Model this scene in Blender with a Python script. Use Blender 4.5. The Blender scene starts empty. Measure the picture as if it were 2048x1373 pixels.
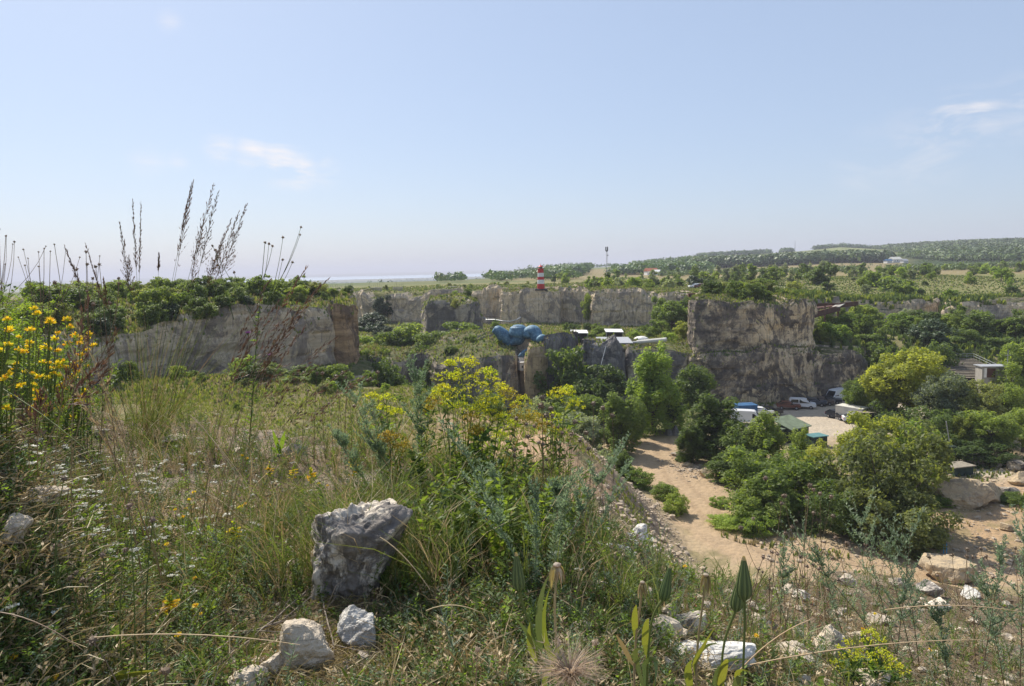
import bpy, math, random
import numpy as np
from mathutils import Vector, Matrix

random.seed(7); RS = np.random.RandomState(7)
SC = bpy.context.scene
COL = SC.collection
D2R = math.radians

# ---------------------------------------------------------------- camera
F = 1384.0; CX, CY = 1024.0, 686.5
CAMZ = 27.0
PITCH = math.atan((CY - 538) / F); ROLL = math.atan(0.0235)
fw = Vector((0, math.cos(PITCH), -math.sin(PITCH)))
up0 = Vector((0, math.sin(PITCH), math.cos(PITCH))); rt0 = Vector((1, 0, 0))
rt = rt0 * math.cos(ROLL) - up0 * math.sin(ROLL)
up = up0 * math.cos(ROLL) + rt0 * math.sin(ROLL)
cam = bpy.data.cameras.new('camera'); camo = bpy.data.objects.new('camera', cam); COL.objects.link(camo)
cam.sensor_width = 36; cam.lens = F / 2048 * 36; cam.clip_start = 0.05; cam.clip_end = 60000
M = Matrix((rt, up, -fw)).transposed().to_4x4(); M.translation = (0, 0, CAMZ)
camo.matrix_world = M
SC.camera = camo

# ---------------------------------------------------------------- light
SUN_AZ, SUN_EL = D2R(-36), D2R(49)      # azimuth clockwise from +Y
sd = Vector((math.sin(SUN_AZ) * math.cos(SUN_EL), math.cos(SUN_AZ) * math.cos(SUN_EL), math.sin(SUN_EL)))
sl = bpy.data.lights.new('sun', 'SUN'); so = bpy.data.objects.new('sun', sl); COL.objects.link(so)
sl.energy = 5.0; sl.angle = D2R(0.55); sl.color = (1.0, 0.93, 0.82)
so.rotation_euler = sd.to_track_quat('Z', 'Y').to_euler()
w = bpy.data.worlds.new('World'); SC.world = w; w.use_nodes = True
wn, wl = w.node_tree.nodes, w.node_tree.links
for n in list(wn): wn.remove(n)
def wnode(t, **k):
    n = wn.new(t)
    for a, b in k.items(): setattr(n, a, b)
    return n
sky = wnode('ShaderNodeTexSky', sky_type='NISHITA', sun_disc=False, sun_elevation=SUN_EL, sun_rotation=SUN_AZ,
            altitude=200, air_density=1.0, dust_density=1.3, ozone_density=1.6)
bg = wnode('ShaderNodeBackground'); wo = wnode('ShaderNodeOutputWorld')
bg.inputs['Strength'].default_value = 0.112
tc = wnode('ShaderNodeTexCoord')
def raydir(px, py):
    return (fw + rt * ((px - CX) / F) + up * ((CY - py) / F))
# thin cirrus: noise kept to a few patches of the sky
nz = wnode('ShaderNodeTexNoise'); nz.inputs['Scale'].default_value = 9; nz.inputs['Detail'].default_value = 9
nz.inputs['Roughness'].default_value = .62; nz.inputs['Distortion'].default_value = .6
mp = wnode('ShaderNodeMapping'); mp.inputs['Scale'].default_value = (1.0, 1.0, 3.6); mp.inputs['Rotation'].default_value = (0, D2R(12), 0)
wl.new(tc.outputs['Generated'], mp.inputs['Vector']); wl.new(mp.outputs['Vector'], nz.inputs['Vector'])
acc = None
for px, py, wdt, amp in ((510, 308, .036, .85), (560, 322, .045, 1.0), (600, 340, .036, .95), (440, 294, .03, .55), (650, 345, .03, .45),
                         (318, 268, .011, 1.1), (300, 318, .035, .25), (355, 320, .02, .3),
                         (1900, 242, .045, .85), (1960, 236, .045, .85), (2040, 215, .05, .6), (1840, 300, .07, .3), (1740, 325, .06, .25), (340, 45, .02, .25)):
    d = raydir(px, py).normalized()
    vd = wnode('ShaderNodeVectorMath', operation='DISTANCE'); vd.inputs[1].default_value = d
    wl.new(tc.outputs['Generated'], vd.inputs[0])
    mr = wnode('ShaderNodeMapRange', interpolation_type='SMOOTHSTEP'); mr.inputs['From Min'].default_value = wdt; mr.inputs['From Max'].default_value = 0
    mr.inputs['To Max'].default_value = amp
    wl.new(vd.outputs['Value'], mr.inputs['Value'])
    if acc is None: acc = mr.outputs[0]
    else:
        m = wnode('ShaderNodeMath', operation='MAXIMUM'); wl.new(acc, m.inputs[0]); wl.new(mr.outputs[0], m.inputs[1]); acc = m.outputs[0]
nr = wnode('ShaderNodeMapRange'); nr.inputs['From Min'].default_value = .44; nr.inputs['From Max'].default_value = .66
wl.new(nz.outputs[0], nr.inputs['Value'])
mm = wnode('ShaderNodeMath', operation='MULTIPLY'); wl.new(acc, mm.inputs[0]); wl.new(nr.outputs[0], mm.inputs[1])
cm = wnode('ShaderNodeMath', operation='MULTIPLY'); cm.inputs[1].default_value = .95; wl.new(mm.outputs[0], cm.inputs[0])
# broad veil of thin high cloud that desaturates the sky
mx0 = wnode('ShaderNodeMix', data_type='RGBA'); mx0.inputs[0].default_value = .60; mx0.inputs[7].default_value = (3.2, 3.9, 5.2, 1)
wl.new(sky.outputs[0], mx0.inputs[6])
mx = wnode('ShaderNodeMix', data_type='RGBA'); wl.new(cm.outputs[0], mx.inputs[0]); wl.new(mx0.outputs[2], mx.inputs[6]); mx.inputs[7].default_value = (7.2, 6.6, 6.3, 1)
wl.new(mx.outputs[2], bg.inputs['Color']); wl.new(bg.outputs[0], wo.inputs['Surface'])

SC.view_settings.view_transform = 'Standard'; SC.view_settings.look = 'None'; SC.view_settings.exposure = 0.45
SC.view_settings.gamma = 1
SC.render.engine = 'CYCLES'
cy = SC.cycles
cy.use_denoising = True
try: cy.denoiser = 'OPENIMAGEDENOISE'; cy.denoising_prefilter = 'ACCURATE'
except Exception: pass
cy.max_bounces = 6; cy.diffuse_bounces = 3; cy.glossy_bounces = 2; cy.transmission_bounces = 4; cy.volume_bounces = 0; cy.transparent_max_bounces = 4
cy.use_adaptive_sampling = True; cy.adaptive_threshold = 0.015
HAZE = 2.0e-4
cy.caustics_reflective = False; cy.caustics_refractive = False

# ---------------------------------------------------------------- maths helpers
def at(px, py, Y):
    d = raydir(px, py); return Vector((0, 0, CAMZ)) + d * (Y / d.y)
def gz(px, py, z=0.0):
    d = raydir(px, py); t = (z - CAMZ) / d.z; return Vector((0, 0, CAMZ)) + d * t
def proj(x, y, z):
    dx, dy, dz = x, y, z - CAMZ
    f_ = dx * fw.x + dy * fw.y + dz * fw.z; f_ = np.maximum(f_, 1e-3)
    return CX + F * (dx * rt.x + dy * rt.y + dz * rt.z) / f_, CY - F * (dx * up.x + dy * up.y + dz * up.z) / f_
def _h(ix, iy, iz):
    h = (ix.astype(np.int64) * 374761393 + iy.astype(np.int64) * 668265263 + iz.astype(np.int64) * 1274126177) & 0xffffffff
    h = ((h ^ (h >> 13)) * 1103515245) & 0xffffffff
    h = ((h ^ (h >> 15)) * 2246822519) & 0xffffffff
    return ((h ^ (h >> 16)) & 0xffffff) / float(0xffffff)
def vn(x, y, z=0.0):
    x, y, z = np.broadcast_arrays(np.asarray(x, float), np.asarray(y, float), np.asarray(z, float))
    ix, iy, iz = np.floor(x), np.floor(y), np.floor(z)
    fx, fy, fz = x - ix, y - iy, z - iz
    fx, fy, fz = (t * t * (3 - 2 * t) for t in (fx, fy, fz))
    r = 0
    for a in (0, 1):
        for b in (0, 1):
            for c in (0, 1):
                r = r + _h(ix + a, iy + b, iz + c) * (fx if a else 1 - fx) * (fy if b else 1 - fy) * (fz if c else 1 - fz)
    return r * 2 - 1
def fbm(x, y, z=0.0, o=4, g=.5):
    s = 0; a = 1; n = 0
    x = np.asarray(x, float); y = np.asarray(y, float); z = np.asarray(z, float)
    for i in range(o):
        s = s + a * vn(x + 17.3 * i, y - 9.1 * i, z + 4.7 * i); n += a; a *= g; x = x * 2.03; y = y * 2.03; z = z * 2.03
    return s / n
def S(a, b, t):
    u = np.clip((np.asarray(t, float) - a) / (b - a), 0, 1); return u * u * (3 - 2 * u)

# ---------------------------------------------------------------- terrain height
YB = (np.array([-400, -90, -56, 8.7, 45, 56, 68, 82, 105, 118, 140, 200, 500.]),
      np.array([262, 250, 240, 215, 186, 176, 171, 171, 180, 186, 190, 196, 220.]))
ZB = (np.array([-400, 45, 60, 82, 100, 500.]), np.array([20.2, 20.0, 19.2, 18.2, 15.6, 15.6]))
EDGE = (np.array([-500, 0, 400, 700, 900, 1150, 1350, 1500, 1700, 2048, 2600.]), np.array([4.6, 4.6, 4.2, 3.3, 2.75, 2.35, 2.3, 2.8, 4.0, 4.5, 4.6]))
RIDGE = (np.array([-3000, 900, 960, 1100, 1215, 1320, 1400, 1500, 1600, 1680, 1760, 1850, 1950, 2048, 2600.]),
         np.array([-45, -45, -28, 0, 6, 17, 25, 27, 31, 35, 27, 30, 31, 31, 31.]))
def azpx(x, y): return CX + F * x / np.maximum(y, 1e-3) if np.isscalar(y) else CX + F * x / np.where(y > 1e-3, y, 1e-3)
def H(x, y):
    x = np.asarray(x, float); y = np.asarray(y, float)
    r = np.hypot(x, y); ap = np.clip(azpx(x, y), -3000, 5000); ap = np.where(y < .05, np.where(x < 0, -3000., 5000.), ap)
    # knoll under the camera
    k = 26.25 - .02 * np.clip(y, -5, 9) - .41 * (np.clip(x - .1, 0, 3) - .55 * np.clip(x - 1.4, 0, 3)) * S(0, 1, y + .5) - .1 * np.clip(y - 1.2, 0, 5) * S(0, 1, x)
    k = k + .50 * S(300, -100, ap) * S(.9, 1.7, r) + .035 * fbm(x * 1.7, y * 1.7, 3, 3) + .022 * fbm(x * 7, y * 7, 0, 3) * S(9, 4, r) + .012 * fbm(x * 26, y * 26, 1, 2) * S(7, 3, r)
    re = np.interp(ap, EDGE[0], EDGE[1])
    k = k - .82 * np.clip(r - re, 0, None) - .1 * np.clip(r - re, 0, None) ** .5
    # quarry floor, spoil bench, terraces
    b = .25 * fbm(x * .12, y * .12, 1, 3)
    toe = 18 + 1.3 * fbm(x * .15, y * .15, 8, 3)
    bench = (12.2 + 2.2 * S(0, -35, x) + .9 * fbm(x * .09, y * .09, 5, 4)) * S(0, 1, np.clip((toe - x) / 16, 0, 1)) * S(20, 0, y + 3 * fbm(x * .1, y * .1, 2, 3) - 84 + 17 * S(-14, 0, x))
    b = np.maximum(b, bench + .18 * fbm(x * .8, y * .8, 2, 3))
    right = S(22, 34, x) * S(58, 44, y) * 2.0
    b = b + right
    # natural rise to the right boundary and terrace T1
    yt = np.interp(x, [-400, -33, -29, 24, 50, 66, 78, 90, 400], [108, 118, 141, 141, 141, 146, 143, 118, 112.])
    wd = np.interp(x, [70, 92], [3, 34])
    b = b + (10.3 - b) * S(0, 1, np.clip((y - yt) / wd, 0, 1)) * 1.0
    lump = fbm(x * .06, y * .06, 7, 4)
    b = b + lump * 1.1 * S(135, 150, y) * S(20, -10, x) + .8 * lump * S(140, 150, y)
    # plateau
    yb = np.interp(x, YB[0], YB[1]); zb = np.interp(x, ZB[0], ZB[1])
    zb = zb + (19.6 - zb) * S(10, 75, y - yb)
    b = b + (zb - b) * S(2.5, 7.5, y - yb)
    b = b + .5 * fbm(x * .03, y * .03, 9, 3) * S(8, 30, y - yb)
    # far country
    rg = np.interp(ap, RIDGE[0], RIDGE[1]) - 0.0
    far = 19.6 + np.where(rg > 0, 0, 0) + (rg + 0.0) * S(480, 1650, r) * np.where(rg > 0, 1, 1)
    far = np.where(r > 1650, far + (-26 - far) * S(1650, 3900, r), far) + (6 * fbm(x * .0022, y * .0022, 2, 3)) * S(420, 900, r) * S(4500, 2500, r)
    b = b + (far - b) * S(300, 480, r)
    plain = -27.0
    b = b + (plain - b) * S(2500, 4200, r)
    b = b + 36 * S(9300, 15000, r) * (1 + .25 * fbm(ap * .004, 0, 0, 4))
    t = S(-3, 3, k - b)
    return b + (k - b) * t

_TS = np.concatenate([np.exp(np.linspace(math.log(.6), math.log(600), 900))])
def hit(px, py):
    d = raydir(px, py); xs = d.x / d.y * _TS; zs = CAMZ + d.z / d.y * _TS
    h = H(xs, _TS); below = np.nonzero(zs < h)[0]
    i = below[0] if len(below) else len(_TS) - 1
    if i > 0:
        a0 = zs[i - 1] - h[i - 1]; a1 = h[i] - zs[i]; t = a0 / (a0 + a1 + 1e-9); Y = _TS[i - 1] + (_TS[i] - _TS[i - 1]) * t
    else: Y = _TS[0]
    return Vector((d.x / d.y * Y, Y, CAMZ + d.z / d.y * Y))
def ground(x, y): return Vector((x, y, float(H(x, y))))

# ---------------------------------------------------------------- materials
MATS = {}
def newmat(name):
    m = bpy.data.materials.new(name); m.use_nodes = True; nt = m.node_tree
    for n in list(nt.nodes): nt.nodes.remove(n)
    MATS[name] = m; return m, nt
class NT:
    def __init__(s, nt): s.nt = nt; s.L = nt.links
    def n(s, t, **k):
        x = s.nt.nodes.new(t)
        for a, b in k.items(): setattr(x, a, b)
        return x
    def l(s, a, b): s.L.new(a, b)
    def noise(s, vec, scale, detail=5, rough=.55, dist=0):
        n = s.n('ShaderNodeTexNoise'); n.inputs['Scale'].default_value = scale; n.inputs['Detail'].default_value = detail
        n.inputs['Roughness'].default_value = rough; n.inputs['Distortion'].default_value = dist
        if vec is not None: s.l(vec, n.inputs['Vector'])
        return n.outputs[0]
    def mapr(s, v, a, b, c=0., d=1.):
        n = s.n('ShaderNodeMapRange'); s.l(v, n.inputs[0])
        for i, q in zip((1, 2, 3, 4), (a, b, c, d)): n.inputs[i].default_value = q
        return n.outputs[0]
    def mix(s, f, a, b, blend='MIX'):
        n = s.n('ShaderNodeMix', data_type='RGBA', blend_type=blend)
        for v, i in ((f, 0), (a, 6), (b, 7)):
            if isinstance(v, (int, float)): n.inputs[i].default_value = v
            elif isinstance(v, tuple): n.inputs[i].default_value = (*v[:3], 1)
            else: s.l(v, n.inputs[i])
        return n.outputs[2]
    def math(s, op, a, b=None):
        n = s.n('ShaderNodeMath', operation=op)
        for v, i in ((a, 0), (b, 1)):
            if v is None: continue
            if isinstance(v, (int, float)): n.inputs[i].default_value = v
            else: s.l(v, n.inputs[i])
        return n.outputs[0]
    def mapping(s, vec, scale=(1, 1, 1), loc=(0, 0, 0)):
        n = s.n('ShaderNodeMapping'); n.inputs['Scale'].default_value = scale; n.inputs['Location'].default_value = loc; s.l(vec, n.inputs['Vector']); return n.outputs[0]
    def bump(s, h, strength, dist=.05):
        n = s.n('ShaderNodeBump'); n.inputs['Strength'].default_value = strength; n.inputs['Distance'].default_value = dist; s.l(h, n.inputs['Height']); return n.outputs[0]
    def pos(s): return s.n('ShaderNodeNewGeometry').outputs['Position']
    def obj(s): return s.n('ShaderNodeTexCoord').outputs['Object']
    def out(s, col, rough=.85, normal=None, metal=0., spec=.25, transl=0., tcol=None):
        p = s.n('ShaderNodeBsdfPrincipled'); o = s.n('ShaderNodeOutputMaterial')
        if isinstance(col, tuple): p.inputs['Base Color'].default_value = (*col[:3], 1)
        else: s.l(col, p.inputs['Base Color'])
        p.inputs['Roughness'].default_value = rough; p.inputs['Metallic'].default_value = metal; p.inputs['Specular IOR Level'].default_value = spec
        if normal is not None: s.l(normal, p.inputs['Normal'])
        if transl > 0:
            t = s.n('ShaderNodeBsdfTranslucent'); c = tcol if tcol is not None else col
            if isinstance(c, tuple): t.inputs[0].default_value = (*c[:3], 1)
            else: s.l(c, t.inputs[0])
            mx = s.n('ShaderNodeMixShader'); mx.inputs[0].default_value = transl
            s.l(p.outputs[0], mx.inputs[1]); s.l(t.outputs[0], mx.inputs[2]); s.l(mx.outputs[0], o.inputs[0])
        else: s.l(p.outputs[0], o.inputs[0])
        return p
def plain(name, col, rough=.7, metal=0., var=.25, scale=6., bump=0., spec=.3, col2=None):
    m, nt = newmat(name); s = NT(nt); v = s.obj(); n = s.noise(v, scale, 6)
    c2 = col2 or tuple(c * (1 - var) for c in col)
    c = s.mix(s.mapr(n, .35, .65), tuple(col), tuple(c2))
    s.out(c, rough, s.bump(s.noise(v, scale * 6, 4), bump, .02) if bump else None, metal, spec); return m
def leafm(name, a, b, transl=.35, rough=.55, tint=(1.5, 1.45, .6), objvar=.35, spec=.35):
    m, nt = newmat(name); s = NT(nt)
    g = s.n('ShaderNodeNewGeometry'); oi = s.n('ShaderNodeObjectInfo')
    c = s.mix(g.outputs['Random Per Island'], tuple(a), tuple(b))
    k = s.mapr(oi.outputs['Random'], 0, 1, 1 - objvar, 1 + objvar)
    hs = s.n('ShaderNodeHueSaturation'); s.l(c, hs.inputs['Color']); s.l(k, hs.inputs['Value'])
    s.l(s.mapr(oi.outputs['Random'], 0, 1, .515, .488), hs.inputs['Hue'])
    tc_ = s.mix(1.0, hs.outputs[0], tuple(tint), 'MULTIPLY')
    s.out(hs.outputs[0], rough, None, 0, spec, min(.62, transl + .12) if transl > .3 else transl, tc_); return m
def rockm(name, light, dark, tan, patina=.5, streak=.5, grass=True, scale=1.0, gcol=((.19, .165, .085), (.075, .10, .030)), bands=.5, darkz=None, darkx=None):
    m, nt = newmat(name); s = NT(nt); P = s.pos()
    big = s.noise(s.mapping(P, (.11 * scale, .11 * scale, .16 * scale)), 1, 7, .62, .6)
    st = s.noise(s.mapping(P, (2.4 * scale, 2.4 * scale, .09 * scale)), 1, 6, .65)      # vertical saw marks and run-off
    layer = s.noise(s.mapping(P, (.05 * scale, .05 * scale, 1.1 * scale)), 1, 6, .6, .4)   # bedding
    med = s.noise(s.mapping(P, (.55 * scale, .55 * scale, .8 * scale)), 1, 8, .7)
    c = s.mix(s.mapr(big, .42, .6), tuple(light), tuple(tan))
    c = s.mix(s.math('MULTIPLY', s.mapr(layer, .40, .62), bands), c, tuple(x * .55 for x in light))
    c = s.mix(s.math('MULTIPLY', s.mapr(st, .45, .66), streak), c, tuple(x * .42 for x in light))
    pat = s.noise(s.mapping(P, (.17 * scale, .17 * scale, .13 * scale), (31, 7, 3)), 1, 9, .72, 1.2)
    th = .5 - (patina - .5) * .5
    c = s.mix(s.mapr(pat, th - .02, th + .03), c, tuple(dark))
    pat2 = s.noise(s.mapping(P, (.6 * scale, .6 * scale, .22 * scale), (3, 9, 1)), 1, 9, .75, .8); c = s.mix(s.mapr(pat2, .52, .58, 0, .85), c, tuple(x * 1.2 for x in dark))
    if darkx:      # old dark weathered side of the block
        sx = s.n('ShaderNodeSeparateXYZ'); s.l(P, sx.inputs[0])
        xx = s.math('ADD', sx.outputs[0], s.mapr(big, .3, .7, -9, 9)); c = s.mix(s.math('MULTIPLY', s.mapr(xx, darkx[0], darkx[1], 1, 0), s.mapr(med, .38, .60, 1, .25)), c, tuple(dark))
    if darkz:
        sx = s.n('ShaderNodeSeparateXYZ'); s.l(P, sx.inputs[0])
        zz = s.math('ADD', sx.outputs[2], s.mapr(med, 0, 1, -3.0, 3.0))
        c = s.mix(s.mapr(zz, darkz[0], darkz[1]), c, tuple(dark))
    crack = s.n('ShaderNodeTexVoronoi', feature='DISTANCE_TO_EDGE'); crack.inputs['Scale'].default_value = .3 * scale
    s.l(s.mapping(P, (1, 1, 2.0)), crack.inputs['Vector'])
    c = s.mix(s.mapr(crack.outputs['Distance'], .0, .018, .55, 0), c, tuple(x * .5 for x in dark))
    c = s.mix(s.mapr(med, .4, .75, 0, .25), c, tuple(x * 1.25 for x in light))
    if grass:
        N = s.n('ShaderNodeNewGeometry'); sz = s.n('ShaderNodeSeparateXYZ'); s.l(N.outputs['True Normal'], sz.inputs[0])
        gn = s.noise(P, .8, 6, .7); g = s.mix(s.mapr(gn, .38, .62), gcol[0], gcol[1])
        g = s.mix(s.mapr(s.noise(P, 5, 4), .3, .7, 0, .5), g, tuple(x * .5 for x in gcol[1]))
        f = s.math('ADD', sz.outputs[2], s.mapr(gn, 0, 1, -.22, .22))
        c = s.mix(s.mapr(f, .66, .78), c, g)
    h = s.math('ADD', s.math('MULTIPLY', st, .6), s.math('ADD', med, s.math('MULTIPLY', layer, .8)))
    s.out(c, .92, s.bump(h, .9, .35 / scale), 0, .15); return m

M_rock = rockm('rock_grey', (.46, .40, .31), (.12, .11, .105), (.54, .44, .31), .50, .5)
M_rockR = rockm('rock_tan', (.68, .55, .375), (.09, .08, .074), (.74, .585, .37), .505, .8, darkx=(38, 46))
M_rockBack = rockm('rock_back', (.64, .53, .385), (.23, .20, .17), (.70, .54, .35), .43, .8, bands=.3)
M_rockL = rockm('rock_left', (.58, .49, .365), (.20, .17, .145), (.62, .50, .34), .47, .55, bands=.7)
M_rockBrown = rockm('rock_brown', (.40, .27, .16), (.12, .085, .06), (.46, .32, .18), .5, .25, bands=1.0)
M_rockP = rockm('rock_pillar', (.46, .345, .215), (.16, .12, .09), (.54, .40, .24), .40, .5)
M_net = rockm('camouflage_net', (.22, .21, .20), (.09, .088, .09), (.28, .26, .23), .52, .8, False, 1.4)

def face_attr(me, nm, cols):
    a = me.color_attributes.new(nm, 'FLOAT_COLOR', 'POINT'); n = len(me.vertices)
    c = np.ones((n, 4), np.float32); c[:, :3] = cols; a.data.foreach_set('color', c.ravel())
def mkmesh(name, V, loops, starts, totals, mats=None, midx=None, smooth=False):
    me = bpy.data.meshes.new(name)
    me.vertices.add(len(V)); me.vertices.foreach_set('co', np.asarray(V, np.float32).ravel())
    me.loops.add(len(loops)); me.loops.foreach_set('vertex_index', np.asarray(loops, np.int32))
    me.polygons.add(len(starts)); me.polygons.foreach_set('loop_start', np.asarray(starts, np.int32)); me.polygons.foreach_set('loop_total', np.asarray(totals, np.int32))
    for m in (mats or []): me.materials.append(m)
    if midx is not None: me.polygons.foreach_set('material_index', np.asarray(midx, np.int32))
    me.polygons.foreach_set('use_smooth', np.full(len(starts), smooth))
    me.update(calc_edges=True); return me
def tag(o, label=None, cat=None, group=None, kind=None):
    if label: o['label'] = label
    if cat: o['category'] = cat
    if group: o['group'] = group
    if kind: o['kind'] = kind
    return o
def link(name, me, parent=None):
    o = bpy.data.objects.new(name, me); COL.objects.link(o)
    if parent is not None: o.parent = parent
    return o
def empty(name, loc=(0, 0, 0), rz=0., label=None, cat=None, group=None):
    o = bpy.data.objects.new(name, None); COL.objects.link(o); o.location = loc; o.rotation_euler = (0, 0, rz); o.empty_display_size = .2
    return tag(o, label, cat, group)
def copy_tree(o, parent=None):
    c = o.copy(); COL.objects.link(c); c.parent = parent
    for ch in list(o.children): copy_tree(ch, c)
    return c
def gridmesh(name, V, nu, nv, mats, wrap=False, smooth=False):
    # V laid out [v][u]
    u = np.arange(nu if wrap else nu - 1); v = np.arange(nv - 1)
    U, W = np.meshgrid(u, v); U2 = (U + 1) % nu
    q = np.stack([W * nu + U, W * nu + U2, (W + 1) * nu + U2, (W + 1) * nu + U], -1).reshape(-1, 4)
    return mkmesh(name, V, q.ravel(), np.arange(len(q)) * 4, np.full(len(q), 4), mats, None, smooth)

# ---------------------------------------------------------------- ground sheet (polar, dense in front of the viewer)
def build_ground():
    front = np.linspace(-47, 47, 900)
    th = np.radians(np.concatenate([np.linspace(-180, -80, 26)[:-1], np.linspace(-80, -47, 60)[:-1], front, np.linspace(47, 80, 60)[1:], np.linspace(80, 180, 26)[1:-1]]))
    r = np.concatenate([np.exp(np.linspace(math.log(.25), math.log(7), 330)), np.exp(np.linspace(math.log(7), math.log(40), 90))[1:], np.exp(np.linspace(math.log(40), math.log(320), 420))[1:],
                        np.exp(np.linspace(math.log(320), math.log(16500), 170))[1:]])
    T, R = np.meshgrid(th, r); x = R * np.sin(T); y = R * np.cos(T); z = H(x, y)
    # rubble relief on the spoil bank and floor
    tb = S(12, 9, z) * S(.4, 2, z) * S(104, 90, y) * S(40, 46, y) * S(24, 18, x)
    z = z + tb * (.30 * np.abs(fbm(x * 1.6, y * 1.6, 2, 3)) - .06)
    V = np.stack([x, y, z], -1).reshape(-1, 3)
    nt_, nr_ = len(th), len(r)
    px, py = proj(x, y, z)
    n1 = fbm(x * .5, y * .5, 0, 4); n2 = fbm(x * .03, y * .03, 3, 5); n3 = fbm(x * 6, y * 6, 0, 3)
    def C(*c): return np.array(c, float)
    def lay(col, m, c): return col + (np.asarray(c) - col) * np.clip(m, 0, 1)[..., None]
    col = np.zeros(x.shape + (3,)) + C(.43, .335, .22)
    gmask = S(-.08, .22, n1 + .35 * n2)
    col = lay(col, gmask * .75 * S(120, 100, R), C(.24, .21, .11))
    # road
    rd = np.array([gz(a, b, 0)[:2] for a, b in ((1322, 850), (1325, 900), (1350, 960), (1400, 1010), (1455, 1060), (1530, 1100), (1640, 1130), (1800, 1150), (2000, 1120), (2300, 1080))])
    dist = np.full(x.shape, 1e9)
    for i in range(len(rd) - 1):
        a, b = rd[i], rd[i + 1]; ab = b - a; t = np.clip(((x - a[0]) * ab[0] + (y - a[1]) * ab[1]) / (ab @ ab), 0, 1)
        dist = np.minimum(dist, np.hypot(x - a[0] - t * ab[0], y - a[1] - t * ab[1]))
    floor = S(1.4, .7, z) * S(40, 45, R)
    col = lay(col, floor * S(5.2, 3.8, dist + .9 * n1), C(.45, .335, .22))
    for off in (-.95, .95): pass
    col = lay(col, floor * S(.5, .15, np.abs(dist - 1.0 + .15 * n1)) * .65, C(.37, .27, .175))
    # parking yard and right lane
    pk = floor * S(100, 106, y + 4 * n1) * S(36, 40, x) * S(86, 80, x)
    col = lay(col, pk, C(.50, .43, .34))
    g2 = np.array([gz(a, b, 0)[:2] for a, b in ((1880, 905), (1960, 945), (2048, 965), (2200, 990))])
    d2 = np.full(x.shape, 1e9)
    for i in range(len(g2) - 1):
        a, b = g2[i], g2[i + 1]; ab = b - a; t = np.clip(((x - a[0]) * ab[0] + (y - a[1]) * ab[1]) / (ab @ ab), 0, 1)
        d2 = np.minimum(d2, np.hypot(x - a[0] - t * ab[0], y - a[1] - t * ab[1]))
    col = lay(col, floor * S(3.6, 2.6, d2), C(.50, .44, .35))
    # bank: orange-brown sand + grey rubble on the slope, greens
    bk = S(1.0, 2.5, z) * S(105, 92, y) * S(38, 44, y) * S(26, 19, x)
    col = lay(col, bk, C(.46, .315, .20)); col = lay(col, bk * S(9.5, 7.5, z + n1) , C(.34, .265, .195))
    col = lay(col, bk * S(.12, .3, n1 + .3 * n3) * .8, C(.17, .17, .08))
    col = lay(col, bk * S(0, -12, x + 6 * n2) * .8, C(.16, .16, .065))
    # right-hand earth
    rg = S(40, 46, x) * S(86, 78, y) * S(44, 50, y)
    col = lay(col, rg, C(.44, .31, .19)); col = lay(col, rg * S(.02, .25, n1 + .3 * n3) * .6, C(.23, .20, .10))
    # valley grass beyond
    vg = S(104, 112, y) * (1 - pk)
    col = lay(col, vg, C(.16, .17, .075)); col = lay(col, vg * S(0, .3, n1 + n2), C(.24, .22, .11))
    # lawns and dry fields of the plateau
    yb = np.interp(x, YB[0], YB[1]); pl = S(0, 4, y - yb)
    col = lay(col, pl, C(.20, .205, .085)); col = lay(col, pl * S(-.1, .2, n2 + .4 * n1), C(.27, .24, .12))
    # sandy yard in the right basin
    sy = S(9, 6, np.hypot(x - 147, (y - 172) * 1.3) / 3.0)
    col = lay(col, sy, C(.50, .44, .36))
    # track and car park strips on the plateau
    for (a, b, wd_, cc) in (((1350, 577), (1620, 574), 2.2, (.46, .42, .36)), ((1480, 569), (1600, 571), 1.5, (.46, .42, .36)), ((1320, 566), (1420, 566), 2.0, (.42, .38, .28)), ((1365, 584), (1405, 584), 3.0, (.46, .40, .32))):
        A = gz(a[0], a[1], 19.6); B = gz(b[0], b[1], 19.6); A = np.array(A[:2]); B = np.array(B[:2]); ab = B - A
        t = np.clip(((x - A[0]) * ab[0] + (y - A[1]) * ab[1]) / (ab @ ab), 0, 1); dd = np.hypot(x - A[0] - t * ab[0], y - A[1] - t * ab[1])
        col = lay(col, S(wd_ + 1, wd_, dd) * pl, cc)
    far = S(330, 420, R)
    strip = fbm(np.log(R) * 7, px * .0018, 4, 3)
    base = C(.27, .225, .12) + np.zeros_like(col)
    base = lay(base, S(0, .2, strip + .25 * n2) * S(1300, 900, px), C(.12, .155, .06)); base = lay(base, .75 * S(1080, 960, px), C(.13, .16, .07))
    col = lay(col, far, base)
    ridge = S(820, 1000, R) * S(950, 1000, px)
    col = lay(col, ridge, C(.17, .20, .08)); col = lay(col, ridge * S(1640, 1660, px) * S(1760, 1740, px), C(.22, .25, .10))
    col = lay(col, S(600, 680, R) * S(1760, 1850, px + 20 * n2), C(.045, .07, .025))
    pln = S(1600, 2200, R); col = lay(col, pln, C(.075, .11, .05)); col = lay(col, pln * S(.05, .2, strip), C(.17, .18, .10))
    # foreground soil
    fg = S(14, 9, R)
    so_ = C(.34, .265, .19) + np.zeros_like(col); so_ = lay(so_, S(0, .35, n3 + .5 * n1), C(.22, .165, .11)); so_ = lay(so_, S(.1, .4, fbm(x * 3, y * 3, 7, 4)), C(.44, .37, .29))
    col = lay(col, fg, so_)
    m, nt = newmat('earth'); s = NT(nt); P = s.pos()
    at_ = s.n('ShaderNodeAttribute', attribute_name='Col')
    sep = s.n('ShaderNodeVectorMath', operation='LENGTH'); s.l(P, sep.inputs[0])
    near = s.mapr(sep.outputs['Value'], 28, 36, 1, 0)     # the knoll stands ~27 m up, so this picks the first metres
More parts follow.
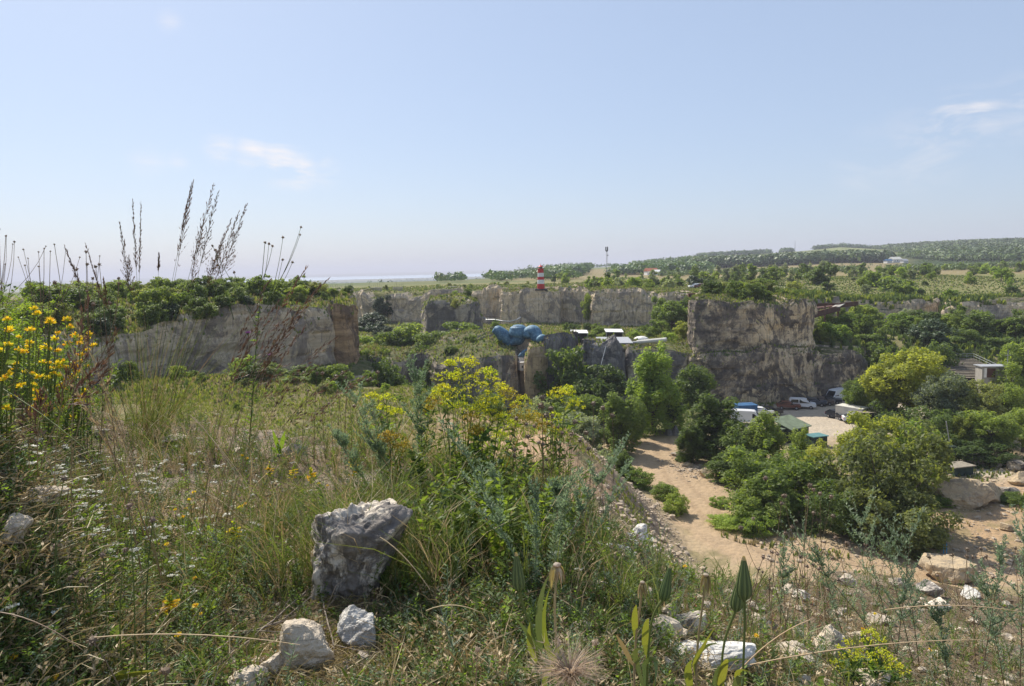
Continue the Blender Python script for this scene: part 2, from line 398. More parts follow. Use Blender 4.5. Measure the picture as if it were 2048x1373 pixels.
    fine = s.noise(P, 55, 8, .75); mid = s.noise(P, 1.6, 9, .75); mid2 = s.noise(P, .25, 6, .7)
    c = s.mix(s.mapr(mid, .3, .7, 0, .55), at_.outputs['Color'], s.mix(1, at_.outputs['Color'], (.55, .55, .5), 'MULTIPLY'))
    c = s.mix(s.mapr(mid2, .4, .7, 0, .35), c, s.mix(1, at_.outputs['Color'], (1.35, 1.3, 1.2), 'MULTIPLY'))
    c = s.mix(s.mapr(fine, .35, .7, 0, .5), c, s.mix(1, c, (.45, .42, .4), 'MULTIPLY'))
    vo = s.n('ShaderNodeTexVoronoi'); vo.inputs['Scale'].default_value = 45; s.l(P, vo.inputs['Vector'])
    vo2 = s.n('ShaderNodeTexVoronoi'); vo2.inputs['Scale'].default_value = 1.7; s.l(P, vo2.inputs['Vector'])
    h = s.math('ADD', s.math('MULTIPLY', mid, .6), s.math('MULTIPLY', vo2.outputs['Distance'], -.35))
    b1 = s.bump(h, .8, .35)
    bn = s.n('ShaderNodeBump'); bn.inputs['Distance'].default_value = .006; s.l(near, bn.inputs['Strength']); s.l(s.math('SUBTRACT', fine, vo.outputs['Distance']), bn.inputs['Height']); s.l(b1, bn.inputs['Normal'])
    s.out(c, .95, bn.outputs[0], 0, .1)
    me = gridmesh('ground', V, nt_, nr_, [m], wrap=True, smooth=True)
    face_attr(me, 'Col', col.reshape(-1, 3))
    return tag(link('ground', me), kind='structure')
build_ground()

# lake
m, nt = newmat('lake_water'); s = NT(nt); s.out((.42, .54, .64), .3, s.bump(s.noise(s.pos(), .05, 4), .3, 2), 0, .5)
V = []
for yy, (a, b) in ((5200, (-2600, 900)), (9300, (-4300, 900))): V += [(a, yy, -25.2), (b, yy, -25.2)]
me = mkmesh('lake', V, [0, 1, 3, 2], [0], [4], [m]); tag(link('lake', me), kind='structure')

BLOCKS = []
# ---------------------------------------------------------------- cliffs
def resample(P, step, closed):
    P = np.array(P, float); Q = np.vstack([P, P[:1]]) if closed else P
    seg = np.hypot(*(Q[1:, :2] - Q[:-1, :2]).T); L = np.concatenate([[0], np.cumsum(seg)]); n = max(4, int(L[-1] / step))
    t = np.linspace(0, L[-1], n + (1 if closed else 0))[:n] if closed else np.linspace(0, L[-1], n)
    return np.stack([np.interp(t, L, Q[:, k]) for k in range(Q.shape[1])], -1)
def block(name, outline, zb, mat, step=.45, amp=.8, seed=0, cap='dome', dome=1.0, benches=.5, back=None, smooth_corner=2, taper=0., hol=1.0):
    """outline: (x, y, ztop) points. Closed = a block with a cap; back=(dx,dy) = an open cliff whose cap runs back."""
    closed = back is None
    Q = resample(outline, step, closed)
    xy = Q[:, :2].copy(); n = len(xy)
    for _ in range(smooth_corner):
        if closed: xy = (np.roll(xy, 1, 0) + 2 * xy + np.roll(xy, -1, 0)) / 4
        else: xy[1:-1] = (xy[:-2] + 2 * xy[1:-1] + xy[2:]) / 4
    if closed: T = np.roll(xy, -1, 0) - np.roll(xy, 1, 0)
    else: T = np.gradient(xy, axis=0)
    T /= np.linalg.norm(T, axis=1)[:, None] + 1e-9
    N = np.stack([T[:, 1], -T[:, 0]], -1)
    cen = xy.mean(0)
    if closed:
        if ((xy - cen) * N).sum() < 0: N = -N
    elif np.mean(N @ np.array(back)) > 0: N = -N
    zt = Q[:, 2] + .5 * fbm(xy[:, 0] * .25, xy[:, 1] * .25, seed, 4) + amp * 1.0 * fbm(xy[:, 0] * .09, xy[:, 1] * .09, seed + 3, 3) + amp * .7 * np.sign(vn(xy[:, 0] * .16 + 5, xy[:, 1] * .16, seed)) * S(.15, .3, np.abs(vn(xy[:, 0] * .16 + 5, xy[:, 1] * .16, seed)))
    nv = max(6, int((zt.max() - zb) / step)); rows = []
    for k in range(nv + 1):
        f = k / nv; z = zb + (zt - zb) * f
        x_, y_ = xy[:, 0], xy[:, 1]
        dn = amp * 1.15 * fbm(x_ * .16, y_ * .16, z * .05 + seed, 4) + amp * .45 * hol * fbm(x_ * .9, y_ * .9, z * .5 + seed, 4, .6)
        lv = fbm(x_ * .09 + seed, y_ * .09, z * .22, 3); dn = dn + amp * .28 * benches * np.sign(lv) * S(0, .10, np.abs(lv))
        dn = dn + amp * .14 * benches * fbm(x_ * .05, y_ * .05, z * 2.4 + seed, 3) + amp * .30 * vn(x_ * 2.2 + y_ * 1.1, seed, z * .12)
        # rectangular cut blocks
        blk = vn(np.floor(x_ * .22 + y_ * .22) * 3.7, np.floor(z * .28) * 5.1, seed); dn = dn + amp * .38 * blk
        dn = dn - taper * f * (zt.max() - zb) - amp * .6 * S(.9, 1.0, f) * (1 + .5 * vn(x_, y_, 2))
        rows.append(np.stack([x_ + N[:, 0] * dn, y_ + N[:, 1] * dn, z], -1))
    top = rows[-1]; m_ = 14
    for k in range(1, m_ + 1):
        f = k / m_
        if closed:
            p = top[:, :2] + (cen - top[:, :2]) * f ** 1.0
            z = top[:, 2] * (1 - f) + (zt.mean()) * f + dome * math.sin(min(1, f * 1.6) * math.pi / 2) + .25 * S(0, .2, f) * fbm(p[:, 0] * .3, p[:, 1] * .3, seed + 5, 4)
        else:
            p = top[:, :2] + np.array(back) * f
            z = top[:, 2] + dome * f + .25 * fbm(p[:, 0] * .3, p[:, 1] * .3, seed + 5, 4) * S(0, .2, f)
            if k == m_: z = z - 2.5
        rows.append(np.stack([p[:, 0], p[:, 1], z], -1))
    V = np.concatenate(rows); me = gridmesh(name, V, n, len(rows), [mat] if not isinstance(mat, list) else mat, wrap=closed, smooth=False)
    BLOCKS.append((V, n, len(rows), closed)); o = link(name, me); return tag(o, kind='structure')
def P3(px, Y, z): # plan point below pixel column px at depth Y
    d = raydir(px, 600); return (d.x / d.y * Y, Y, z)

CAPS = {}
# left block and its brown return face
block('rock_cliff', [P3(-60, 64, 20.0), P3(100, 74, 20.2), P3(230, 86, 20.4), P3(400, 98, 21.2), P3(560, 106, 22.0), P3(662, 112, 22.4), P3(668, 116, 22.3), P3(694, 117, 21.9), P3(712, 126, 21.8), P3(700, 140, 21.8), (-42, 160, 21.5), (-95, 150, 21), (-110, 80, 20)], 7.0, M_rockL, .5, .8, 1, dome=2.2, benches=.9)
block('rock_buttress', [P3(664, 112.2, 21.9), P3(690, 112.6, 21.7), P3(713, 118, 21.4), P3(714, 126, 21.5), P3(690, 130, 21.6), P3(660, 122, 22.)], 8.0, M_rockBrown, .4, .55, 11, dome=.6, benches=1.4)
block('rock_step', [P3(600, 109, 12.2), P3(640, 108, 12.0), P3(740, 109, 10.8), P3(745, 118, 11.0), P3(690, 124, 11.6), P3(600, 120, 12)], 4.0, M_rockL, .5, .6, 21, dome=.8)
block('rock_step', [P3(712, 141, 9.4), P3(745, 139, 9.8), P3(790, 138, 9.6), P3(812, 139, 9.9), P3(812, 150, 10.5), P3(715, 150, 10.5)], 0, M_rock, .5, .7, 23, dome=.8)
# the back wall under the plateau
block('rock_wall', [P3(560, 246, 20.2), P3(700, 241, 20.6), P3(722, 240, 20.6), P3(726, 234, 20.0), P3(745, 233, 17.6), P3(772, 231, 17.2), P3(774, 226, 19.2), P3(835, 224, 19.6), P3(930, 223, 20.4), P3(985, 220, 21.2), P3(1036, 219, 21.0), P3(1038, 212, 20.6), P3(1085, 211, 20.3), P3(1160, 208, 20.4), P3(1172, 205, 20.0), P3(1182, 203, 19.2), P3(1186, 199, 20.2), P3(1260, 195, 20.2), P3(1310, 190, 19.8), P3(1360, 187, 19.5), P3(1420, 183, 19.4), P3(1500, 177, 19.2), P3(1560, 173, 19.6), P3(1620, 171, 19.4), P3(1680, 171, 18.6), P3(1690, 174, 16.8), P3(1720, 176, 15.9), P3(1830, 181, 15.8), P3(1880, 185, 16.0)], 7.5, M_rockBack, .6, 1.1, 2, back=(0, 16), dome=.2, benches=.35)
block('rock_outcrop', [P3(1888, 176, 14.9), P3(1900, 172, 16.0), P3(1960, 171, 16.2), P3(2010, 171, 15.6), P3(2070, 172, 14.9), P3(2300, 176, 15.5), P3(2300, 186, 16), P3(1890, 184, 16)], 6.5, M_rockBack, .5, .9, 3, dome=.6)
block('rock_spur', [P3(1000, 213, 21.), P3(1046, 208.6, 20.6), P3(1120, 206.5, 20.4), P3(1120, 214, 20.4), P3(1000, 219, 20.8)], 8.5, M_rockBack, .5, .8, 13, dome=.1)
# mesa
block('rock_mesa', [P3(832, 176, 16.6), P3(850, 171, 18.8), P3(900, 170, 19.4), P3(940, 171, 19.2), P3(966, 173, 18.4), P3(968, 182, 18.6), P3(950, 192, 19), P3(880, 194, 19), P3(836, 186, 18)], 9.0, M_rock, .42, .7, 4, dome=1.6, taper=.10)
# low mass in front
block('rock_terrace', [P3(800, 142, 9.2), P3(806, 139, 10.6), P3(850, 138.5, 11.2), P3(870, 133, 9.6), P3(890, 131, 10.4), P3(960, 130.5, 10.8), P3(1020, 131, 10.4), P3(1037, 133, 10.2), P3(1040, 146, 11.6), P3(1012, 152, 12.6), P3(930, 152, 12.8), P3(850, 150, 11.6)], -.5, M_rock, .42, .8, 5, dome=1.1, benches=.6)
block('rock_pillar', [P3(1046, 128.5, 9.6), P3(1054, 127.5, 12.0), P3(1068, 127.4, 12.8), P3(1086, 128, 13.0), P3(1094, 131, 12.6), P3(1086, 138, 12.5), P3(1050, 137, 12)], -.5, M_rockP, .3, .5, 6, dome=-.2, benches=.2, smooth_corner=1)
block('rock_ledge', [P3(1018, 141, 12.9), P3(1036, 140, 13.0), P3(1062, 139.6, 14.0), P3(1075, 140, 13.8), P3(1072, 148, 13.8), P3(1022, 148, 13)], 6, M_rockBack, .35, .5, 16, dome=.1)
# netted rocks
block('netted_rock', [P3(1078, 133, 12.0), P3(1086, 131, 13.4), P3(1120, 133, 13.8), P3(1155, 135, 14.0), P3(1160, 146, 13.5), P3(1082, 145, 13)], -.5, M_net, .4, .7, 7, dome=.4, taper=.06)
block('netted_peak', [P3(1150, 131, 11.6), P3(1160, 129.5, 13.0), P3(1180, 129.5, 12.5), P3(1200, 131, 11.4), P3(1212, 131, 12.2), P3(1232, 130.6, 13.6), P3(1248, 131, 12.4), P3(1258, 134, 10.0), P3(1256, 142, 10.5), P3(1152, 142, 12)], -.5, M_net, .4, .9, 8, dome=.4, taper=.07)
block('rock_shelf', [P3(1252, 134, 11.4), P3(1300, 133.6, 11.6), P3(1345, 134, 11.0), P3(1372, 134, 10.6), P3(1400, 137, 10.8), P3(1400, 148, 11), P3(1255, 148, 11)], -.5, M_rock, .45, .8, 9, dome=.1)
# the tall main block, lower tier and upper tier
block('rock_tower', [P3(1372, 134.5, 9.2), P3(1392, 132.0, 10.4), P3(1440, 130.6, 11.4), P3(1500, 130.6, 11.2), P3(1560, 131.4, 10.6), P3(1630, 132.6, 9.8), P3(1690, 134.5, 9.3), P3(1724, 136.5, 8.6), P3(1740, 141, 7.8), P3(1740, 152, 8.6), P3(1640, 160, 9.6), P3(1380, 156, 10)], -.8, M_rockR, .36, .95, 10, dome=.1, benches=.9, hol=1.4, taper=.04)
block('rock_tower_top', [P3(1388, 133.6, 19.4), P3(1420, 131.8, 19.6), P3(1500, 131.8, 19.6), P3(1560, 132.8, 19.2), P3(1624, 134.2, 18.7), P3(1627, 142, 18.6), P3(1622, 157, 19), P3(1500, 163, 19.6), P3(1392, 158, 19.8), P3(1384, 143, 19.6)], 8.5, M_rockR, .36, .85, 12, dome=1.0, benches=.9, hol=1.2)
block('rock_mound', [P3(1740, 148, 7.4), P3(1790, 150, 9.2), P3(1836, 153, 7.6), P3(1830, 160, 8), P3(1745, 158, 8)], 1, M_rock, .5, .9, 14, dome=.4)

from mathutils.bvhtree import BVHTree
BV = []
for V_, nu_, nv_, wr_ in BLOCKS:
    qs = [(j * nu_ + i, j * nu_ + (i + 1) % nu_, (j + 1) * nu_ + (i + 1) % nu_, (j + 1) * nu_ + i) for j in range(nv_ - 1) for i in range(nu_ if wr_ else nu_ - 1)]
    BV.append((BVHTree.FromPolygons([tuple(v) for v in V_], qs), V_[:, :2].min(0), V_[:, :2].max(0)))
def top_z(x, y, z=None):
    if z is None: z = float(H(x, y))
    for b_, lo, hi in BV:
        if lo[0] <= x <= hi[0] and lo[1] <= y <= hi[1]:
            r = b_.ray_cast(Vector((x, y, 60)), Vector((0, 0, -1)))
            if r[0] is not None and r[0].z > z: z = r[0].z
    return z
# ---------------------------------------------------------------- mesh builder for single things
class MB:
    def __init__(s): s.v = []; s.f = []; s.m = []; s.mats = []
    def mi(s, m):
        if m not in s.mats: s.mats.append(m)
        return s.mats.index(m)
    def add(s, V, Fc, m):
        o = len(s.v); k = s.mi(m); s.v += [tuple(v) for v in V]
        for f in Fc: s.f.append(tuple(i + o for i in f)); s.m.append(k)
    def box(s, c, d, m, rz=0., top=(1, 1)):
        cx, cy_, cz = c; dx, dy, dz = (q / 2 for q in d); cr, sr = math.cos(rz), math.sin(rz); V = []
        for z, (tx, ty) in ((-dz, (1, 1)), (dz, top)):
            for x, y in ((-dx, -dy), (dx, -dy), (dx, dy), (-dx, dy)):
                x *= tx; y *= ty; V.append((cx + x * cr - y * sr, cy_ + x * sr + y * cr, cz + z))
        s.add(V, [(3, 2, 1, 0), (4, 5, 6, 7), (0, 1, 5, 4), (1, 2, 6, 5), (2, 3, 7, 6), (3, 0, 4, 7)], m)
    def tube(s, pts, rad, m, n=5, cap=True):
        pts = [Vector(p) for p in pts]; V = []; k = len(pts)
        rad = rad if hasattr(rad, '__len__') else [rad] * k
        ref = None
        for i, p in enumerate(pts):
            t = (pts[min(i + 1, k - 1)] - pts[max(i - 1, 0)]); t = t.normalized() if t.length > 1e-9 else Vector((0, 0, 1))
            if ref is None: ref = t.orthogonal().normalized()
            a = (ref - t * ref.dot(t)); a = a.normalized() if a.length > 1e-6 else t.orthogonal().normalized(); ref = a; b = t.cross(a)
            for j in range(n):
                q = 2 * math.pi * j / n; V.append(p + (a * math.cos(q) + b * math.sin(q)) * rad[i])
        Fc = []
        for i in range(k - 1):
            for j in range(n): Fc.append((i * n + j, i * n + (j + 1) % n, (i + 1) * n + (j + 1) % n, (i + 1) * n + j))
        if cap: Fc.append(tuple(range(n))[::-1]); Fc.append(tuple((k - 1) * n + j for j in range(n)))
        s.add(V, Fc, m)
    def lathe(s, c, prof, m, n=12, axis=None, twist=0.):
        # prof: (radius, height) list
        V = []; A = Vector(axis).normalized() if axis is not None else Vector((0, 0, 1)); a = A.orthogonal().normalized(); b = A.cross(a); c = Vector(c)
        for i, (r, z) in enumerate(prof):
            for j in range(n):
                q = 2 * math.pi * j / n; V.append(c + A * z + (a * math.cos(q) + b * math.sin(q)) * r)
        Fc = []
        for i in range(len(prof) - 1):
            for j in range(n): Fc.append((i * n + j, i * n + (j + 1) % n, (i + 1) * n + (j + 1) % n, (i + 1) * n + j))
        Fc.append(tuple(range(n))[::-1]); Fc.append(tuple((len(prof) - 1) * n + j for j in range(n)))
        s.add(V, Fc, m)
    def blade(s, pts, w, m, side=None, fold=.0):
        # flat tapering strip along pts; w = widths
        pts = [Vector(p) for p in pts]; k = len(pts); V = []
        for i, p in enumerate(pts):
            t = (pts[min(i + 1, k - 1)] - pts[max(i - 1, 0)]).normalized()
            sd_ = Vector(side) if side is not None else Vector((random.uniform(-1, 1), random.uniform(-1, 1), .2)) if i == 0 else sd_
            a = t.cross(sd_); a = a.normalized() if a.length > 1e-6 else Vector((1, 0, 0))
            V += [p - a * w[i] / 2, p + a * w[i] / 2]
        s.add(V, [(2 * i, 2 * i + 1, 2 * i + 3, 2 * i + 2) for i in range(k - 1)], m)
    def ico(s, c, r, m, sub=0, noise=0., sc=(1, 1, 1)):
        V, Fc = ICO[sub]; c = Vector(c)
        s.add([c + Vector((v[0] * sc[0], v[1] * sc[1], v[2] * sc[2])) * r * (1 + random.uniform(-noise, noise)) for v in V], Fc, m)
    def build(s, name, parent=None, smooth=False, loc=None):
        me = bpy.data.meshes.new(name)
        V = s.v
        if loc is not None: V = [(a - loc[0], b - loc[1], c - loc[2]) for a, b, c in V]
        me.from_pydata(V, [], s.f)
        for m in s.mats: me.materials.append(m)
        me.polygons.foreach_set('material_index', s.m)
        if smooth: me.polygons.foreach_set('use_smooth', [True] * len(s.f))
        me.update(); return link(name, me, parent)
import bmesh
ICO = []
for sub in (1, 2, 3, 4, 5, 6):
    bm = bmesh.new(); bmesh.ops.create_icosphere(bm, subdivisions=sub, radius=1)
    ICO.append(([tuple(v.co) for v in bm.verts], [tuple(v.index for v in f.verts) for f in bm.faces])); bm.free()
def bez(a, b, c, n=6): return [a * (1 - t) ** 2 + b * 2 * t * (1 - t) + c * t * t for t in (i / n for i in range(n + 1))]

# ---------------------------------------------------------------- trees
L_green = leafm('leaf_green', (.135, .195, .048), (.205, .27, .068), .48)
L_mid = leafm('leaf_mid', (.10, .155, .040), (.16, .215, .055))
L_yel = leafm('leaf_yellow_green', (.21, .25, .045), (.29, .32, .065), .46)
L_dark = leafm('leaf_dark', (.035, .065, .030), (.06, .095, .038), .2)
L_grey = leafm('leaf_grey', (.17, .21, .135), (.26, .30, .20), .4)
L_olive = leafm('leaf_olive', (.13, .16, .055), (.23, .26, .10), .45)
L_lite = leafm('leaf_light', (.18, .265, .055), (.26, .345, .08), .48)
M_bark = plain('bark', (.12, .095, .07), .95, scale=3, var=.5)
M_barkg = plain('bark_grey', (.20, .18, .15), .95, scale=3, var=.5)

def leaf_quads(Pt, Nn, size, rs, aspect=1.7):
    n = len(Pt); r = rs.normal(size=(n, 3)); a = np.cross(Nn, r); a /= np.linalg.norm(a, axis=1)[:, None] + 1e-9
    b = np.cross(Nn, a); b /= np.linalg.norm(b, axis=1)[:, None] + 1e-9
    sz = size * rs.uniform(.6, 1.35, n)[:, None]
    a = a * sz * .5; b = b * sz * .5 * aspect
    V = np.stack([Pt - b, Pt + a * .8, Pt + b, Pt - a * .8], 1).reshape(-1, 3)     # diamond leaf
    return V
def crown_arrays(seed, kind, h, wd, nleaf, leaf, nclump, z0=.12):
    rs = np.random.RandomState(seed); cs = []; rads = []
    while len(cs) < nclump:
        u = rs.uniform(-1, 1, 3)
        if kind == 'round': ok = u[0] ** 2 + u[1] ** 2 + u[2] ** 2 < 1 and (u[0] ** 2 + u[1] ** 2 + u[2] ** 2) > .12
        elif kind == 'column': ok = np.hypot(u[0], u[1]) < .25 + .75 * math.sqrt(max(0, (1 - u[2]) / 2)) * (1 if u[2] > -.6 else .75)
        elif kind == 'bush': ok = u[0] ** 2 + u[1] ** 2 + max(u[2], 0) ** 2 < 1 and np.hypot(u[0], u[1]) < 1
        elif kind == 'spread': ok = u[0] ** 2 + u[1] ** 2 + u[2] ** 2 < 1 and rs.rand() < .45 + .55 * (u[2] > 0)
        else: ok = u[0] ** 2 + u[1] ** 2 < (1 - (u[2] + 1) / 2) ** 1.2
        if not ok: continue
        rr = rs.uniform(.45, 1.25) * (.95 / nclump ** (1 / 3)); u = u * (1 + .28 * float(vn(u[0] * 1.9 + seed, u[1] * 1.9, u[2] * 1.9))) * np.array([1, 1, 1.0])
        cs.append(((u[0] * (1 - rr * .35)) * wd / 2, (u[1] * (1 - rr * .35)) * wd / 2, h * (z0 + (1 - z0) * ((u[2] * (1 - rr * .4)) + 1) / 2)))
        rads.append(rr)
    cs = np.array(cs); rads = np.array(rads)
    # irregular leaders poking out of the top
    wts = rads ** 2 * rs.uniform(.5, 1.5, nclump); idx = rs.choice(nclump, nleaf, p=wts / wts.sum())
    dirs = rs.normal(size=(nleaf, 3)); dirs /= np.linalg.norm(dirs, axis=1)[:, None]
    # each clump has its own elongated axis so the outline is ragged
    ax = rs.normal(size=(nclump, 3)) + [0, 0, .9]; ax /= np.linalg.norm(ax, axis=1)[:, None]
    rad = rs.uniform(.35, 1, nleaf) ** .6 * np.where(rs.rand(nleaf) < .1, 1.35, 1)
    off = dirs * rad[:, None]; al = (off * ax[idx]).sum(1)[:, None] * ax[idx]; off = off + al * .55
    off = off * (rads[idx])[:, None] * np.array([wd / 2, wd / 2, h * (1 - z0) / 2 * .85])
    Pt = cs[idx] + off; Pt[:, 2] = np.maximum(Pt[:, 2], .04 * h)
    Nn = dirs * .6 + np.array([0, 0, .6]) + rs.normal(size=(nleaf, 3)) * .55
    return leaf_quads(Pt, Nn, leaf, rs), cs
def limbs(mb, cs, h, wd, m, r0, rs, n=14, fork=.3):
    base = Vector((0, 0, -.3)); top = Vector((rs.uniform(-.05, .05) * wd, rs.uniform(-.05, .05) * wd, h * .72))
    tr = [base, Vector((rs.uniform(-.02, .02) * wd, 0, h * fork)), top.lerp(base, .3), top]; mb.tube(tr, [r0 * 1.25, r0, r0 * .55, r0 * .12], m, 7)
    for i in range(min(n, len(cs))):
        c = Vector(cs[i]); z = min(c.z * .75, h * rs.uniform(fork * .8, .65)); st = base.lerp(top, max(0, z / (h * .72)))
        mb.tube(bez(st, (st + c) / 2 + Vector((0, 0, -.06 * h)), c, 4), [r0 * .42, r0 * .34, r0 * .25, r0 * .16, r0 * .06], m, 5, False)
PROTO = {}
def proto(key, kind, h, wd, nleaf, leaf, ncl, mat, z0, seed, bark, r0, far=False, multi=False):
    V, cs = crown_arrays(seed, kind, h, wd, nleaf, leaf, ncl, z0)
    n = len(V) // 4; rs = random.Random(seed)
    if far:
        mb = MB(); mb.tube([(0, 0, -.3), (0, 0, h * .5), (0, 0, h * .8)], [r0, r0 * .7, r0 * .2], bark, 5)
        tv = np.array(mb.v); k = len(tv); Vv = np.vstack([tv, V])
        loops = []; starts = []; tot = []
        for f in mb.f: starts.append(len(loops)); tot.append(len(f)); loops += f
        s0 = len(loops); loops = np.concatenate([np.array(loops), np.arange(n * 4) + k]); starts = np.concatenate([starts, s0 + np.arange(n) * 4]); tot = np.concatenate([tot, np.full(n, 4)])
        midx = np.concatenate([np.zeros(len(mb.f), int), np.ones(n, int)])
        PROTO[key] = (mkmesh('tree', Vv, loops, starts, tot, [bark, mat], midx), None, h, wd)
    else:
        me = mkmesh('crown', V, np.arange(n * 4), np.arange(n) * 4, np.full(n, 4), [mat])
        mb = MB()
        if multi:
            for q in range(5):
                c = Vector(cs[q]); mb.tube(bez(Vector((rs.uniform(-.2, .2), rs.uniform(-.2, .2), -.3)), Vector((c.x * .3, c.y * .3, c.z * .5)), c, 5), [r0, r0 * .8, r0 * .6, r0 * .45, r0 * .3, r0 * .15], bark, 6)
            for q in range(5, min(20, len(cs))):
                c = Vector(cs[q]); mb.tube(bez(Vector((c.x * .12, c.y * .12, 0)), Vector((c.x * .5, c.y * .5, c.z * .5)), c, 4), [r0 * .5, r0 * .4, r0 * .3, r0 * .2, r0 * .08], bark, 4, False)
        else: limbs(mb, cs, h, wd, bark, r0, rs, 18)
        tr = mb.build('trunk'); tm = tr.data; bpy.data.objects.remove(tr)
        PROTO[key] = (me, tm, h, wd)
COLS = {'g': L_green, 'm': L_mid, 'y': L_yel, 'd': L_dark, 'w': L_grey, 'o': L_olive, 'l': L_lite}
_pc = {}
def get_proto(shape, colr, lod, var):
    key = (shape, colr, lod, var)
    if key in PROTO: return PROTO[key]
    base = (shape, lod, var)
    if base not in _pc:
        kind, h, wd, z0, r0 = {'poplar': ('column', 12, 6.0, .04, .22), 'round': ('round', 9, 8, .16, .22), 'bush': ('bush', 3.5, 4.5, .02, .07), 'spread': ('spread', 10, 10, .12, .28), 'cone': ('cone', 9, 5, .02, .18), 'shrub': ('bush', 6, 6, .02, .09)}[shape]
        nl, lf, nc = {'n': (17000, .20, 85), 'm': (6500, .33, 50), 'f': (1500, .62, 24), 'x': (420, 1.1, 14)}[lod]
        if shape == 'bush': nl, lf = int(nl * .62), lf * .62
        if shape == 'shrub': nl, lf = int(nl * .85), lf * .8
        proto(key, kind, h, wd, nl, lf, nc, COLS[colr], z0, hash((shape == 'bush', lod == 'n', var)) % 1000 + var * 37 + len(shape) * 5, M_bark if colr != 'w' else M_barkg, r0, lod in 'fx', shape in ('bush', 'shrub'))
        _pc[base] = key
    else:
        me, tm, h, wd = PROTO[_pc[base]]; me = me.copy(); me.materials[len(me.materials) - 1] = COLS[colr]; PROTO[key] = (me, tm, h, wd)
    return PROTO[key]
def tree(x, y, h, wd, shape, colr, lod, var, label, group, name=None, cat=None, sink=.1):
    me, tm, ph, pw = get_proto(shape, colr, lod, var)
    nm = name or ({'bush': 'bush', 'shrub': 'shrub', 'poplar': 'poplar_tree', 'cone': 'conifer_tree'}.get(shape, 'broadleaf_tree'))
    cat = cat or {'bush': 'bush', 'shrub': 'shrub'}.get(shape, 'tree')
    z = float(H(x, y)) - sink; rz = random.uniform(0, 6.28)
    if tm is None:
        o = link(nm, me); o.location = (x, y, z); o.rotation_euler = (0, 0, rz); o.scale = (wd / pw, wd / pw, h / ph); return tag(o, label, cat, group)
    e = empty(nm, (x, y, z), rz, label, cat, group); e.scale = (wd / pw, wd / pw, h / ph)
    link('trunk', tm, e); link('crown', me, e); return e
def ptree(px, ytop, wpx, d, shape, colr, label, group=None, lod=None, zb=None, var=None):
    p = at(px, ytop, d); hz = float(H(p.x, d)) if zb is None else zb
    h = max(.8, p.z - hz); wd = wpx * d / F * 1.0
    lod = lod or ('n' if d < 118 else 'm'); drop = 0
    if d > 100 and shape not in ('bush',) and h < wd * .8: drop = wd * .8 - h; h = wd * .8
    e = tree(p.x, d, h * 1.02, wd, shape, colr, lod, random.randrange(2) if var is None else var, label, group)
    e.location.z -= drop
    return e
G1 = 'trees and bushes round the dirt road'; G2 = 'trees at the foot of the cliffs'; G3 = 'trees in the right-hand basin'
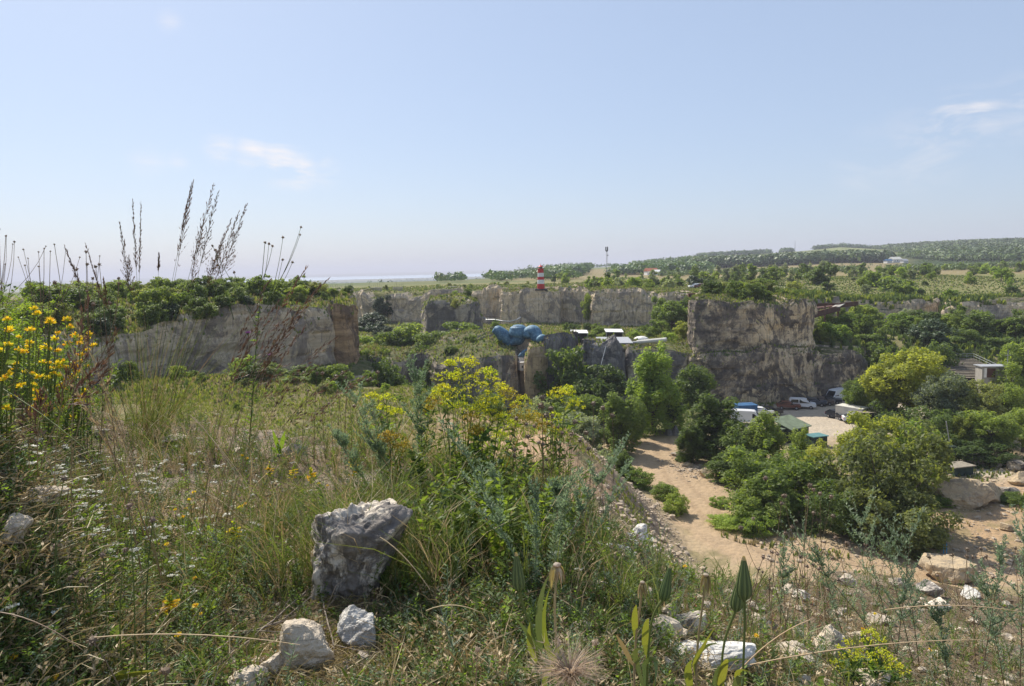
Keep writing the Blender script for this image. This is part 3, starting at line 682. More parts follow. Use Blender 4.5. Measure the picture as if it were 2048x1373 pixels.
for a in (
    # near, right of the road
    (1520, 965, 150, 70.5, 'shrub', 'g', 'green bush at the bend of the road left of the large olive tree'),
    (1480, 905, 130, 84, 'shrub', 'g', 'mid-green leafy bush right of the two pale boulders beside the dirt road'),
    (1550, 890, 200, 74, 'shrub', 'g', 'broad green bush overhanging the bend of the dirt road'),
    (1775, 838, 215, 67, 'shrub', 'o', 'large dark olive small-leaved tree, nearest and widest at the lower right'),
    (1800, 962, 190, 63, 'shrub', 'o', 'dark olive undergrowth bush at the foot of the largest lower right tree'),
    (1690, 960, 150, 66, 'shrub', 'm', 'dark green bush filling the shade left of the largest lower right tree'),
    (1640, 890, 110, 76, 'poplar', 'y', 'yellow-green sapling between the two big bushes right of the dirt road'),
    (1745, 828, 150, 80, 'round', 'y', 'bright yellow-green crown rising behind the large dark olive tree'),
    (1840, 850, 110, 76, 'round', 'l', 'light green crown at the right shoulder of the large dark olive tree'),
    (1425, 795, 140, 95, 'poplar', 'g', 'tall full green tree left of the blue container, above the roadside rocks'),
    (1385, 850, 75, 92, 'poplar', 'g', 'narrow green tree at the left flank of the tall tree above the roadside rocks'),
    (1475, 845, 110, 90, 'shrub', 'm', 'dark green bush behind the rocks on the right edge of the dirt road'),
    (1528, 828, 95, 87, 'poplar', 'g', 'upright green tree in front of the white van roof and blue container'),
    (1600, 862, 60, 82, 'poplar', 'g', 'slender green tree in front of the green-roofed shed'),
    (1575, 900, 80, 79, 'shrub', 'g', 'green bush below the green-roofed shed'),
    (1462, 1030, 85, 69, 'bush', 'l', 'low light-green bush on the inner bend of the dirt road'),
    (1510, 1020, 80, 67, 'bush', 'l', 'small light-green bush touching the shaded bend of the dirt road'),
    (1440, 992, 40, 75, 'bush', 'l', 'tiny light-green bush on the right edge of the dirt road'),
    (1880, 985, 60, 74, 'bush', 'l', 'small light green bush left of the cracked tan boulder'),
    (1870, 930, 60, 82, 'poplar', 'y', 'thin yellow-green sapling beside the small roof near the pale lane'),
    (2030, 985, 60, 74, 'bush', 'g', 'low green bush at the right edge above the tan slope'),
    # yellow tree group
    (1822, 702, 170, 112, 'round', 'y', 'large yellow-green tree left of the grandstand, brightest crown in the basin'),
    (1770, 735, 90, 114, 'round', 'y', 'smaller yellow-green tree leaning out from the large yellow-green one'),
    (1722, 762, 70, 117, 'round', 'g', 'round green tree at the end of the parked cars'),
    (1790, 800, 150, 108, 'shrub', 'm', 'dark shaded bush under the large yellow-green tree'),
    (1892, 748, 110, 104, 'round', 'w', 'silvery grey-green willow in front of the grandstand'),
    (1950, 765, 120, 103, 'round', 'o', 'olive-green tree below the red-doored hut'),
    (2010, 770, 90, 106, 'round', 'g', 'green tree at the right edge below the concrete block'),
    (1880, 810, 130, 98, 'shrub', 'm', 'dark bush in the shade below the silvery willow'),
    (1930, 832, 70, 93, 'poplar', 'y', 'bright sapling with yellowish tips behind the pale lane'),
    (1985, 825, 120, 92, 'round', 'g', 'full green tree behind the pale lane, second from the right edge'),
    (2050, 815, 90, 94, 'round', 'g', 'green tree cut by the right edge behind the pale lane'),
    (1960, 870, 130, 90, 'shrub', 'm', 'dark green hedge-like bush along the pale lane'),
    # centre
    (1308, 697, 125, 110, 'poplar', 'l', 'tallest poplar in the centre, in front of the netted rocks'),
    (1345, 775, 60, 112, 'poplar', 'm', 'dark poplar pressed against the right side of the tallest poplar'),
    (1385, 735, 80, 122, 'round', 'm', 'dark green tree against the foot of the tall rock tower'),
    (1235, 792, 105, 98, 'poplar', 'g', 'medium poplar left of the opening in the dirt road'),
    (1268, 800, 60, 104, 'shrub', 'm', 'dark shrub between the two central poplars'),
    (1200, 770, 45, 118, 'poplar', 'm', 'small narrow poplar in front of the netted rocks'),
    (1215, 735, 90, 126, 'round', 'm', 'dark bushy tree at the foot of the pointed netted rock'),
    (1165, 765, 120, 121, 'round', 'g', 'rounded green tree at the foot of the netted rocks'),
    (1130, 695, 110, 127, 'shrub', 'm', 'dark leafy shrub growing on the netted rock right of the tan pillar'),
    (1150, 825, 120, 100, 'shrub', 'w', 'silvery willow bush below the rounded green tree'),
    (1170, 790, 100, 110, 'round', 'g', 'green tree just above the silvery willow bush'),
    (1055, 795, 90, 104, 'shrub', 'w', 'grey-green bush below the tan rock pillar'),
    (1110, 812, 80, 106, 'round', 'g', 'green bush left of the silvery willow bush'),
    (1190, 892, 75, 76, 'shrub', 'w', 'grey-green feathery bush on the crest of the rubble bank'),
    (1245, 905, 60, 84, 'poplar', 'g', 'green bush at the foot of the medium poplar beside the road'),
    (1275, 935, 60, 82, 'bush', 'l', 'light-green bush on the left edge of the dirt road'),
    (1330, 965, 60, 78, 'bush', 'g', 'upper bush of the row along the left edge of the road'),
    (1352, 985, 55, 73, 'bush', 'g', 'lower bush of the row along the left edge of the road'),
    (975, 785, 90, 105, 'shrub', 'g', 'green bush below the low rock terrace, behind the yellow umbels'),
    (900, 775, 90, 108, 'shrub', 'm', 'dark green bush below the left half of the low rock terrace'),
    (830, 760, 80, 112, 'shrub', 'm', 'dark green bush at the left corner of the low rock terrace'),
    (770, 725, 90, 118, 'round', 'm', 'dark tree filling the gully left of the low rock terrace'),
    (735, 745, 70, 113, 'shrub', 'd', 'very dark bush in the gully beside the grey step of rock'),
    (775, 780, 90, 98, 'shrub', 'g', 'light bush at the back of the sandy bench'),
    (700, 775, 90, 92, 'shrub', 'l', 'pale green bush at the back left of the sandy bench'),
    (640, 765, 90, 90, 'shrub', 'l', 'yellowish green bush below the corner of the left cliff'),
    (590, 762, 80, 84, 'bush', 'l', 'low pale bush below the left cliff face'),
):
    ptree(*a[:6], a[6], G1)
for a in (
    (748, 628, 62, 205, 'round', 'd', 'dark ivy-like tree climbing the back wall near its left end'), (735, 650, 70, 196, 'shrub', 'd', 'dark shrub at the foot of the ivy-like tree on the back wall'), (765, 590, 40, 226, 'round', 'd', 'dark crown at the lip of the back wall near its left end'),
    (815, 650, 90, 160, 'round', 'g', 'bright green tree on the terrace left of the grass-capped mesa'), (775, 662, 70, 156, 'shrub', 'g', 'green shrub on the terrace nearer the brown buttress'),
    (850, 665, 70, 150, 'shrub', 'm', 'darker shrub in front of the grass-capped mesa'), (925, 642, 90, 158, 'round', 'g', 'bright green tree in front of the right half of the grass-capped mesa'),
    (895, 662, 60, 152, 'shrub', 'm', 'dark shrub left of the bright tree before the mesa'), (965, 660, 60, 154, 'shrub', 'm', 'shrub between the mesa and the blue sculpture'),
    (845, 688, 60, 142, 'bush', 'm', 'dark bush on the left cap of the low rock terrace'), (872, 700, 60, 138, 'shrub', 'm', 'dark shrub hanging over the low rock terrace'), (975, 700, 40, 136, 'bush', 'm', 'small bush on the right cap of the low rock terrace'),
    (725, 668, 60, 165, 'shrub', 'l', 'light green shrub just right of the brown buttress'), (720, 700, 50, 140, 'shrub', 'g', 'green shrub at the foot of the brown buttress'), (760, 700, 50, 142, 'shrub', 'g', 'green shrub in the hollow left of the terrace'),
    (1320, 640, 50, 166, 'shrub', 'g', 'shrub on the ledge left of the tall rock tower'), (1318, 592, 36, 184, 'round', 'g', 'tall tree against the back wall left of the tall rock tower'), (1345, 605, 70, 172, 'round', 'g', 'broad tree in the notch left of the tall rock tower'),
    (1374, 598, 50, 176, 'round', 'm', 'dark tree tucked behind the left edge of the tall rock tower'), (1368, 642, 45, 152, 'round', 'y', 'bright yellow-green tree touching the left edge of the tall rock tower'), (1340, 664, 40, 150, 'shrub', 'l', 'light shrub below the bright yellow-green tree by the tower'),
    (1290, 650, 70, 172, 'shrub', 'g', 'green shrub behind the grey canopy roofs'), (1262, 655, 40, 176, 'shrub', 'g', 'small green shrub at the foot of the back wall'), (1197, 655, 30, 170, 'round', 'g', 'small tree between the two white canopy roofs'),
    (1390, 690, 40, 142, 'shrub', 'm', 'dark shrub at the left shoulder of the rock tower ledge'), (1175, 590, 24, 204, 'round', 'g', 'small tree in the cleft of the back wall right of the lighthouse'),
): ptree(*a[:6], a[6], G2)
for a in (
    (1665, 645, 75, 152, 'round', 'l', 'brightest light green tree right of the tall rock tower'), (1700, 630, 55, 160, 'round', 'l', 'light green tree just right of the brightest one by the tower'), (1640, 660, 45, 150, 'poplar', 'y', 'yellow-green tree touching the right edge of the tower'),
    (1695, 625, 70, 166, 'round', 'm', 'dark green tree below the rust-brown walkway'), (1732, 612, 60, 166, 'round', 'g', 'tall green tree below the right end of the walkway'), (1775, 640, 60, 158, 'round', 'g', 'mid-green tree below the grey wall of the basin'),
    (1805, 628, 70, 160, 'round', 'l', 'light green tree in front of the grey wall of the basin'), (1740, 665, 70, 150, 'round', 'g', 'green tree at the left of the basin grove'), (1765, 690, 60, 144, 'shrub', 'm', 'dark shrub above the small rocky mound'),
    (1830, 655, 60, 150, 'poplar', 'w', 'silvery tree left of the very dark tree'), (1868, 642, 75, 142, 'round', 'd', 'very dark, almost black, round tree in the basin'), (1850, 620, 70, 160, 'round', 'm', 'dark green tree behind the very dark one'),
    (1900, 630, 50, 158, 'round', 'g', 'green tree left of the sandy yard'), (1958, 628, 75, 150, 'poplar', 'm', 'tall dark green tree in front of the sandy yard'), (1925, 660, 60, 146, 'round', 'm', 'mid-height tree above the grandstand'),
    (2000, 672, 70, 142, 'round', 'm', 'dark tree behind the right end of the grandstand'), (2040, 632, 60, 148, 'round', 'g', 'green tree at the right edge beside the sandy yard'), (2045, 690, 70, 130, 'round', 'g', 'green tree at the right edge above the concrete block'),
    (1815, 690, 60, 140, 'shrub', 'g', 'green shrub above the large yellow-green tree'), (2025, 728, 70, 118, 'poplar', 'g', 'young green tree right of the red-doored hut'), (1890, 680, 60, 138, 'shrub', 'm', 'shrub at the left end of the grandstand'), (1710, 690, 50, 146, 'shrub', 'm', 'dark shrub on the ledge right of the tower'),
    (1975, 655, 60, 160, 'shrub', 'm', 'shrub at the near edge of the sandy yard'), (1780, 700, 60, 135, 'shrub', 'm', 'dark shrub touching the rocky mound'), (1870, 690, 70, 132, 'round', 'm', 'dark round tree just behind the large yellow-green tree'),
): ptree(*a[:6], a[6], G3)
# scrub on top of the tower and the left cliff: things nothing tells apart
rsx = random.Random(5)
WH = ('far left end', 'left end', 'left of middle', 'middle', 'right of middle', 'right end', 'far right end')
PLACE = {'scrub on the rock tower': 'scrub on the rock tower top', 'low bushes on the tower end': 'low bush on the bare tower end', 'scrub covering the left cliff': 'scrub on the left cliff', 'bushes along the left cliff lip': 'bush overhanging the left cliff lip',
         'small bushes on the left cliff corner': 'bush on the left cliff corner', 'tuft bushes on the mesa': 'tuft on the mesa cap', 'bushes right of the lighthouse': 'plateau bush right of the lighthouse', 'bushes left of the lighthouse': 'plateau bush left of the lighthouse',
         'trees beyond the plateau bushes': 'tree beyond the lighthouse bushes', 'bushes above the right-hand basin': 'bush above the right-hand basin', 'trees behind the rock tower': 'tree on the lawn behind the tower', 'trees below the hillside field': 'tree below the hillside field', 'shrubs on the low rock terrace': 'shrub on the low rock terrace', 'shrubs below the mesa': 'shrub on the terrace below the mesa',
         'shrubs on the pit floor': 'shrub on the floor behind the canopies', 'bushes on the sandy bench': 'bush on the sandy bench', 'bushes below the left cliff': 'bush below the left cliff wall', 'trees in the basin grove': 'tree in the basin grove'}
def scrub(n, pxr, dr, zfun, hr, label, group, cols='mmgo', shapes=('shrub', 'bush'), lod='m', wf=(1.0, 1.6), ok=None):
    k = 0; t = 0; made = []
    while k < n and t < n * 40:
        t += 1; px = rsx.uniform(*pxr); d = rsx.uniform(*dr); p = at(px, 600, d); x = p.x
        if ok and not ok(px, d): continue
        h = rsx.uniform(*hr); wd = h * rsx.uniform(*wf) * .92; sh = rsx.choice(shapes); c = rsx.choice(cols)
        e = tree(x, d, h, wd, sh, c, lod, rsx.randrange(2), label, group)
        if zfun is not None: e.location.z = top_z(x, d, e.location.z) - .12
        k += 1; made.append((e, px, h, d, c))
    hs = sorted(m_[2] for m_ in made); ds = sorted(m_[3] for m_ in made); place = PLACE[group]
    for e, px, h, d, c in made:
        f = (px - pxr[0]) / (pxr[1] - pxr[0]); sz_ = 'small' if h < hs[len(hs) // 3] else ('tall' if h > hs[-1 - len(hs) // 5] else 'mid-sized')
        e['label'] = '%s %s %s, %s row, %s' % (sz_, {'m': 'dark green', 'g': 'green', 'l': 'light green', 'o': 'olive', 'w': 'grey-green', 'd': 'very dark', 'y': 'yellowish'}[c], place, 'front' if d < ds[len(ds) // 2] else 'back', WH[min(6, int(f * 7))])
scrub(26, (1408, 1540), (135, 156), lambda p, d: 20.3, (1.6, 3.4), 'dark green scrub bush on the flat top of the tall rock tower', 'scrub on the rock tower')
scrub(7, (1545, 1610), (137, 150), lambda p, d: 19.6, (.8, 1.6), 'low bush on the thinly grown right end of the rock tower top', 'low bushes on the tower end')
def zl(p, d): return 21.3 + 2.0 * S(0, 14, d - np.interp(p, [-60, 230, 660], [64, 86, 112]))
scrub(100, (60, 668), (70, 150), lambda p, d: float(zl(p, d)), (1.6, 3.9), 'dense dark green scrub bush on top of the left cliff', 'scrub covering the left cliff', ok=lambda p, d: d > np.interp(p, [-60, 230, 660], [66, 89, 117]) and d < np.interp(p, [0, 400, 660], [125, 148, 150]))
scrub(22, (60, 600), (72, 118), lambda p, d: float(zl(p, d)) - .9, (1.4, 2.6), 'bush overhanging the lip of the left cliff', 'bushes along the left cliff lip', 'mmd', ok=lambda p, d: abs(d - np.interp(p, [-60, 230, 660], [66, 88, 114])) < 1.6)
scrub(10, (640, 706), (119, 134), lambda p, d: 22.2, (.7, 1.6), 'small bush on the grassy corner of the left cliff', 'small bushes on the left cliff corner', 'gml')
scrub(9, (850, 955), (174, 188), lambda p, d: 20.4, (.5, 1.1), 'tiny tuft bush on the grassy cap of the mesa', 'tuft bushes on the mesa', 'ol')
scrub(12, (815, 1010), (135, 150), 1, (.7, 1.9), '', 'shrubs on the low rock terrace', 'mgl')
scrub(34, (690, 1000), (150, 205), 1, (.9, 2.8), '', 'shrubs below the mesa', 'mgldo')
scrub(22, (1130, 1385), (150, 184), 1, (.9, 2.6), '', 'shrubs on the pit floor', 'mgl')
scrub(34, (440, 1000), (66, 88), 1, (.5, 1.5), '', 'bushes on the sandy bench', 'glo')
scrub(44, (170, 730), (82, 104), 1, (1.2, 3.0), '', 'bushes below the left cliff', 'gloml', wf=(1.0, 1.6))
scrub(34, (1640, 2090), (128, 176), None, (3.0, 6.0), '', 'trees in the basin grove', 'gmmlwg', ('round', 'shrub', 'poplar'), 'm', (.7, 1.1), ok=lambda p, d: not (1880 < p < 2015 and d < 150) and not (1950 < p and 158 < d < 186) and not (p < 1745 and d < 150))
# plateau
def plo(lo): return lambda px, d: d > np.interp(at(px, 600, d).x, YB[0], YB[1]) + lo
scrub(30, (1175, 1345), (208, 300), None, (2.2, 4.2), 'light green bush on the plateau behind the back wall, right of the lighthouse', 'bushes right of the lighthouse', 'gglmw', lod='f', ok=plo(8))
scrub(18, (700, 1075), (236, 330), None, (1.0, 2.2), 'scattered low bush on the dry plateau left of the lighthouse', 'bushes left of the lighthouse', 'mgo', lod='f', ok=plo(8))
scrub(14, (1100, 1420), (300, 420), None, (3, 6), 'tree in the belt beyond the plateau bushes, right of the lighthouse', 'trees beyond the plateau bushes', 'gmlw', ('round', 'shrub', 'poplar'), 'f', (.6, 1.1))
scrub(46, (1690, 2048), (192, 330), None, (2.0, 5.0), 'green bush on the plateau above the right-hand basin', 'bushes above the right-hand basin', 'glmgw', ('shrub', 'round'), 'f', (.8, 1.3), ok=plo(5))
scrub(34, (1380, 1700), (240, 420), None, (3.5, 7.5), 'tree on the plateau lawn behind the rock tower', 'trees behind the rock tower', 'gmmw', ('round', 'poplar', 'shrub'), 'f', (.6, .95))
scrub(30, (1560, 2048), (330, 470), None, (3, 6), 'tree below the dry hillside field', 'trees below the hillside field', 'gmml', ('round', 'poplar', 'shrub'), 'f', (.7, 1.1))
for a in (
    (1215, 545, 16, 225, 'poplar', 'm', 'slim dark tree in front of the telecom mast'), (1388, 552, 34, 235, 'round', 'd', 'dark round tree beside the parked car on the plateau'), (1550, 536, 38, 240, 'round', 'm', 'large tree on the lawn behind the rock tower'), (1630, 540, 40, 245, 'round', 'm', 'full tree on the lawn right of the largest lawn tree'),
    (1588, 560, 28, 215, 'shrub', 'y', 'yellow-green bush on the lawn between two large trees'), (1410, 545, 40, 270, 'round', 'g', 'grey-green tree behind the dark round tree'), (1745, 545, 60, 240, 'round', 'g', 'broad tree group above the right-hand walkway end'), (1655, 565, 34, 218, 'poplar', 'm', 'dark tree at the end of the rust-brown walkway'),
    (1355, 560, 30, 240, 'poplar', 'g', 'upright tree left of the dark round tree'), (1790, 558, 90, 225, 'round', 'm', 'wide green tree above the grey wall of the basin'),
): ptree(*a[:6], a[6], 'single trees on the plateau', lod='f')

# far woods, one mass each
def mass(name, mats, places, seed, label, nleaf=36, leaf=(1.0, 2.0), trunk=False):
    rs = np.random.RandomState(seed); Vs = []; mi = []
    P_ = np.array(places); n = len(P_)
    idx = np.repeat(np.arange(n), nleaf); d = rs.normal(size=(len(idx), 3)); d /= np.linalg.norm(d, axis=1)[:, None]; d[:, 2] = np.abs(d[:, 2]) * 1.0 - .35 * (rs.rand(len(idx)) < .4)
    h = P_[idx, 3]; wd = P_[idx, 4]; rad = rs.uniform(.6, 1.05, len(idx))[:, None]
    Pt = P_[idx, :3] + d * rad * np.stack([wd / 2, wd / 2, h * .55], -1); Pt[:, 2] += h * .42
    V = leaf_quads(Pt, d + rs.normal(size=d.shape) * .35, 1.0, rs, 1.2); c = np.repeat(Pt, 4, 0); V = c + (V - c) * np.repeat(h * rs.uniform(*leaf, len(idx)) * .16, 4)[:, None]
    k = len(Pt); me = mkmesh(name, V, np.arange(k * 4), np.arange(k) * 4, np.full(k, 4), mats, (P_[idx, 5]).astype(int)); o = link(name, me); return tag(o, label, 'woods', None, 'stuff')
F1 = leafm('far_leaf_dark', (.052, .09, .034), (.08, .125, .045), .15, objvar=0); F2 = leafm('far_leaf_green', (.095, .16, .048), (.14, .205, .06), .2, objvar=0); F3 = leafm('far_leaf_grey', (.09, .125, .06), (.125, .16, .075), .2, objvar=0)
def far_places(n, pxr, dr, hr, fn=None, mats=(0, 1, 2), seed=0):
    rs = random.Random(seed); out = []
    for i in range(n * 6):
        if len(out) >= n: break
        px = rs.uniform(*pxr); d = math.exp(rs.uniform(math.log(dr[0]), math.log(dr[1]))); x = (px - CX) / F * d
        if fn and not fn(px, d): continue
        h = rs.uniform(*hr); out.append((x, d, float(H(x, d)) - .3, h, h * rs.uniform(.9, 1.9), rs.choice(mats)))
    return out
mass('forest_hill', [F1, F2, F3], far_places(8500, (1745, 2150), (620, 1720), (6, 11), lambda p, d: d > np.interp(p, [1745, 1830, 1900, 2150], [1450, 860, 690, 620]), (0, 0, 0, 1), 1) + far_places(1800, (1800, 2150), (600, 860), (5, 9), lambda p, d: d > np.interp(p, [1800, 1900, 2150], [820, 660, 600]), (0, 0, 1, 1), 21), 1, 'dark green forest covering the long hill at the far right', 30)
mass('pine_wood', [F1, F2, F3], far_places(900, (1395, 1775), (700, 790), (9, 13), lambda p, d: p > 1395, (0, 0, 0, 0, 1), 2), 2, 'dark pine wood in a band below the hilltop fields', 40)
mass('ridge_trees', [F1, F2, F3], far_places(1000, (1400, 1760), (1480, 1660), (7, 13), lambda p, d: vn(p * .04, 0, 0) > -.25 or p < 1500, (0, 0, 1), 3) + far_places(90, (1120, 1400), (1500, 1640), (5, 10), lambda p, d: vn(p * .06, 3, 0) > .1, (0, 1), 4), 3, 'trees along the skyline ridge right of the telecom mast', 40)
mass('mixed_wood', [F1, F2, F3], far_places(1500, (1100, 1420), (560, 1000), (6, 10), lambda p, d: d < np.interp(p, [1100, 1200, 1420], [1500, 900, 1000]) and vn(p * .02, d * .004, 1) > -.45, (0, 1, 1), 5) + far_places(1000, (880, 1160), (420, 1500), (3, 7.5), lambda p, d: vn(p * .02, d * .003, 5) > -.35 + S(1060, 880, p) * .3, (0, 1, 1, 2), 6), 5, 'mixed green woodland behind the lighthouse and below the mast', 34)
mass('scrub_belt', [F1, F2, F3], far_places(700, (1290, 2150), (430, 520), (2.5, 5), lambda p, d: vn(p * .02, d * .02, 9) > -.1, (1, 1, 2, 0), 8) + far_places(260, (1300, 2150), (520, 700), (1.5, 3), lambda p, d: vn(p * .03, d * .02, 4) > .15, (1, 2), 9), 8, 'scattered scrub across the dry field below the woods', 34)
mass('plain_trees', [F1, F2, F3], far_places(1500, (540, 1150), (900, 4600), (6, 12), lambda p, d: vn(p * .012, math.log(d) * 9, 2) > 0, (0, 1, 2), 10), 10, 'thin tree rows on the hazy plain before the lake', 18)
# ---------------------------------------------------------------- built things
M_red = plain('red_paint', (.55, .035, .03), .5, var=.2, scale=2); M_white = plain('white_paint', (.78, .77, .74), .5, var=.12, scale=2)
M_dark = plain('dark_metal', (.05, .05, .055), .6, var=.3); M_steel = plain('galvanised_steel', (.42, .43, .44), .5, .3, var=.2)
M_rust = plain('rusty_steel', (.13, .06, .04), .8, var=.45, scale=1.2); M_wood = plain('weathered_wood', (.30, .26, .20), .85, var=.4, scale=3)
M_conc = plain('concrete', (.38, .36, .32), .9, var=.3, scale=1.5, bump=.3); M_cont = plain('container_white', (.62, .60, .54), .6, var=.15, scale=1)
M_bluec = plain('container_blue', (.045, .13, .27), .55, var=.3, scale=1); M_greenr = plain('green_roof_felt', (.16, .20, .13), .85, var=.35, scale=1.5)
M_dgreen = plain('dark_green_boards', (.035, .06, .05), .8, var=.4, scale=2); M_teal = plain('teal_sheet', (.10, .22, .22), .6, var=.3, scale=1)
M_glass = plain('dark_glass', (.02, .025, .03), .12, var=.2, spec=.6); M_tyre = plain('tyre', (.02, .02, .02), .9); M_rim = plain('wheel_rim', (.4, .4, .42), .4, .6)
M_lamp = plain('lamp_glass', (.75, .75, .72), .2, var=.05); M_tail = plain('tail_light_red', (.45, .02, .02), .3, var=.1)
M_tile = plain('roof_tile', (.38, .13, .07), .8, var=.3, scale=1); M_stone = plain('pale_stone', (.50, .46, .40), .9, var=.25, scale=2); M_bplas = plain('blue_plastic', (.03, .14, .42), .5, var=.2)
M_bstake = plain('blue_stake_paint', (.10, .38, .60), .5, var=.1)
m, nt = newmat('sculpture_blue'); s = NT(nt); v = s.obj()
c = s.mix(s.mapr(s.noise(v, .55, 7, .65), .38, .62), (.05, .12, .195), (.10, .215, .31)); c = s.mix(s.mapr(s.noise(v, 2.2, 6, .7), .5, .72, 0, .6), c, (.30, .46, .54))
N = s.n('ShaderNodeNewGeometry'); sz = s.n('ShaderNodeSeparateXYZ'); s.l(N.outputs['Position'], sz.inputs[0])
s.out(c, .6, s.bump(s.noise(v, 1.2, 6), .5, .2), 0, .3); M_sculpt = m

def thing(name, loc, rz, label, cat, group=None): return empty(name, loc, rz, label, cat, group)
# lighthouse
p = at(1082, 579, 209); zl_ = 20.75
t = thing('lighthouse', (p.x, 209, zl_), 0, 'red and white banded lighthouse prop on the edge of the back cliff', 'lighthouse')
Ht = 7.3
def rr(f): return 1.18 - .42 * f
for nm, f0, f1, mt in (('red_band', 0, .21, M_red), ('white_band', .21, .38, M_white), ('red_band', .38, .5, M_red), ('white_band', .5, .66, M_white), ('red_band', .66, .82, M_red)):
    b = MB(); b.lathe((0, 0, 0), [(rr(f0), f0 * Ht), (rr((f0 + f1) / 2), (f0 + f1) / 2 * Ht), (rr(f1), f1 * Ht)], mt, 20); b.build(nm, t)
b = MB(); b.lathe((0, 0, 0), [(.98, .82 * Ht), (.98, .835 * Ht), (.9, .84 * Ht)], M_red, 20); b.build('gallery', t)
b = MB(); b.lathe((0, 0, 0), [(.5, .835 * Ht), (.5, .91 * Ht)], M_glass, 12); lan = b.build('lantern', t)
b = MB(); b.lathe((0, 0, 0), [(.78, .905 * Ht), (.5, .94 * Ht), (.12, .985 * Ht), (.05, 1.0 * Ht), (.03, 1.05 * Ht)], M_red, 16); b.build('roof', t)
b = MB(); b.box((0, 0, -.2), (3.6, 3.0, .45), M_dark); b.build('plinth', t)
b = MB(); b.tube([(1, 0, 3.4), (5.2, 0, 3.35)], .07, M_dark, 5); b.tube([(4.0, 0, 3.35), (4.0, 0, -.2)], .06, M_dark, 5); b.build('boom', t)
for px, wz, nm in ((1117, 1.7, 'blue container left of the lower plateau bushes, right of the lighthouse'), (1139, 1.0, 'smaller blue crate second to the right of the lighthouse')):
    q = at(px, 575, 213); z = float(H(q.x, 213)); z = max(z, 20.0)
    b = MB(); b.box((0, 0, .55), (wz, 1.2, 1.1), M_bplas); b.box((0, 0, 1.13), (wz * 1.05, 1.28, .07), M_bplas); tag(b.build('blue_crate'), nm, 'crate').location = (q.x, 213, z)
# telecom mast
d_ = 262; q = at(1214, 560, d_); zg = float(H(q.x, d_)); zt = at(1214, 501, d_).z
t = thing('telecom_mast', (q.x, d_, zg), 0, 'tall lattice telecom mast with a dark antenna cluster on top', 'mast'); hh = zt - zg
b = MB()
for i in range(3):
    a = i * 2.094; b.tube([(.55 * math.cos(a), .55 * math.sin(a), 0), (.24 * math.cos(a), .24 * math.sin(a), hh)], .05, M_steel, 4)
nst = 18
for k in range(nst):
    z0, z1 = hh * k / nst, hh * (k + 1) / nst; r0, r1 = .55 - .31 * k / nst, .55 - .31 * (k + 1) / nst
    for i in range(3):
        a, c_ = i * 2.094, ((i + 1) % 3) * 2.094; b.tube([(r0 * math.cos(a), r0 * math.sin(a), z0), (r1 * math.cos(c_), r1 * math.sin(c_), z1)], .028, M_steel, 3, False)
b.build('lattice', t)
for i in range(3):
    b = MB(); a = i * 2.094 + .5; b.box((.42 * math.cos(a), .42 * math.sin(a), hh + .55), (.28, .16, 1.5), M_dark, a); b.build('antenna', t)
b = MB(); b.lathe((0, 0, hh - .5), [(.25, 0), (.5, .3), (.52, .4), (.3, .45)], M_dark, 10); b.build('platform', t)
b = MB(); b.lathe((.35, -.1, hh - 1.9), [(.05, 0), (.22, .06), (.22, .12)], M_dark, 10, axis=(0, -1, .2)); b.build('dish', t)
q = at(1590, 497, 1520); b = MB(); b.tube([(0, 0, 0), (0, 0, 13), (0, 0, 25)], [.45, .35, .15], M_dark, 5)
for z in (9, 16, 22): b.tube([(-.9, 0, z), (.9, 0, z)], .15, M_dark, 4)
tag(b.build('radio_mast'), 'thin distant radio mast standing alone on the skyline ridge', 'mast').location = (q.x, 1520, float(H(q.x, 1520)))
# stacked stone pallets with rods at the plateau edge
for i, (px, d_, wd) in enumerate(((692, 252, 5), (751, 250, 4.6), (796, 248, 3.6), (910, 240, 4.8), (664, 262, 4))):
    q = at(px, 572, d_); z = float(H(q.x, d_)); t = thing('pallet_stack', (q.x, d_, z), random.uniform(-.2, .2), ['stack of stone slabs with upright rods, second from the left cliff on the plateau', 'stack of stone slabs with the tallest upright rods on the plateau', 'narrow stack of slabs with upright rods right of the tallest one', 'pale stack of slabs nearest the lighthouse, almost without rods', 'faint stack of slabs with rods closest to the left cliff'][i], 'pallet stack', 'stacks of slabs on the plateau edge')
    for k in range(3):
        b = MB(); b.box((random.uniform(-.1, .1), 0, .25 + k * .5), (wd, 1.4, .22), M_stone); b.box((0, 0, .08 + k * .5), (wd * .9, 1.2, .12), M_wood); b.build('slab', t)
    for k in range(7 if i != 3 else 2):
        b = MB(); x = -wd / 2 + wd * k / 6; b.tube([(x, random.uniform(-.5, .5), 0), (x + random.uniform(-.05, .05), 0, random.uniform(1.8, 3.2))], .035, M_dark, 4); b.build('rod', t)

# blue sculpture
p0 = at(1045, 676, 138.5); O = Vector((p0.x, 138.5, 10.5))
t = thing('sculpture', O, 0, 'giant blue painted sculpture of rounded lobes draped over the rocks', 'sculpture')
def sw(px, py, d): return at(px, py, d) - O
def lobe(nm, pts, rad, n=20):
    b = MB(); P_ = [sw(*q) for q in pts]; out = []; R_ = []
    for i in range(len(P_) - 1):
        for k in range(6):
            u = k / 6; a = P_[max(i - 1, 0)]; b1 = P_[i]; c1 = P_[i + 1]; d1 = P_[min(i + 2, len(P_) - 1)]
            out.append(.5 * ((2 * b1) + (c1 - a) * u + (2 * a - 5 * b1 + 4 * c1 - d1) * u * u + (3 * b1 - a - 3 * c1 + d1) * u ** 3)); R_.append(rad[i] + (rad[i + 1] - rad[i]) * (u * u * (3 - 2 * u)))
    out.append(P_[-1]); R_.append(rad[-1])
    b.tube(out, [max(.02, r) for r in R_], M_sculpt, n); return b.build(nm, t, True)
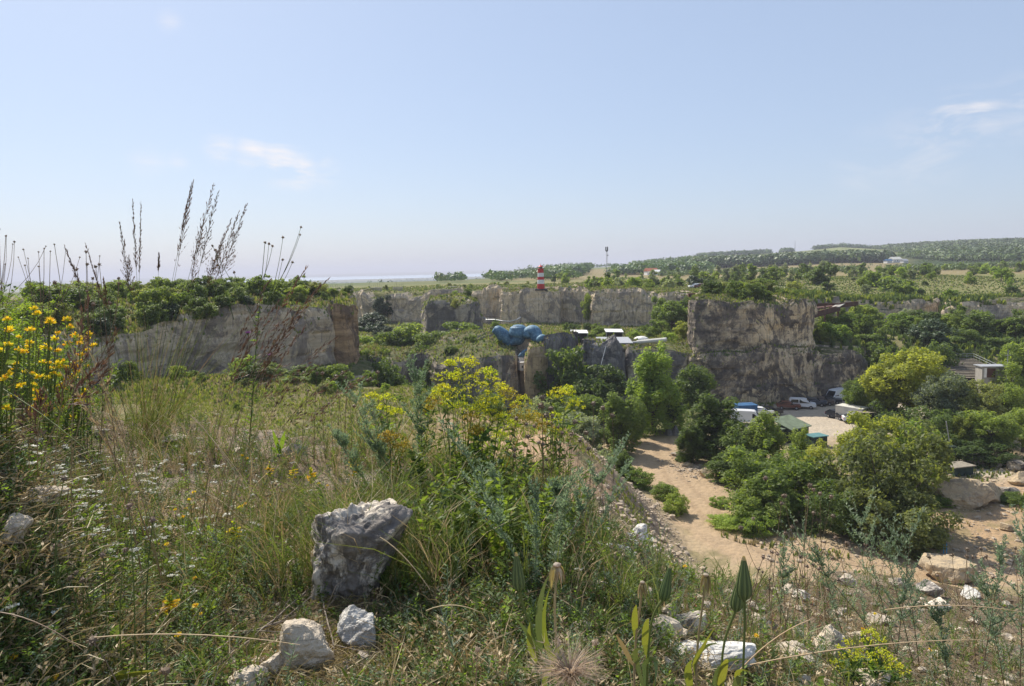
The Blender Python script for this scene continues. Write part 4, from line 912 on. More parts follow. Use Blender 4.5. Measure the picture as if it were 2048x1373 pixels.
lobe('lobe', ((986, 659, 140), (988, 660, 140), (997, 663, 140), (1007, 672, 140), (1015, 684, 140), (1014, 692, 140)), (.15, .75, 1.15, 1.35, 1.1, .3))
lobe('lobe', ((1037, 649.5, 140), (1037, 651.5, 140), (1037, 657, 140), (1036, 667, 140), (1034, 677, 140), (1020, 687, 139.6), (1009, 693, 139.5)), (.3, 1.15, 1.75, 1.95, 1.6, .6, .1))
lobe('lobe', ((1054, 678, 138.4), (1055, 674, 138.5), (1058, 667, 138.8), (1067, 665, 138.6), (1073, 675, 138), (1072, 690, 137.5), (1062, 700, 137), (1048, 707, 136.5), (1036, 713, 136)), (.3, 1.1, 1.35, 1.45, 1.3, .85, .6, .6, .1))
lobe('lobe', ((1078, 686, 136), (1079, 681, 136), (1085, 677, 136), (1094, 681, 136), (1102, 686, 136)), (.3, .75, .8, .6, .15))
# small white stage houses in the gap
for i, (px, py, wx, hz_, lb) in enumerate(((1043, 721, 1.5, .9, 'upper white box hut wedged in the rock gap below the blue sculpture'), (1046, 733, 1.7, 1.5, 'lower white hut with two dark windows in the rock gap'))):
    q = at(px, py, 136.5 - i * 1.5); t = thing('stage_hut', q, .3, lb, 'hut', 'white huts in the rock gap')
    b = MB(); b.box((0, 0, 0), (wx, 1.4, hz_), M_white); b.build('wall', t); b = MB(); b.box((0, 0, hz_ / 2 + .08), (wx * 1.15, 1.6, .14), M_white); b.build('roof', t)
    if i:
        for k in (-.35, .35): b = MB(); b.box((k, -.72, 0), (.3, .06, .45), M_dark); b.build('window', t)
    b = MB(); b.box((0, 0, -hz_ / 2 - 4), (wx * .9, 1.3, 8.0), M_rockP); b.build('pier', t)
# curved walkway ring above the sculpture
t = thing('curved_walkway', at(1005, 640, 176), 0, 'thin pale curved walkway ring mounted below the back cliff', 'walkway'); O2 = t.location.copy()
arc = [at(px, py, d) - O2 for px, py, d in ((968, 635, 178), (972, 640, 175), (990, 640, 173), (1005, 642.5, 172), (1020, 643.5, 172), (1033, 640, 173), (1041, 635, 176))]
b = MB(); b.tube(arc, .16, M_steel, 5); b.build('deck', t); b = MB(); b.tube([a + Vector((0, 0, .8)) for a in arc[:4]], .05, M_rust, 4); b.build('rail', t)
for a in arc[::2]:
    b = MB(); b.tube([a + Vector((0, 0, .8)), Vector((a.x, a.y, 10 - O2.z))], .06, M_dark, 4); b.build('post', t)
# canopy roofs on the stage
def canopy(px0, px1, py, d, dep, tilt, lb, back=True, mt=M_white, hz_=2.6):
    a = at(px0, py, d); c_ = at(px1, py, d); w_ = (c_ - a).length; t = thing('canopy', ((a.x + c_.x) / 2, d, a.z), -.05, lb, 'canopy', 'canopies on the stage')
    b = MB(); V = [(-w_ / 2, -dep / 2, 0), (w_ / 2, -dep / 2, -.12), (w_ / 2 - .2, dep / 2, tilt - .12), (-w_ / 2 - .2, dep / 2, tilt)]
    b.add(V + [(x, y, z - .14) for x, y, z in V], [(0, 1, 2, 3), (7, 6, 5, 4), (0, 4, 5, 1), (1, 5, 6, 2), (2, 6, 7, 3), (3, 7, 4, 0)], mt); b.build('roof', t)
    for sx in (-1, 1):
        for sy in (-1, 1): b = MB(); b.tube([(sx * (w_ / 2 - .15), sy * (dep / 2 - .15), -.1 + (tilt if sy > 0 else 0)), (sx * (w_ / 2 - .15), sy * (dep / 2 - .15), -hz_ - 1.5)], .06, M_steel, 5); b.build('post', t)
    if back: b = MB(); b.box((0, dep / 2 - .4, -hz_ / 2 + .1), (w_ * .94, .08, hz_), M_dark); b.build('back_panel', t)
canopy(1143, 1176, 665, 152, 2.4, .45, 'left white slanted canopy with dark back on the stage')
canopy(1211, 1246, 663, 152, 2.4, .45, 'right white slanted canopy with dark back on the stage')
canopy(1196, 1262, 683, 140, 6.5, .55, 'wide flat grey canopy behind the pointed netted rock', False, M_steel)
t = thing('pipe_beam', at(1290, 684, 137), 0, 'long white tube beam lying across the rock shelf beside the canopies', 'beam'); O3 = t.location.copy()
b = MB(); A_ = at(1242, 688, 139) - O3; B_ = at(1334, 679.5, 136) - O3; b.tube([A_, A_.lerp(B_, .35)], .22, M_steel, 8); b.build('thin_section', t); b = MB(); b.tube([A_.lerp(B_, .35), A_.lerp(B_, .98), B_], [.42, .42, .3], M_cont, 10); b.build('thick_section', t)
for f in (.2, .6, .92): b = MB(); c_ = A_.lerp(B_, f); b.tube([c_, (c_.x, c_.y, c_.z - 3.0)], .09, M_dark, 5); b.build('leg', t)
q = at(1282, 681, 143); b = MB(); V, Fc = ICO[1]; b.add([(x * 1.7, y * 1.2, max(z, -.1) * .9) for x, y, z in V], Fc, M_white); tag(b.build('covered_boat'), 'white tarpaulin-covered heap behind the tube beam', 'tarpaulin').location = q
q = at(1212, 692, 129.8); r_ = at(1202, 730, 127.5) - q; b = MB(); b.tube([(0, 0, 0), r_], .05, M_white, 4); tag(b.build('cable'), 'thin white cable running down the netted rock', 'cable').location = q

# rust-brown walkway right of the tower
t = thing('steel_walkway', at(1660, 610, 162), 0, 'rust-brown folded steel walkway and ramp behind the rock tower', 'walkway'); O4 = t.location.copy()
def slab(nm, a, b_, w_, hgt, mt, par=t, base=O4):
    A = at(*a) - base; B = at(*b_) - base; dr = (B - A); sd_ = Vector((-dr.y, dr.x, 0)).normalized() * w_ / 2; h_ = Vector((0, 0, hgt)); m_ = MB()
    m_.add([A - sd_, B - sd_, B + sd_, A + sd_, A - sd_ - h_, B - sd_ - h_, B + sd_ - h_, A + sd_ - h_], [(0, 1, 2, 3), (7, 6, 5, 4), (0, 4, 5, 1), (1, 5, 6, 2), (2, 6, 7, 3), (3, 7, 4, 0)], mt); return m_.build(nm, par)
slab('upper_ramp', (1602, 607, 166), (1676, 607, 163), .25, 1.2, M_rust); slab('ramp', (1676, 607, 163), (1716, 603, 167), .25, 1.1, M_rust); slab('lower_ramp', (1614, 628, 150), (1680, 611, 162), .3, 1.3, M_rust)
slab('handrail', (1616, 622, 149.5), (1650, 615, 156), .2, .25, M_rust); slab('landing', (1671, 614, 160), (1684, 606.5, 165), 1.6, .15, M_conc); slab('deck', (1606, 618, 158), (1672, 611, 163), 1.8, .15, M_rust)
for px, d in ((1618, 151), (1650, 157), (1676, 163), (1710, 167)):
    b = MB(); q = at(px, 618, d) - O4; b.tube([(q.x, q.y, q.z + .6), (q.x, q.y, q.z - 8)], .2, M_rust, 6); b.build('support', t)
q = at(1383, 597, 178); b = MB(); b.box((0, 0, 0), (1.7, 1.2, 2.6), M_rust); b.box((0, -.62, .1), (1.1, .05, 1.6), M_dark); tag(b.build('rust_gate'), 'small rust-brown gate box at the left edge of the tower scrub', 'gate').location = q

# cars
CP = {}
def car(px, py, L, rz, paint, label, kind='hatch', group='vehicles parked below the rock tower', z=0., pos=None):
    q = gz(px, py, z) if pos is None else Vector(pos)
    t = thing({'van': 'parked_van', 'hatch': 'parked_car', 'long': 'parked_van'}[kind], (q.x, q.y, z + .03), rz, label, {'van': 'van', 'hatch': 'car', 'long': 'van'}[kind], group)
    Wd = {'van': 1.85, 'hatch': 1.78, 'long': 2.0}[kind]; Hh = {'van': 1.85, 'hatch': 1.48, 'long': 2.4}[kind]
    if kind == 'hatch': prof = [(-.5, .32), (-.5, .62), (-.47, .66), (-.22, .66), (-.08, .97), (.28, 1.0), (.44, .74), (.5, .68), (.5, .32)]; gl = [(-.205, .66), (-.075, .945), (.27, .97), (.42, .70)]
    elif kind == 'van': prof = [(-.5, .25), (-.5, .5), (-.44, .56), (-.28, .62), (-.14, .96), (-.05, 1.0), (.46, 1.0), (.5, .9), (.5, .25)]; gl = [(-.26, .62), (-.13, .93), (.12, .95), (.12, .6)]
    else: prof = [(-.5, .22), (-.5, .42), (-.46, .48), (-.36, .55), (-.25, .9), (-.2, .98), (-.1, 1.0), (.49, 1.0), (.5, .95), (.5, .22)]; gl = [(-.35, .56), (-.25, .87), (-.14, .88), (-.14, .54)]
    prof = [(x * L, z * Hh) for x, z in prof]; gl = [(x * L, z * Hh) for x, z in gl]; n = len(prof)
    b = MB()
    def sec(y, k, inset): return [(x * (1 - .012 * inset), y * (1 - (.10 * inset if z > Hh * .66 else .0)), z) for x, z in prof]
    V = sec(-Wd / 2, 0, 1) + sec(-Wd / 2 * .9, 0, 0) + sec(Wd / 2 * .9, 0, 0) + sec(Wd / 2, 0, 1)
    V = [(x, y, z + (.0 if abs(y) > Wd * .4 else .035)) for x, y, z in V]
    Fc = [tuple(range(n)), tuple(range(4 * n - 1, 3 * n - 1, -1))]
    for r_ in range(3): Fc += [(r_ * n + i, (r_ + 1) * n + i, (r_ + 1) * n + (i + 1) % n, r_ * n + (i + 1) % n) for i in range(n)]
    b.add(V, Fc, paint); b.build('body', t)
    for sy in (-1, 1):
        b = MB(); y = sy * (Wd / 2 + .004); b.add([(x, y * (.905 if z > Hh * .66 else 1.0), z - .02) for x, z in gl], [(0, 1, 2, 3) if sy < 0 else (3, 2, 1, 0)], M_glass); b.build('window', t)
        if kind == 'van': b = MB(); b.add([(x * L, y * (.905 if z > .66 else 1.), z * Hh) for x, z in ((.15, .62), (.15, .92), (.42, .92), (.44, .62))], [(0, 1, 2, 3)], M_glass); b.build('window', t)
    i0 = 3 if kind != 'long' else 3
    a_, c_ = prof[3], prof[4]; b = MB(); o_ = -.02 * L; b.add([(a_[0] + .02 * L + o_, s_ * Wd * .42, a_[1] + .04) for s_ in (-1, 1)] + [(c_[0] + o_ * .6, s_ * Wd * .38, c_[1] + .015) for s_ in (1, -1)], [(0, 1, 2, 3)], M_glass); b.build('windscreen', t)
    rx = L * .5 + .01; b = MB(); zt_ = .92 if kind != 'hatch' else .9
    if kind == 'hatch': b.add([(.29 * L + .05, -Wd * .38, .985 * Hh), (.29 * L + .05, Wd * .38, .985 * Hh), (.43 * L + .05, Wd * .41, .77 * Hh), (.43 * L + .05, -Wd * .41, .77 * Hh)], [(0, 1, 2, 3)], M_glass)
    else: b.box((rx, 0, Hh * .72), (.03, Wd * .7, Hh * .26), M_glass)
    b.build('rear_window', t)
    wr = .33
    for sx in (-.31, .31):
        for sy in (-1, 1):
            b = MB(); b.lathe((sx * L, sy * (Wd / 2 - .2), wr), [(wr, 0), (wr, .2), (wr * .75, .22)], M_tyre, 14, axis=(0, sy, 0)); w_ = b.build('wheel', t)
            b = MB(); b.lathe((sx * L, sy * (Wd / 2 + .012), wr), [(wr * .6, 0), (wr * .5, .015)], M_rim, 10, axis=(0, sy, 0)); b.build('rim', w_)
    for sy in (-1, 1):
        b = MB(); b.box((-L * .5 - .0, sy * Wd * .36, Hh * (.5 if kind == 'hatch' else .4)), (.06, .3, .16), M_lamp); b.build('headlight', t)
        b = MB(); b.box((L * .5 + .0, sy * Wd * .42, Hh * .52), (.06, .2, .22), M_tail); b.build('tail_light', t)
    return t
def paint(nm, c): return plain(nm, c, .28, .1, var=.06, scale=1, spec=.5)
P_or = paint('paint_orange', (.17, .06, .035)); P_wh = paint('paint_white', (.74, .75, .77)); P_dk = paint('paint_black', (.025, .028, .035)); P_br = paint('paint_brown', (.13, .10, .085)); P_gy = paint('paint_grey', (.07, .08, .10)); P_lb = paint('paint_pale_blue', (.42, .52, .58))
hd = math.atan2(1, -2.4)   # noses point away and to the left
car(1577, 819, 4.1, hd + .1, P_or, 'orange-brown car at the left end of the row below the tall cliff')
car(1605, 817, 4.6, hd, P_wh, 'white van with side windows in the row below the tall cliff', 'van')
car(1629, 812, 4.3, hd - .1, P_gy, 'dark grey car right of the windowed white van'); car(1644, 810, 4.4, hd - .1, P_br, 'brown car, second right of the windowed white van')
car(1660, 807, 4.2, hd - .1, P_dk, 'black car just in front of the long white van'); car(1674, 803, 5.6, math.pi - 2.65, P_wh, 'long white panel van without side windows by the cliff', 'long')
car(1692, 800, 4.9, math.pi - 2.65, P_lb, 'pale blue-grey van at the right end of the row', 'van'); car(1524, 831, 3.9, hd + .2, P_wh, 'small white car between the blue container and the orange car')
car(1540, 830, 4.3, hd + .2, P_dk, 'black car right of the small white car'); car(1676, 838, 4.2, 1.9, P_dk, 'black car parked against the cream container')
car(1712, 846, 4.2, 2.9, P_wh, 'white car roof showing in front of the cream container'); car(1495, 849, 5.4, 2.8, P_wh, 'white van half hidden behind the upright green tree', 'long')
zz = 19.6
for px, py, cp, lb in ((1391, 583, P_wh, 'white car parked by the dark round tree on the plateau'), (1400, 583.5, P_or, 'reddish car next to the white one on the plateau')):
    q = at(px, py, 218); car(0, 0, 4.4, .1, cp, lb, 'hatch', 'cars on the plateau', pos=(q.x, 218, 0), z=float(H(q.x, 218)))

def boxhouse(name, px, py, dims, rz, wall, roof, label, cat, extra=None, z=0., over=.1, rt_=.12):
    q = gz(px, py, z); t = thing(name, (q.x, q.y, z), rz, label, cat); b = MB(); b.box((0, 0, dims[2] / 2), dims, wall)
    b.build('wall', t); b = MB(); b.box((0, 0, dims[2] + rt_ / 2 + .003), (dims[0] + over, dims[1] + over, rt_), roof); b.build('roof', t)
    return t
def ribs(t, dims, mt, n=14):
    b = MB()
    for k in range(n):
        x = -dims[0] / 2 + dims[0] * (k + .5) / n; b.box((x, -dims[1] / 2 - .02, dims[2] / 2), (dims[0] / n * .45, .04, dims[2] * .9), mt); b.box((x, dims[1] / 2 + .02, dims[2] / 2), (dims[0] / n * .45, .04, dims[2] * .9), mt)
    b.build('corrugated_side', t)
t = boxhouse('shipping_container', 1490, 838, (3.4, 2.4, 2.5), .1, M_bluec, M_bluec, 'blue shipping container beside the small white car', 'container'); ribs(t, (3.4, 2.4, 2.5), M_bluec)
b = MB(); b.box((1.715, 0, 1.25), (.03, 2.1, 2.2), M_bluec); b.build('door', t)
t = boxhouse('shipping_container', 1704, 842, (4.6, 2.3, 2.4), -.95, M_cont, M_cont, 'cream container standing alone on the pale yard', 'container'); ribs(t, (4.6, 2.3, 2.4), M_cont, 18)
# green shed: pitched felt roof over dark boards
q = gz(1580, 880); t = thing('shed', q, .55, 'shed with a patched pale green roof and dark green walls', 'shed')
b = MB(); b.box((0, 0, 1.1), (4.2, 3.4, 2.2), M_dgreen); b.build('wall', t)
b = MB(); V = [(-2.4, -2.0, 2.25), (2.4, -2.0, 2.25), (2.4, 1.9, 3.3), (-2.4, 1.9, 3.3)]; b.add(V + [(x, y, z - .12) for x, y, z in V], [(0, 1, 2, 3), (7, 6, 5, 4), (0, 4, 5, 1), (1, 5, 6, 2), (2, 6, 7, 3), (3, 7, 4, 0)], M_greenr); b.build('roof', t)
b = MB(); b.box((.9, -1.72, 1.0), (.9, .06, 1.9), M_dark); b.build('door', t)
b = MB(); b.box((-2.9, .4, 1.05), (1.6, 2.4, 2.1), M_dgreen); b.box((-2.9, .4, 2.2), (1.9, 2.7, .1), M_greenr); b.build('lean_to', t)
t = boxhouse('lean_to', 1760, 846, (7.5, 3.0, 2.0), -.05, M_dark, M_wood, 'open lean-to with a pinkish board roof right of the cream container', 'shelter', over=.5)
for k in range(4): b = MB(); b.tube([(-3.6 + 2.4 * k, -1.75, 0), (-3.6 + 2.4 * k, -1.75, 2.0)], .06, M_wood, 5); b.build('post', t)
t = boxhouse('hut', 1632, 893, (2.4, 1.8, 1.6), .3, M_dgreen, M_teal, 'small hut with a flat teal roof below the pale yard', 'hut', over=.3)
t = boxhouse('hut', 1915, 948, (2.9, 1.8, 1.1), .25, M_dgreen, M_wood, 'low hut with a grey board roof beside the pale lane', 'hut', over=.4)
t = boxhouse('hut', 1890, 925, (1.7, 1.6, 2.2), .2, M_dgreen, M_dgreen, 'dark green cabin half hidden left of the pale lane', 'hut')
t = boxhouse('concrete_wall', 2052, 822, (4.6, 1.2, 3.6), .1, M_conc, M_conc, 'pale concrete block wall at the right edge between trees', 'wall')
b = MB(); b.box((0, -.62, 2.0), (4.4, .08, .35), M_dark); b.build('slot', t)
t = boxhouse('market_table', 2036, 832, (3.4, 1.6, 1.1), .1, M_dark, M_white, 'white-topped low stall at the right edge under the concrete wall', 'stall', over=.5)
# grandstand
q = at(1945, 760, 126); zg = float(H(q.x, 126)); rz_ = -.12
t = thing('grandstand', (q.x, 126, zg - 1.2), rz_, 'weathered wooden grandstand of many bench rows with a rail', 'grandstand')
zb_ = at(1945, 757, 122).z - (zg - 1.2); zt_ = at(1945, 716, 136).z - (zg - 1.2)
nrow = 14
for k in range(nrow):
    f = k / (nrow - 1); y = -3.5 + 13 * f; z = zb_ + (zt_ - zb_) * f; b = MB(); b.box((.2 * f, y, z), (9.6, .5, .1), M_wood); b.box((.2 * f, y + .45, z - .32), (9.6, .1, .5), M_dark); b.build('bench', t)
b = MB(); V = [(-4.8, -3.7, zb_ - .6), (5, -3.7, zb_ - .6), (5, 10, zt_ - .6), (-4.8, 10, zt_ - .6)]; b.add(V + [(x, y, 0) for x, y, z in V], [(0, 1, 2, 3), (0, 4, 5, 1), (1, 5, 6, 2), (2, 6, 7, 3), (3, 7, 4, 0)], M_dark); b.build('understructure', t)
b = MB()
for hgt in (.45, .9): b.tube([(-4.9, 10, zt_ + hgt), (5.1, 10, zt_ + hgt), (5.1, -3.6, zb_ + hgt)], .045, M_steel, 5)
for k in range(9): b.tube([(-4.9 + 10 * k / 8, 10, zt_ - .2), (-4.9 + 10 * k / 8, 10, zt_ + .9)], .04, M_steel, 4)
for k in range(7): f = k / 6; b.tube([(5.1, -3.6 + 13.6 * f, zb_ + (zt_ - zb_) * f - .2), (5.1, -3.6 + 13.6 * f, zb_ + (zt_ - zb_) * f + .9)], .04, M_steel, 4)
b.build('railing', t)
q = at(1981, 754, 121); t = thing('hut', (q.x, 121, q.z), -.12, 'small grey hut with a dark red door at the grandstand corner', 'hut')
b = MB(); b.box((0, 0, .95), (4.0, 2.2, 1.9), M_conc); b.build('wall', t); b = MB(); b.box((0, 0, 1.99), (4.5, 2.7, .16), M_steel); b.build('roof', t)
b = MB(); b.box((-.55, -1.13, .85), (1.4, .06, 1.6), M_rust); b.build('door', t); b = MB(); b.box((-1.45, -1.13, .9), (.4, .06, 1.7), M_white); b.build('post_panel', t)
b = MB(); b.box((0, 0, -2.2), (4.0, 2.2, 4.4), M_conc); b.build('base', t)
for px, y0, y1, d, lb in ((1887, 686, 718, 131, 'thin bare pole left of the grandstand'), (2014, 700, 745, 122, 'thin bare pole with a small arm right of the grandstand')):
    a = at(px, y0, d); c_ = at(px, y1, d); b = MB(); b.tube([(0, 0, -2), (0, 0, a.z - c_.z)], .06, M_steel, 5); b.tube([(-.5, 0, a.z - c_.z - 1), (.5, 0, a.z - c_.z - 1)], .04, M_steel, 4); tag(b.build('lamp_pole'), lb, 'pole').location = c_
a = gz(1906, 925); b = MB(); b.tube([(0, 0, -.2), at(1892, 843, a.y) - a], .07, M_steel, 5); tag(b.build('leaning_pole'), 'leaning grey pole at the left end of the pale lane', 'pole').location = a
# far houses
def house(px, py, d, dims, roofm, lb):
    q = at(px, py, d); z = float(H(q.x, d)); t = thing('farmhouse', (q.x, d, z), .2, lb, 'house'); b = MB(); b.box((0, 0, dims[2] / 2), dims, M_white); b.build('wall', t)
    x, y, z_ = dims[0] / 2 + .4, dims[1] / 2 + .4, dims[2]; b = MB(); b.add([(-x, -y, z_), (x, -y, z_), (x, y, z_), (-x, y, z_), (-x, 0, z_ + dims[1] * .35), (x, 0, z_ + dims[1] * .35)], [(0, 1, 5, 4), (2, 3, 4, 5), (0, 4, 3), (1, 2, 5)], roofm); b.build('roof', t)
    for k in (-1, 0, 1): b = MB(); b.box((k * dims[0] * .28, -dims[1] / 2 - .03, dims[2] * .5), (dims[0] * .1, .06, dims[2] * .35), M_glass); b.build('window', t)
house(1302, 531, 545, (9, 7, 3), M_tile, 'distant white house with a red tile roof below the ridge'); house(1312, 535, 535, (6, 5, 2.4), M_white, 'low pale outbuilding beside the distant red-roofed house')
house(1790, 520, 690, (10, 7, 3.2), M_cont, 'distant flat white building at the edge of the hill forest'); house(1776, 524, 680, (6, 5, 2.4), M_bluec, 'distant low bluish building left of the white one'); house(1808, 524, 675, (5, 5, 2), M_steel, 'distant low grey shed right of the white building')

# ---------------------------------------------------------------- rocks
M_boulder = rockm('boulder_tan', (.44, .345, .225), (.25, .205, .15), (.50, .39, .25), .38, .0, False, 2.5, bands=.3)
M_brock = rockm('boulder_grey', (.36, .31, .25), (.10, .09, .085), (.44, .37, .28), .48, .0, False, 3, bands=.2)
M_rubble = rockm('rubble', (.44, .36, .27), (.24, .20, .16), (.50, .40, .28), .38, .0, False, 4, bands=.1)
def rock_verts(sub, seed, facet=.5, rough=.12, sc=(1, 1, 1)):
    rs = np.random.RandomState(seed); V = np.array(ICO[sub][0]); nrm = rs.normal(size=(16, 3)); nrm /= np.linalg.norm(nrm, axis=1)[:, None]; dd = rs.uniform(.55, .9, 16)
    d = V @ nrm.T; k = np.where(d > .05, dd / np.maximum(d, .05), 9).min(1); R_ = 1 + (np.minimum(k, 1.15) - 1) * (facet + .4)
    R_ = R_ * (1 + rough * fbm(V[:, 0] * 2.2 + seed, V[:, 1] * 2.2, V[:, 2] * 2.2, 5) + rough * .35 * fbm(V[:, 0] * 9 + seed, V[:, 1] * 9, V[:, 2] * 9, 4))
    return V * R_[:, None] * np.array(sc)
def rock(px, py, wpx, hpx, mt, label, seed, sub=3, name='boulder', rz=None, depth=1.0, loc=None, rough=.14, group=None, tilt=(0, 0), zoff=.32, cat='rock'):
    q = hit(px, py) if loc is None else Vector(loc); k = q.length if False else math.hypot(q.x, q.y); sx = wpx / F * k / 2; szz = hpx / F * k / 2
    V = rock_verts(sub, seed, .65, rough, (sx, (sx + szz) / 2 * depth, szz))
    me = mkmesh(name, V, np.array(ICO[sub][1]).ravel(), np.arange(len(ICO[sub][1])) * 3, np.full(len(ICO[sub][1]), 3), [mt], None, sub > 4)
    o = link(name, me); o.location = (q.x, q.y, q.z + szz * (1 - zoff * 2) + 0); o.rotation_euler = (tilt[0], tilt[1], random.uniform(-.4, .4) if rz is None else rz); return tag(o, label, cat, group)
for a in ((1925, 1010, 92, 60, M_boulder, 'largest tan sandstone boulder with a flat cut face, left one of the pair', 3), (1962, 998, 70, 55, M_boulder, 'tan sandstone boulder leaning behind the largest one', 9),
          (2004, 990, 50, 26, M_brock, 'grey boulder right of the tan pair'), (2040, 968, 40, 34, M_boulder, 'tan boulder cut by the right edge of the lane'), (2036, 940, 44, 30, M_brock, 'grey squared boulder beyond the lane at the right edge'),
          (1953, 930, 42, 30, M_brock, 'square grey boulder on the far side of the pale lane'), (1990, 934, 30, 18, M_brock, 'small grey boulder on the far side of the pale lane'),
          (1902, 1160, 85, 72, M_boulder, 'pale tan boulder with a rope beside the lower right slope'), (2013, 1062, 26, 22, M_boulder, 'small tan boulder alone on the right-hand slope'), (1858, 985, 26, 34, M_boulder, 'small pale boulder in the grass left of the tan pair'),
          (1363, 913, 46, 18, M_brock, 'flat grey slab on top of the roadside rock pile'), (1372, 920, 30, 18, M_brock, 'grey block below the flat slab in the roadside pile'), (1392, 916, 32, 18, M_boulder, 'tan block right of the flat slab in the roadside pile'),
          (1412, 954, 34, 22, M_boulder, 'rounded pale boulder by the road, left of two'), (1437, 956, 24, 24, M_boulder, 'squarish pale boulder by the road, right of two'), (1374, 934, 22, 10, M_boulder, 'small tan stone under the roadside slabs')):
    seed = a[6] if len(a) > 6 else int(a[0]); rock(*a[:6], seed, sub=4 if a[2] > 60 else 3, group=None, loc=gz(a[0], a[1], .0) + Vector((0, 0, float(H(*gz(a[0], a[1], 0)[:2])))))
for px, lb in ((1337, 'left dark pointed tent-like net cone at the end of the dirt road'), (1351, 'right dark pointed tent-like net cone at the end of the dirt road')):
    q = gz(px, 871); b = MB(); k = 9; b.lathe((0, 0, -.1), [(.75, 0), (.62, .5), (.42, 1.1), (.2, 1.6), (.03, 1.75)], M_net, k); tag(b.build('net_cone'), lb, 'tent').location = q
for dx in (-3, 3):
    q = gz(1890 + dx, 1108); b = MB(); b.tube([(0, 0, -.2), (0, .05, .95)], .045, M_bstake, 5); tag(b.build('stake'), 'left blue marker stake near the lower right boulder' if dx < 0 else 'right blue marker stake near the lower right boulder', 'stake').location = q
# loose rubble
M_peb = rockm('pebbles', (.40, .35, .29), (.20, .17, .145), (.46, .38, .29), .40, .0, False, 20, bands=.1)
def rubble(name, places, mt, label, seed, tpl=6, sub=0):
    Vs = [rock_verts(sub, seed + i, .6, .3, (1, random.uniform(.6, 1.1), random.uniform(.45, .8))) for i in range(tpl)]; Fc = np.array(ICO[sub][1]); P_ = np.array(places); n = len(P_); rs = np.random.RandomState(seed)
    outV = []; outF = []; off = 0
    for i in range(tpl):
        sel = P_[i::tpl]; m_ = len(sel); an = rs.uniform(0, 6.28, m_); c_, s_ = np.cos(an), np.sin(an); v = Vs[i]
        X = (v[None, :, 0] * c_[:, None] - v[None, :, 1] * s_[:, None]) * sel[:, 3:4] + sel[:, 0:1]; Y = (v[None, :, 0] * s_[:, None] + v[None, :, 1] * c_[:, None]) * sel[:, 3:4] + sel[:, 1:2]; Z = v[None, :, 2] * sel[:, 3:4] + sel[:, 2:3] + sel[:, 3:4] * .2
        outV.append(np.stack([X, Y, Z], -1).reshape(-1, 3)); outF.append((Fc[None] + (np.arange(m_) * len(v))[:, None, None] + off).reshape(-1, 3)); off += m_ * len(v)
    V = np.concatenate(outV); Fa = np.concatenate(outF); me = mkmesh(name, V, Fa.ravel(), np.arange(len(Fa)) * 3, np.full(len(Fa), 3), [mt]); return tag(link(name, me), label, 'rubble', None, 'stuff')
rs = np.random.RandomState(3)
x = rs.uniform(2, 20, 16000); y = rs.uniform(42, 92, 16000); z = H(x, y); k = (z > .3) & (z < 10.5) & (fbm(x * .3, y * .3, 5, 3) > -.15); sz_ = .05 * (rs.pareto(2.2, 16000) + 1); sz_ = np.minimum(sz_, .5)
rubble('rubble_slope', np.stack([x, y, z, sz_], -1)[k], M_rubble, 'loose grey-brown rubble covering the slope left of the dirt road', 5)
x = rs.uniform(22, 62, 18000); y = rs.uniform(50, 100, 18000); z = H(x, y); k = (fbm(x * .2, y * .2, 5, 3) > .0) | ((x > 38) & (y < 82)); px_, py_ = proj(x, y, z); k &= ~((px_ < 1500) & (px_ > 1290) & (np.hypot(x - 24, y - 92) > 5)); sz_ = np.minimum(.04 * (rs.pareto(2.0, 18000) + 1), .4)
rubble('scattered_stones', np.stack([x, y, z, sz_], -1)[k], M_rubble, 'small tan stones scattered over the earth right of the road', 9)
a = gz(1395, 940); x = a.x + rs.normal(0, 1.7, 500); y = a.y + rs.normal(0, 2.6, 500); rubble('stone_pile', np.stack([x, y, H(x, y), np.minimum(.08 * (rs.pareto(2.2, 500) + 1), .4)], -1), M_rubble, 'pile of tan rubble between the slabs and the road boulders', 4)

# scrub grass on bench, terrace, plateau rims: uncountable tufts
def tufts(name, n, xr, yr, cond, hr, mats, label, seed, nb=7, wf=.10, lean=.35, caps=True):
    rs = np.random.RandomState(seed); x = rs.uniform(*xr, n); y = rs.uniform(*yr, n); z = H(x, y); k = cond(x, y, z); x, y, z = x[k], y[k], z[k]; n = len(x)
    if caps: z = np.array([top_z(a_, b_, c_) for a_, b_, c_ in zip(x, y, z)])
    x = np.repeat(x, nb); y = np.repeat(y, nb); z = np.repeat(z, nb); g = np.repeat(rs.randint(0, len(mats), n), nb); N_ = len(x); hh = rs.uniform(*hr, N_); an = rs.uniform(0, 6.28, N_); le = rs.uniform(0, lean, N_) * hh; bx = x + rs.normal(0, .18, N_) * hh; by = y + rs.normal(0, .18, N_) * hh
    dx, dy = np.cos(an), np.sin(an); w_ = hh * wf; B = np.stack([bx, by, z - .03], -1); side = np.stack([-dy, dx, 0 * dx], -1) * w_[:, None]; mid = B + np.stack([dx * le * .3, dy * le * .3, hh * .55], -1); top = B + np.stack([dx * le, dy * le, hh], -1)
    V = np.stack([B - side, B + side, mid + side * .8, top, mid - side * .8], 1).reshape(-1, 3)
    me = mkmesh(name, V, np.arange(N_ * 5), np.arange(N_) * 5, np.full(N_, 5), mats, g); return tag(link(name, me), label, 'grass', None, 'stuff')
L_gr1 = leafm('grass_green', (.17, .22, .05), (.25, .27, .08), .35, objvar=0); L_gr2 = leafm('grass_dry', (.31, .27, .15), (.40, .345, .20), .25, objvar=0, tint=(1.1, 1, .7)); L_gr3 = leafm('herb_dark', (.085, .13, .04), (.13, .18, .055), .3, objvar=0)
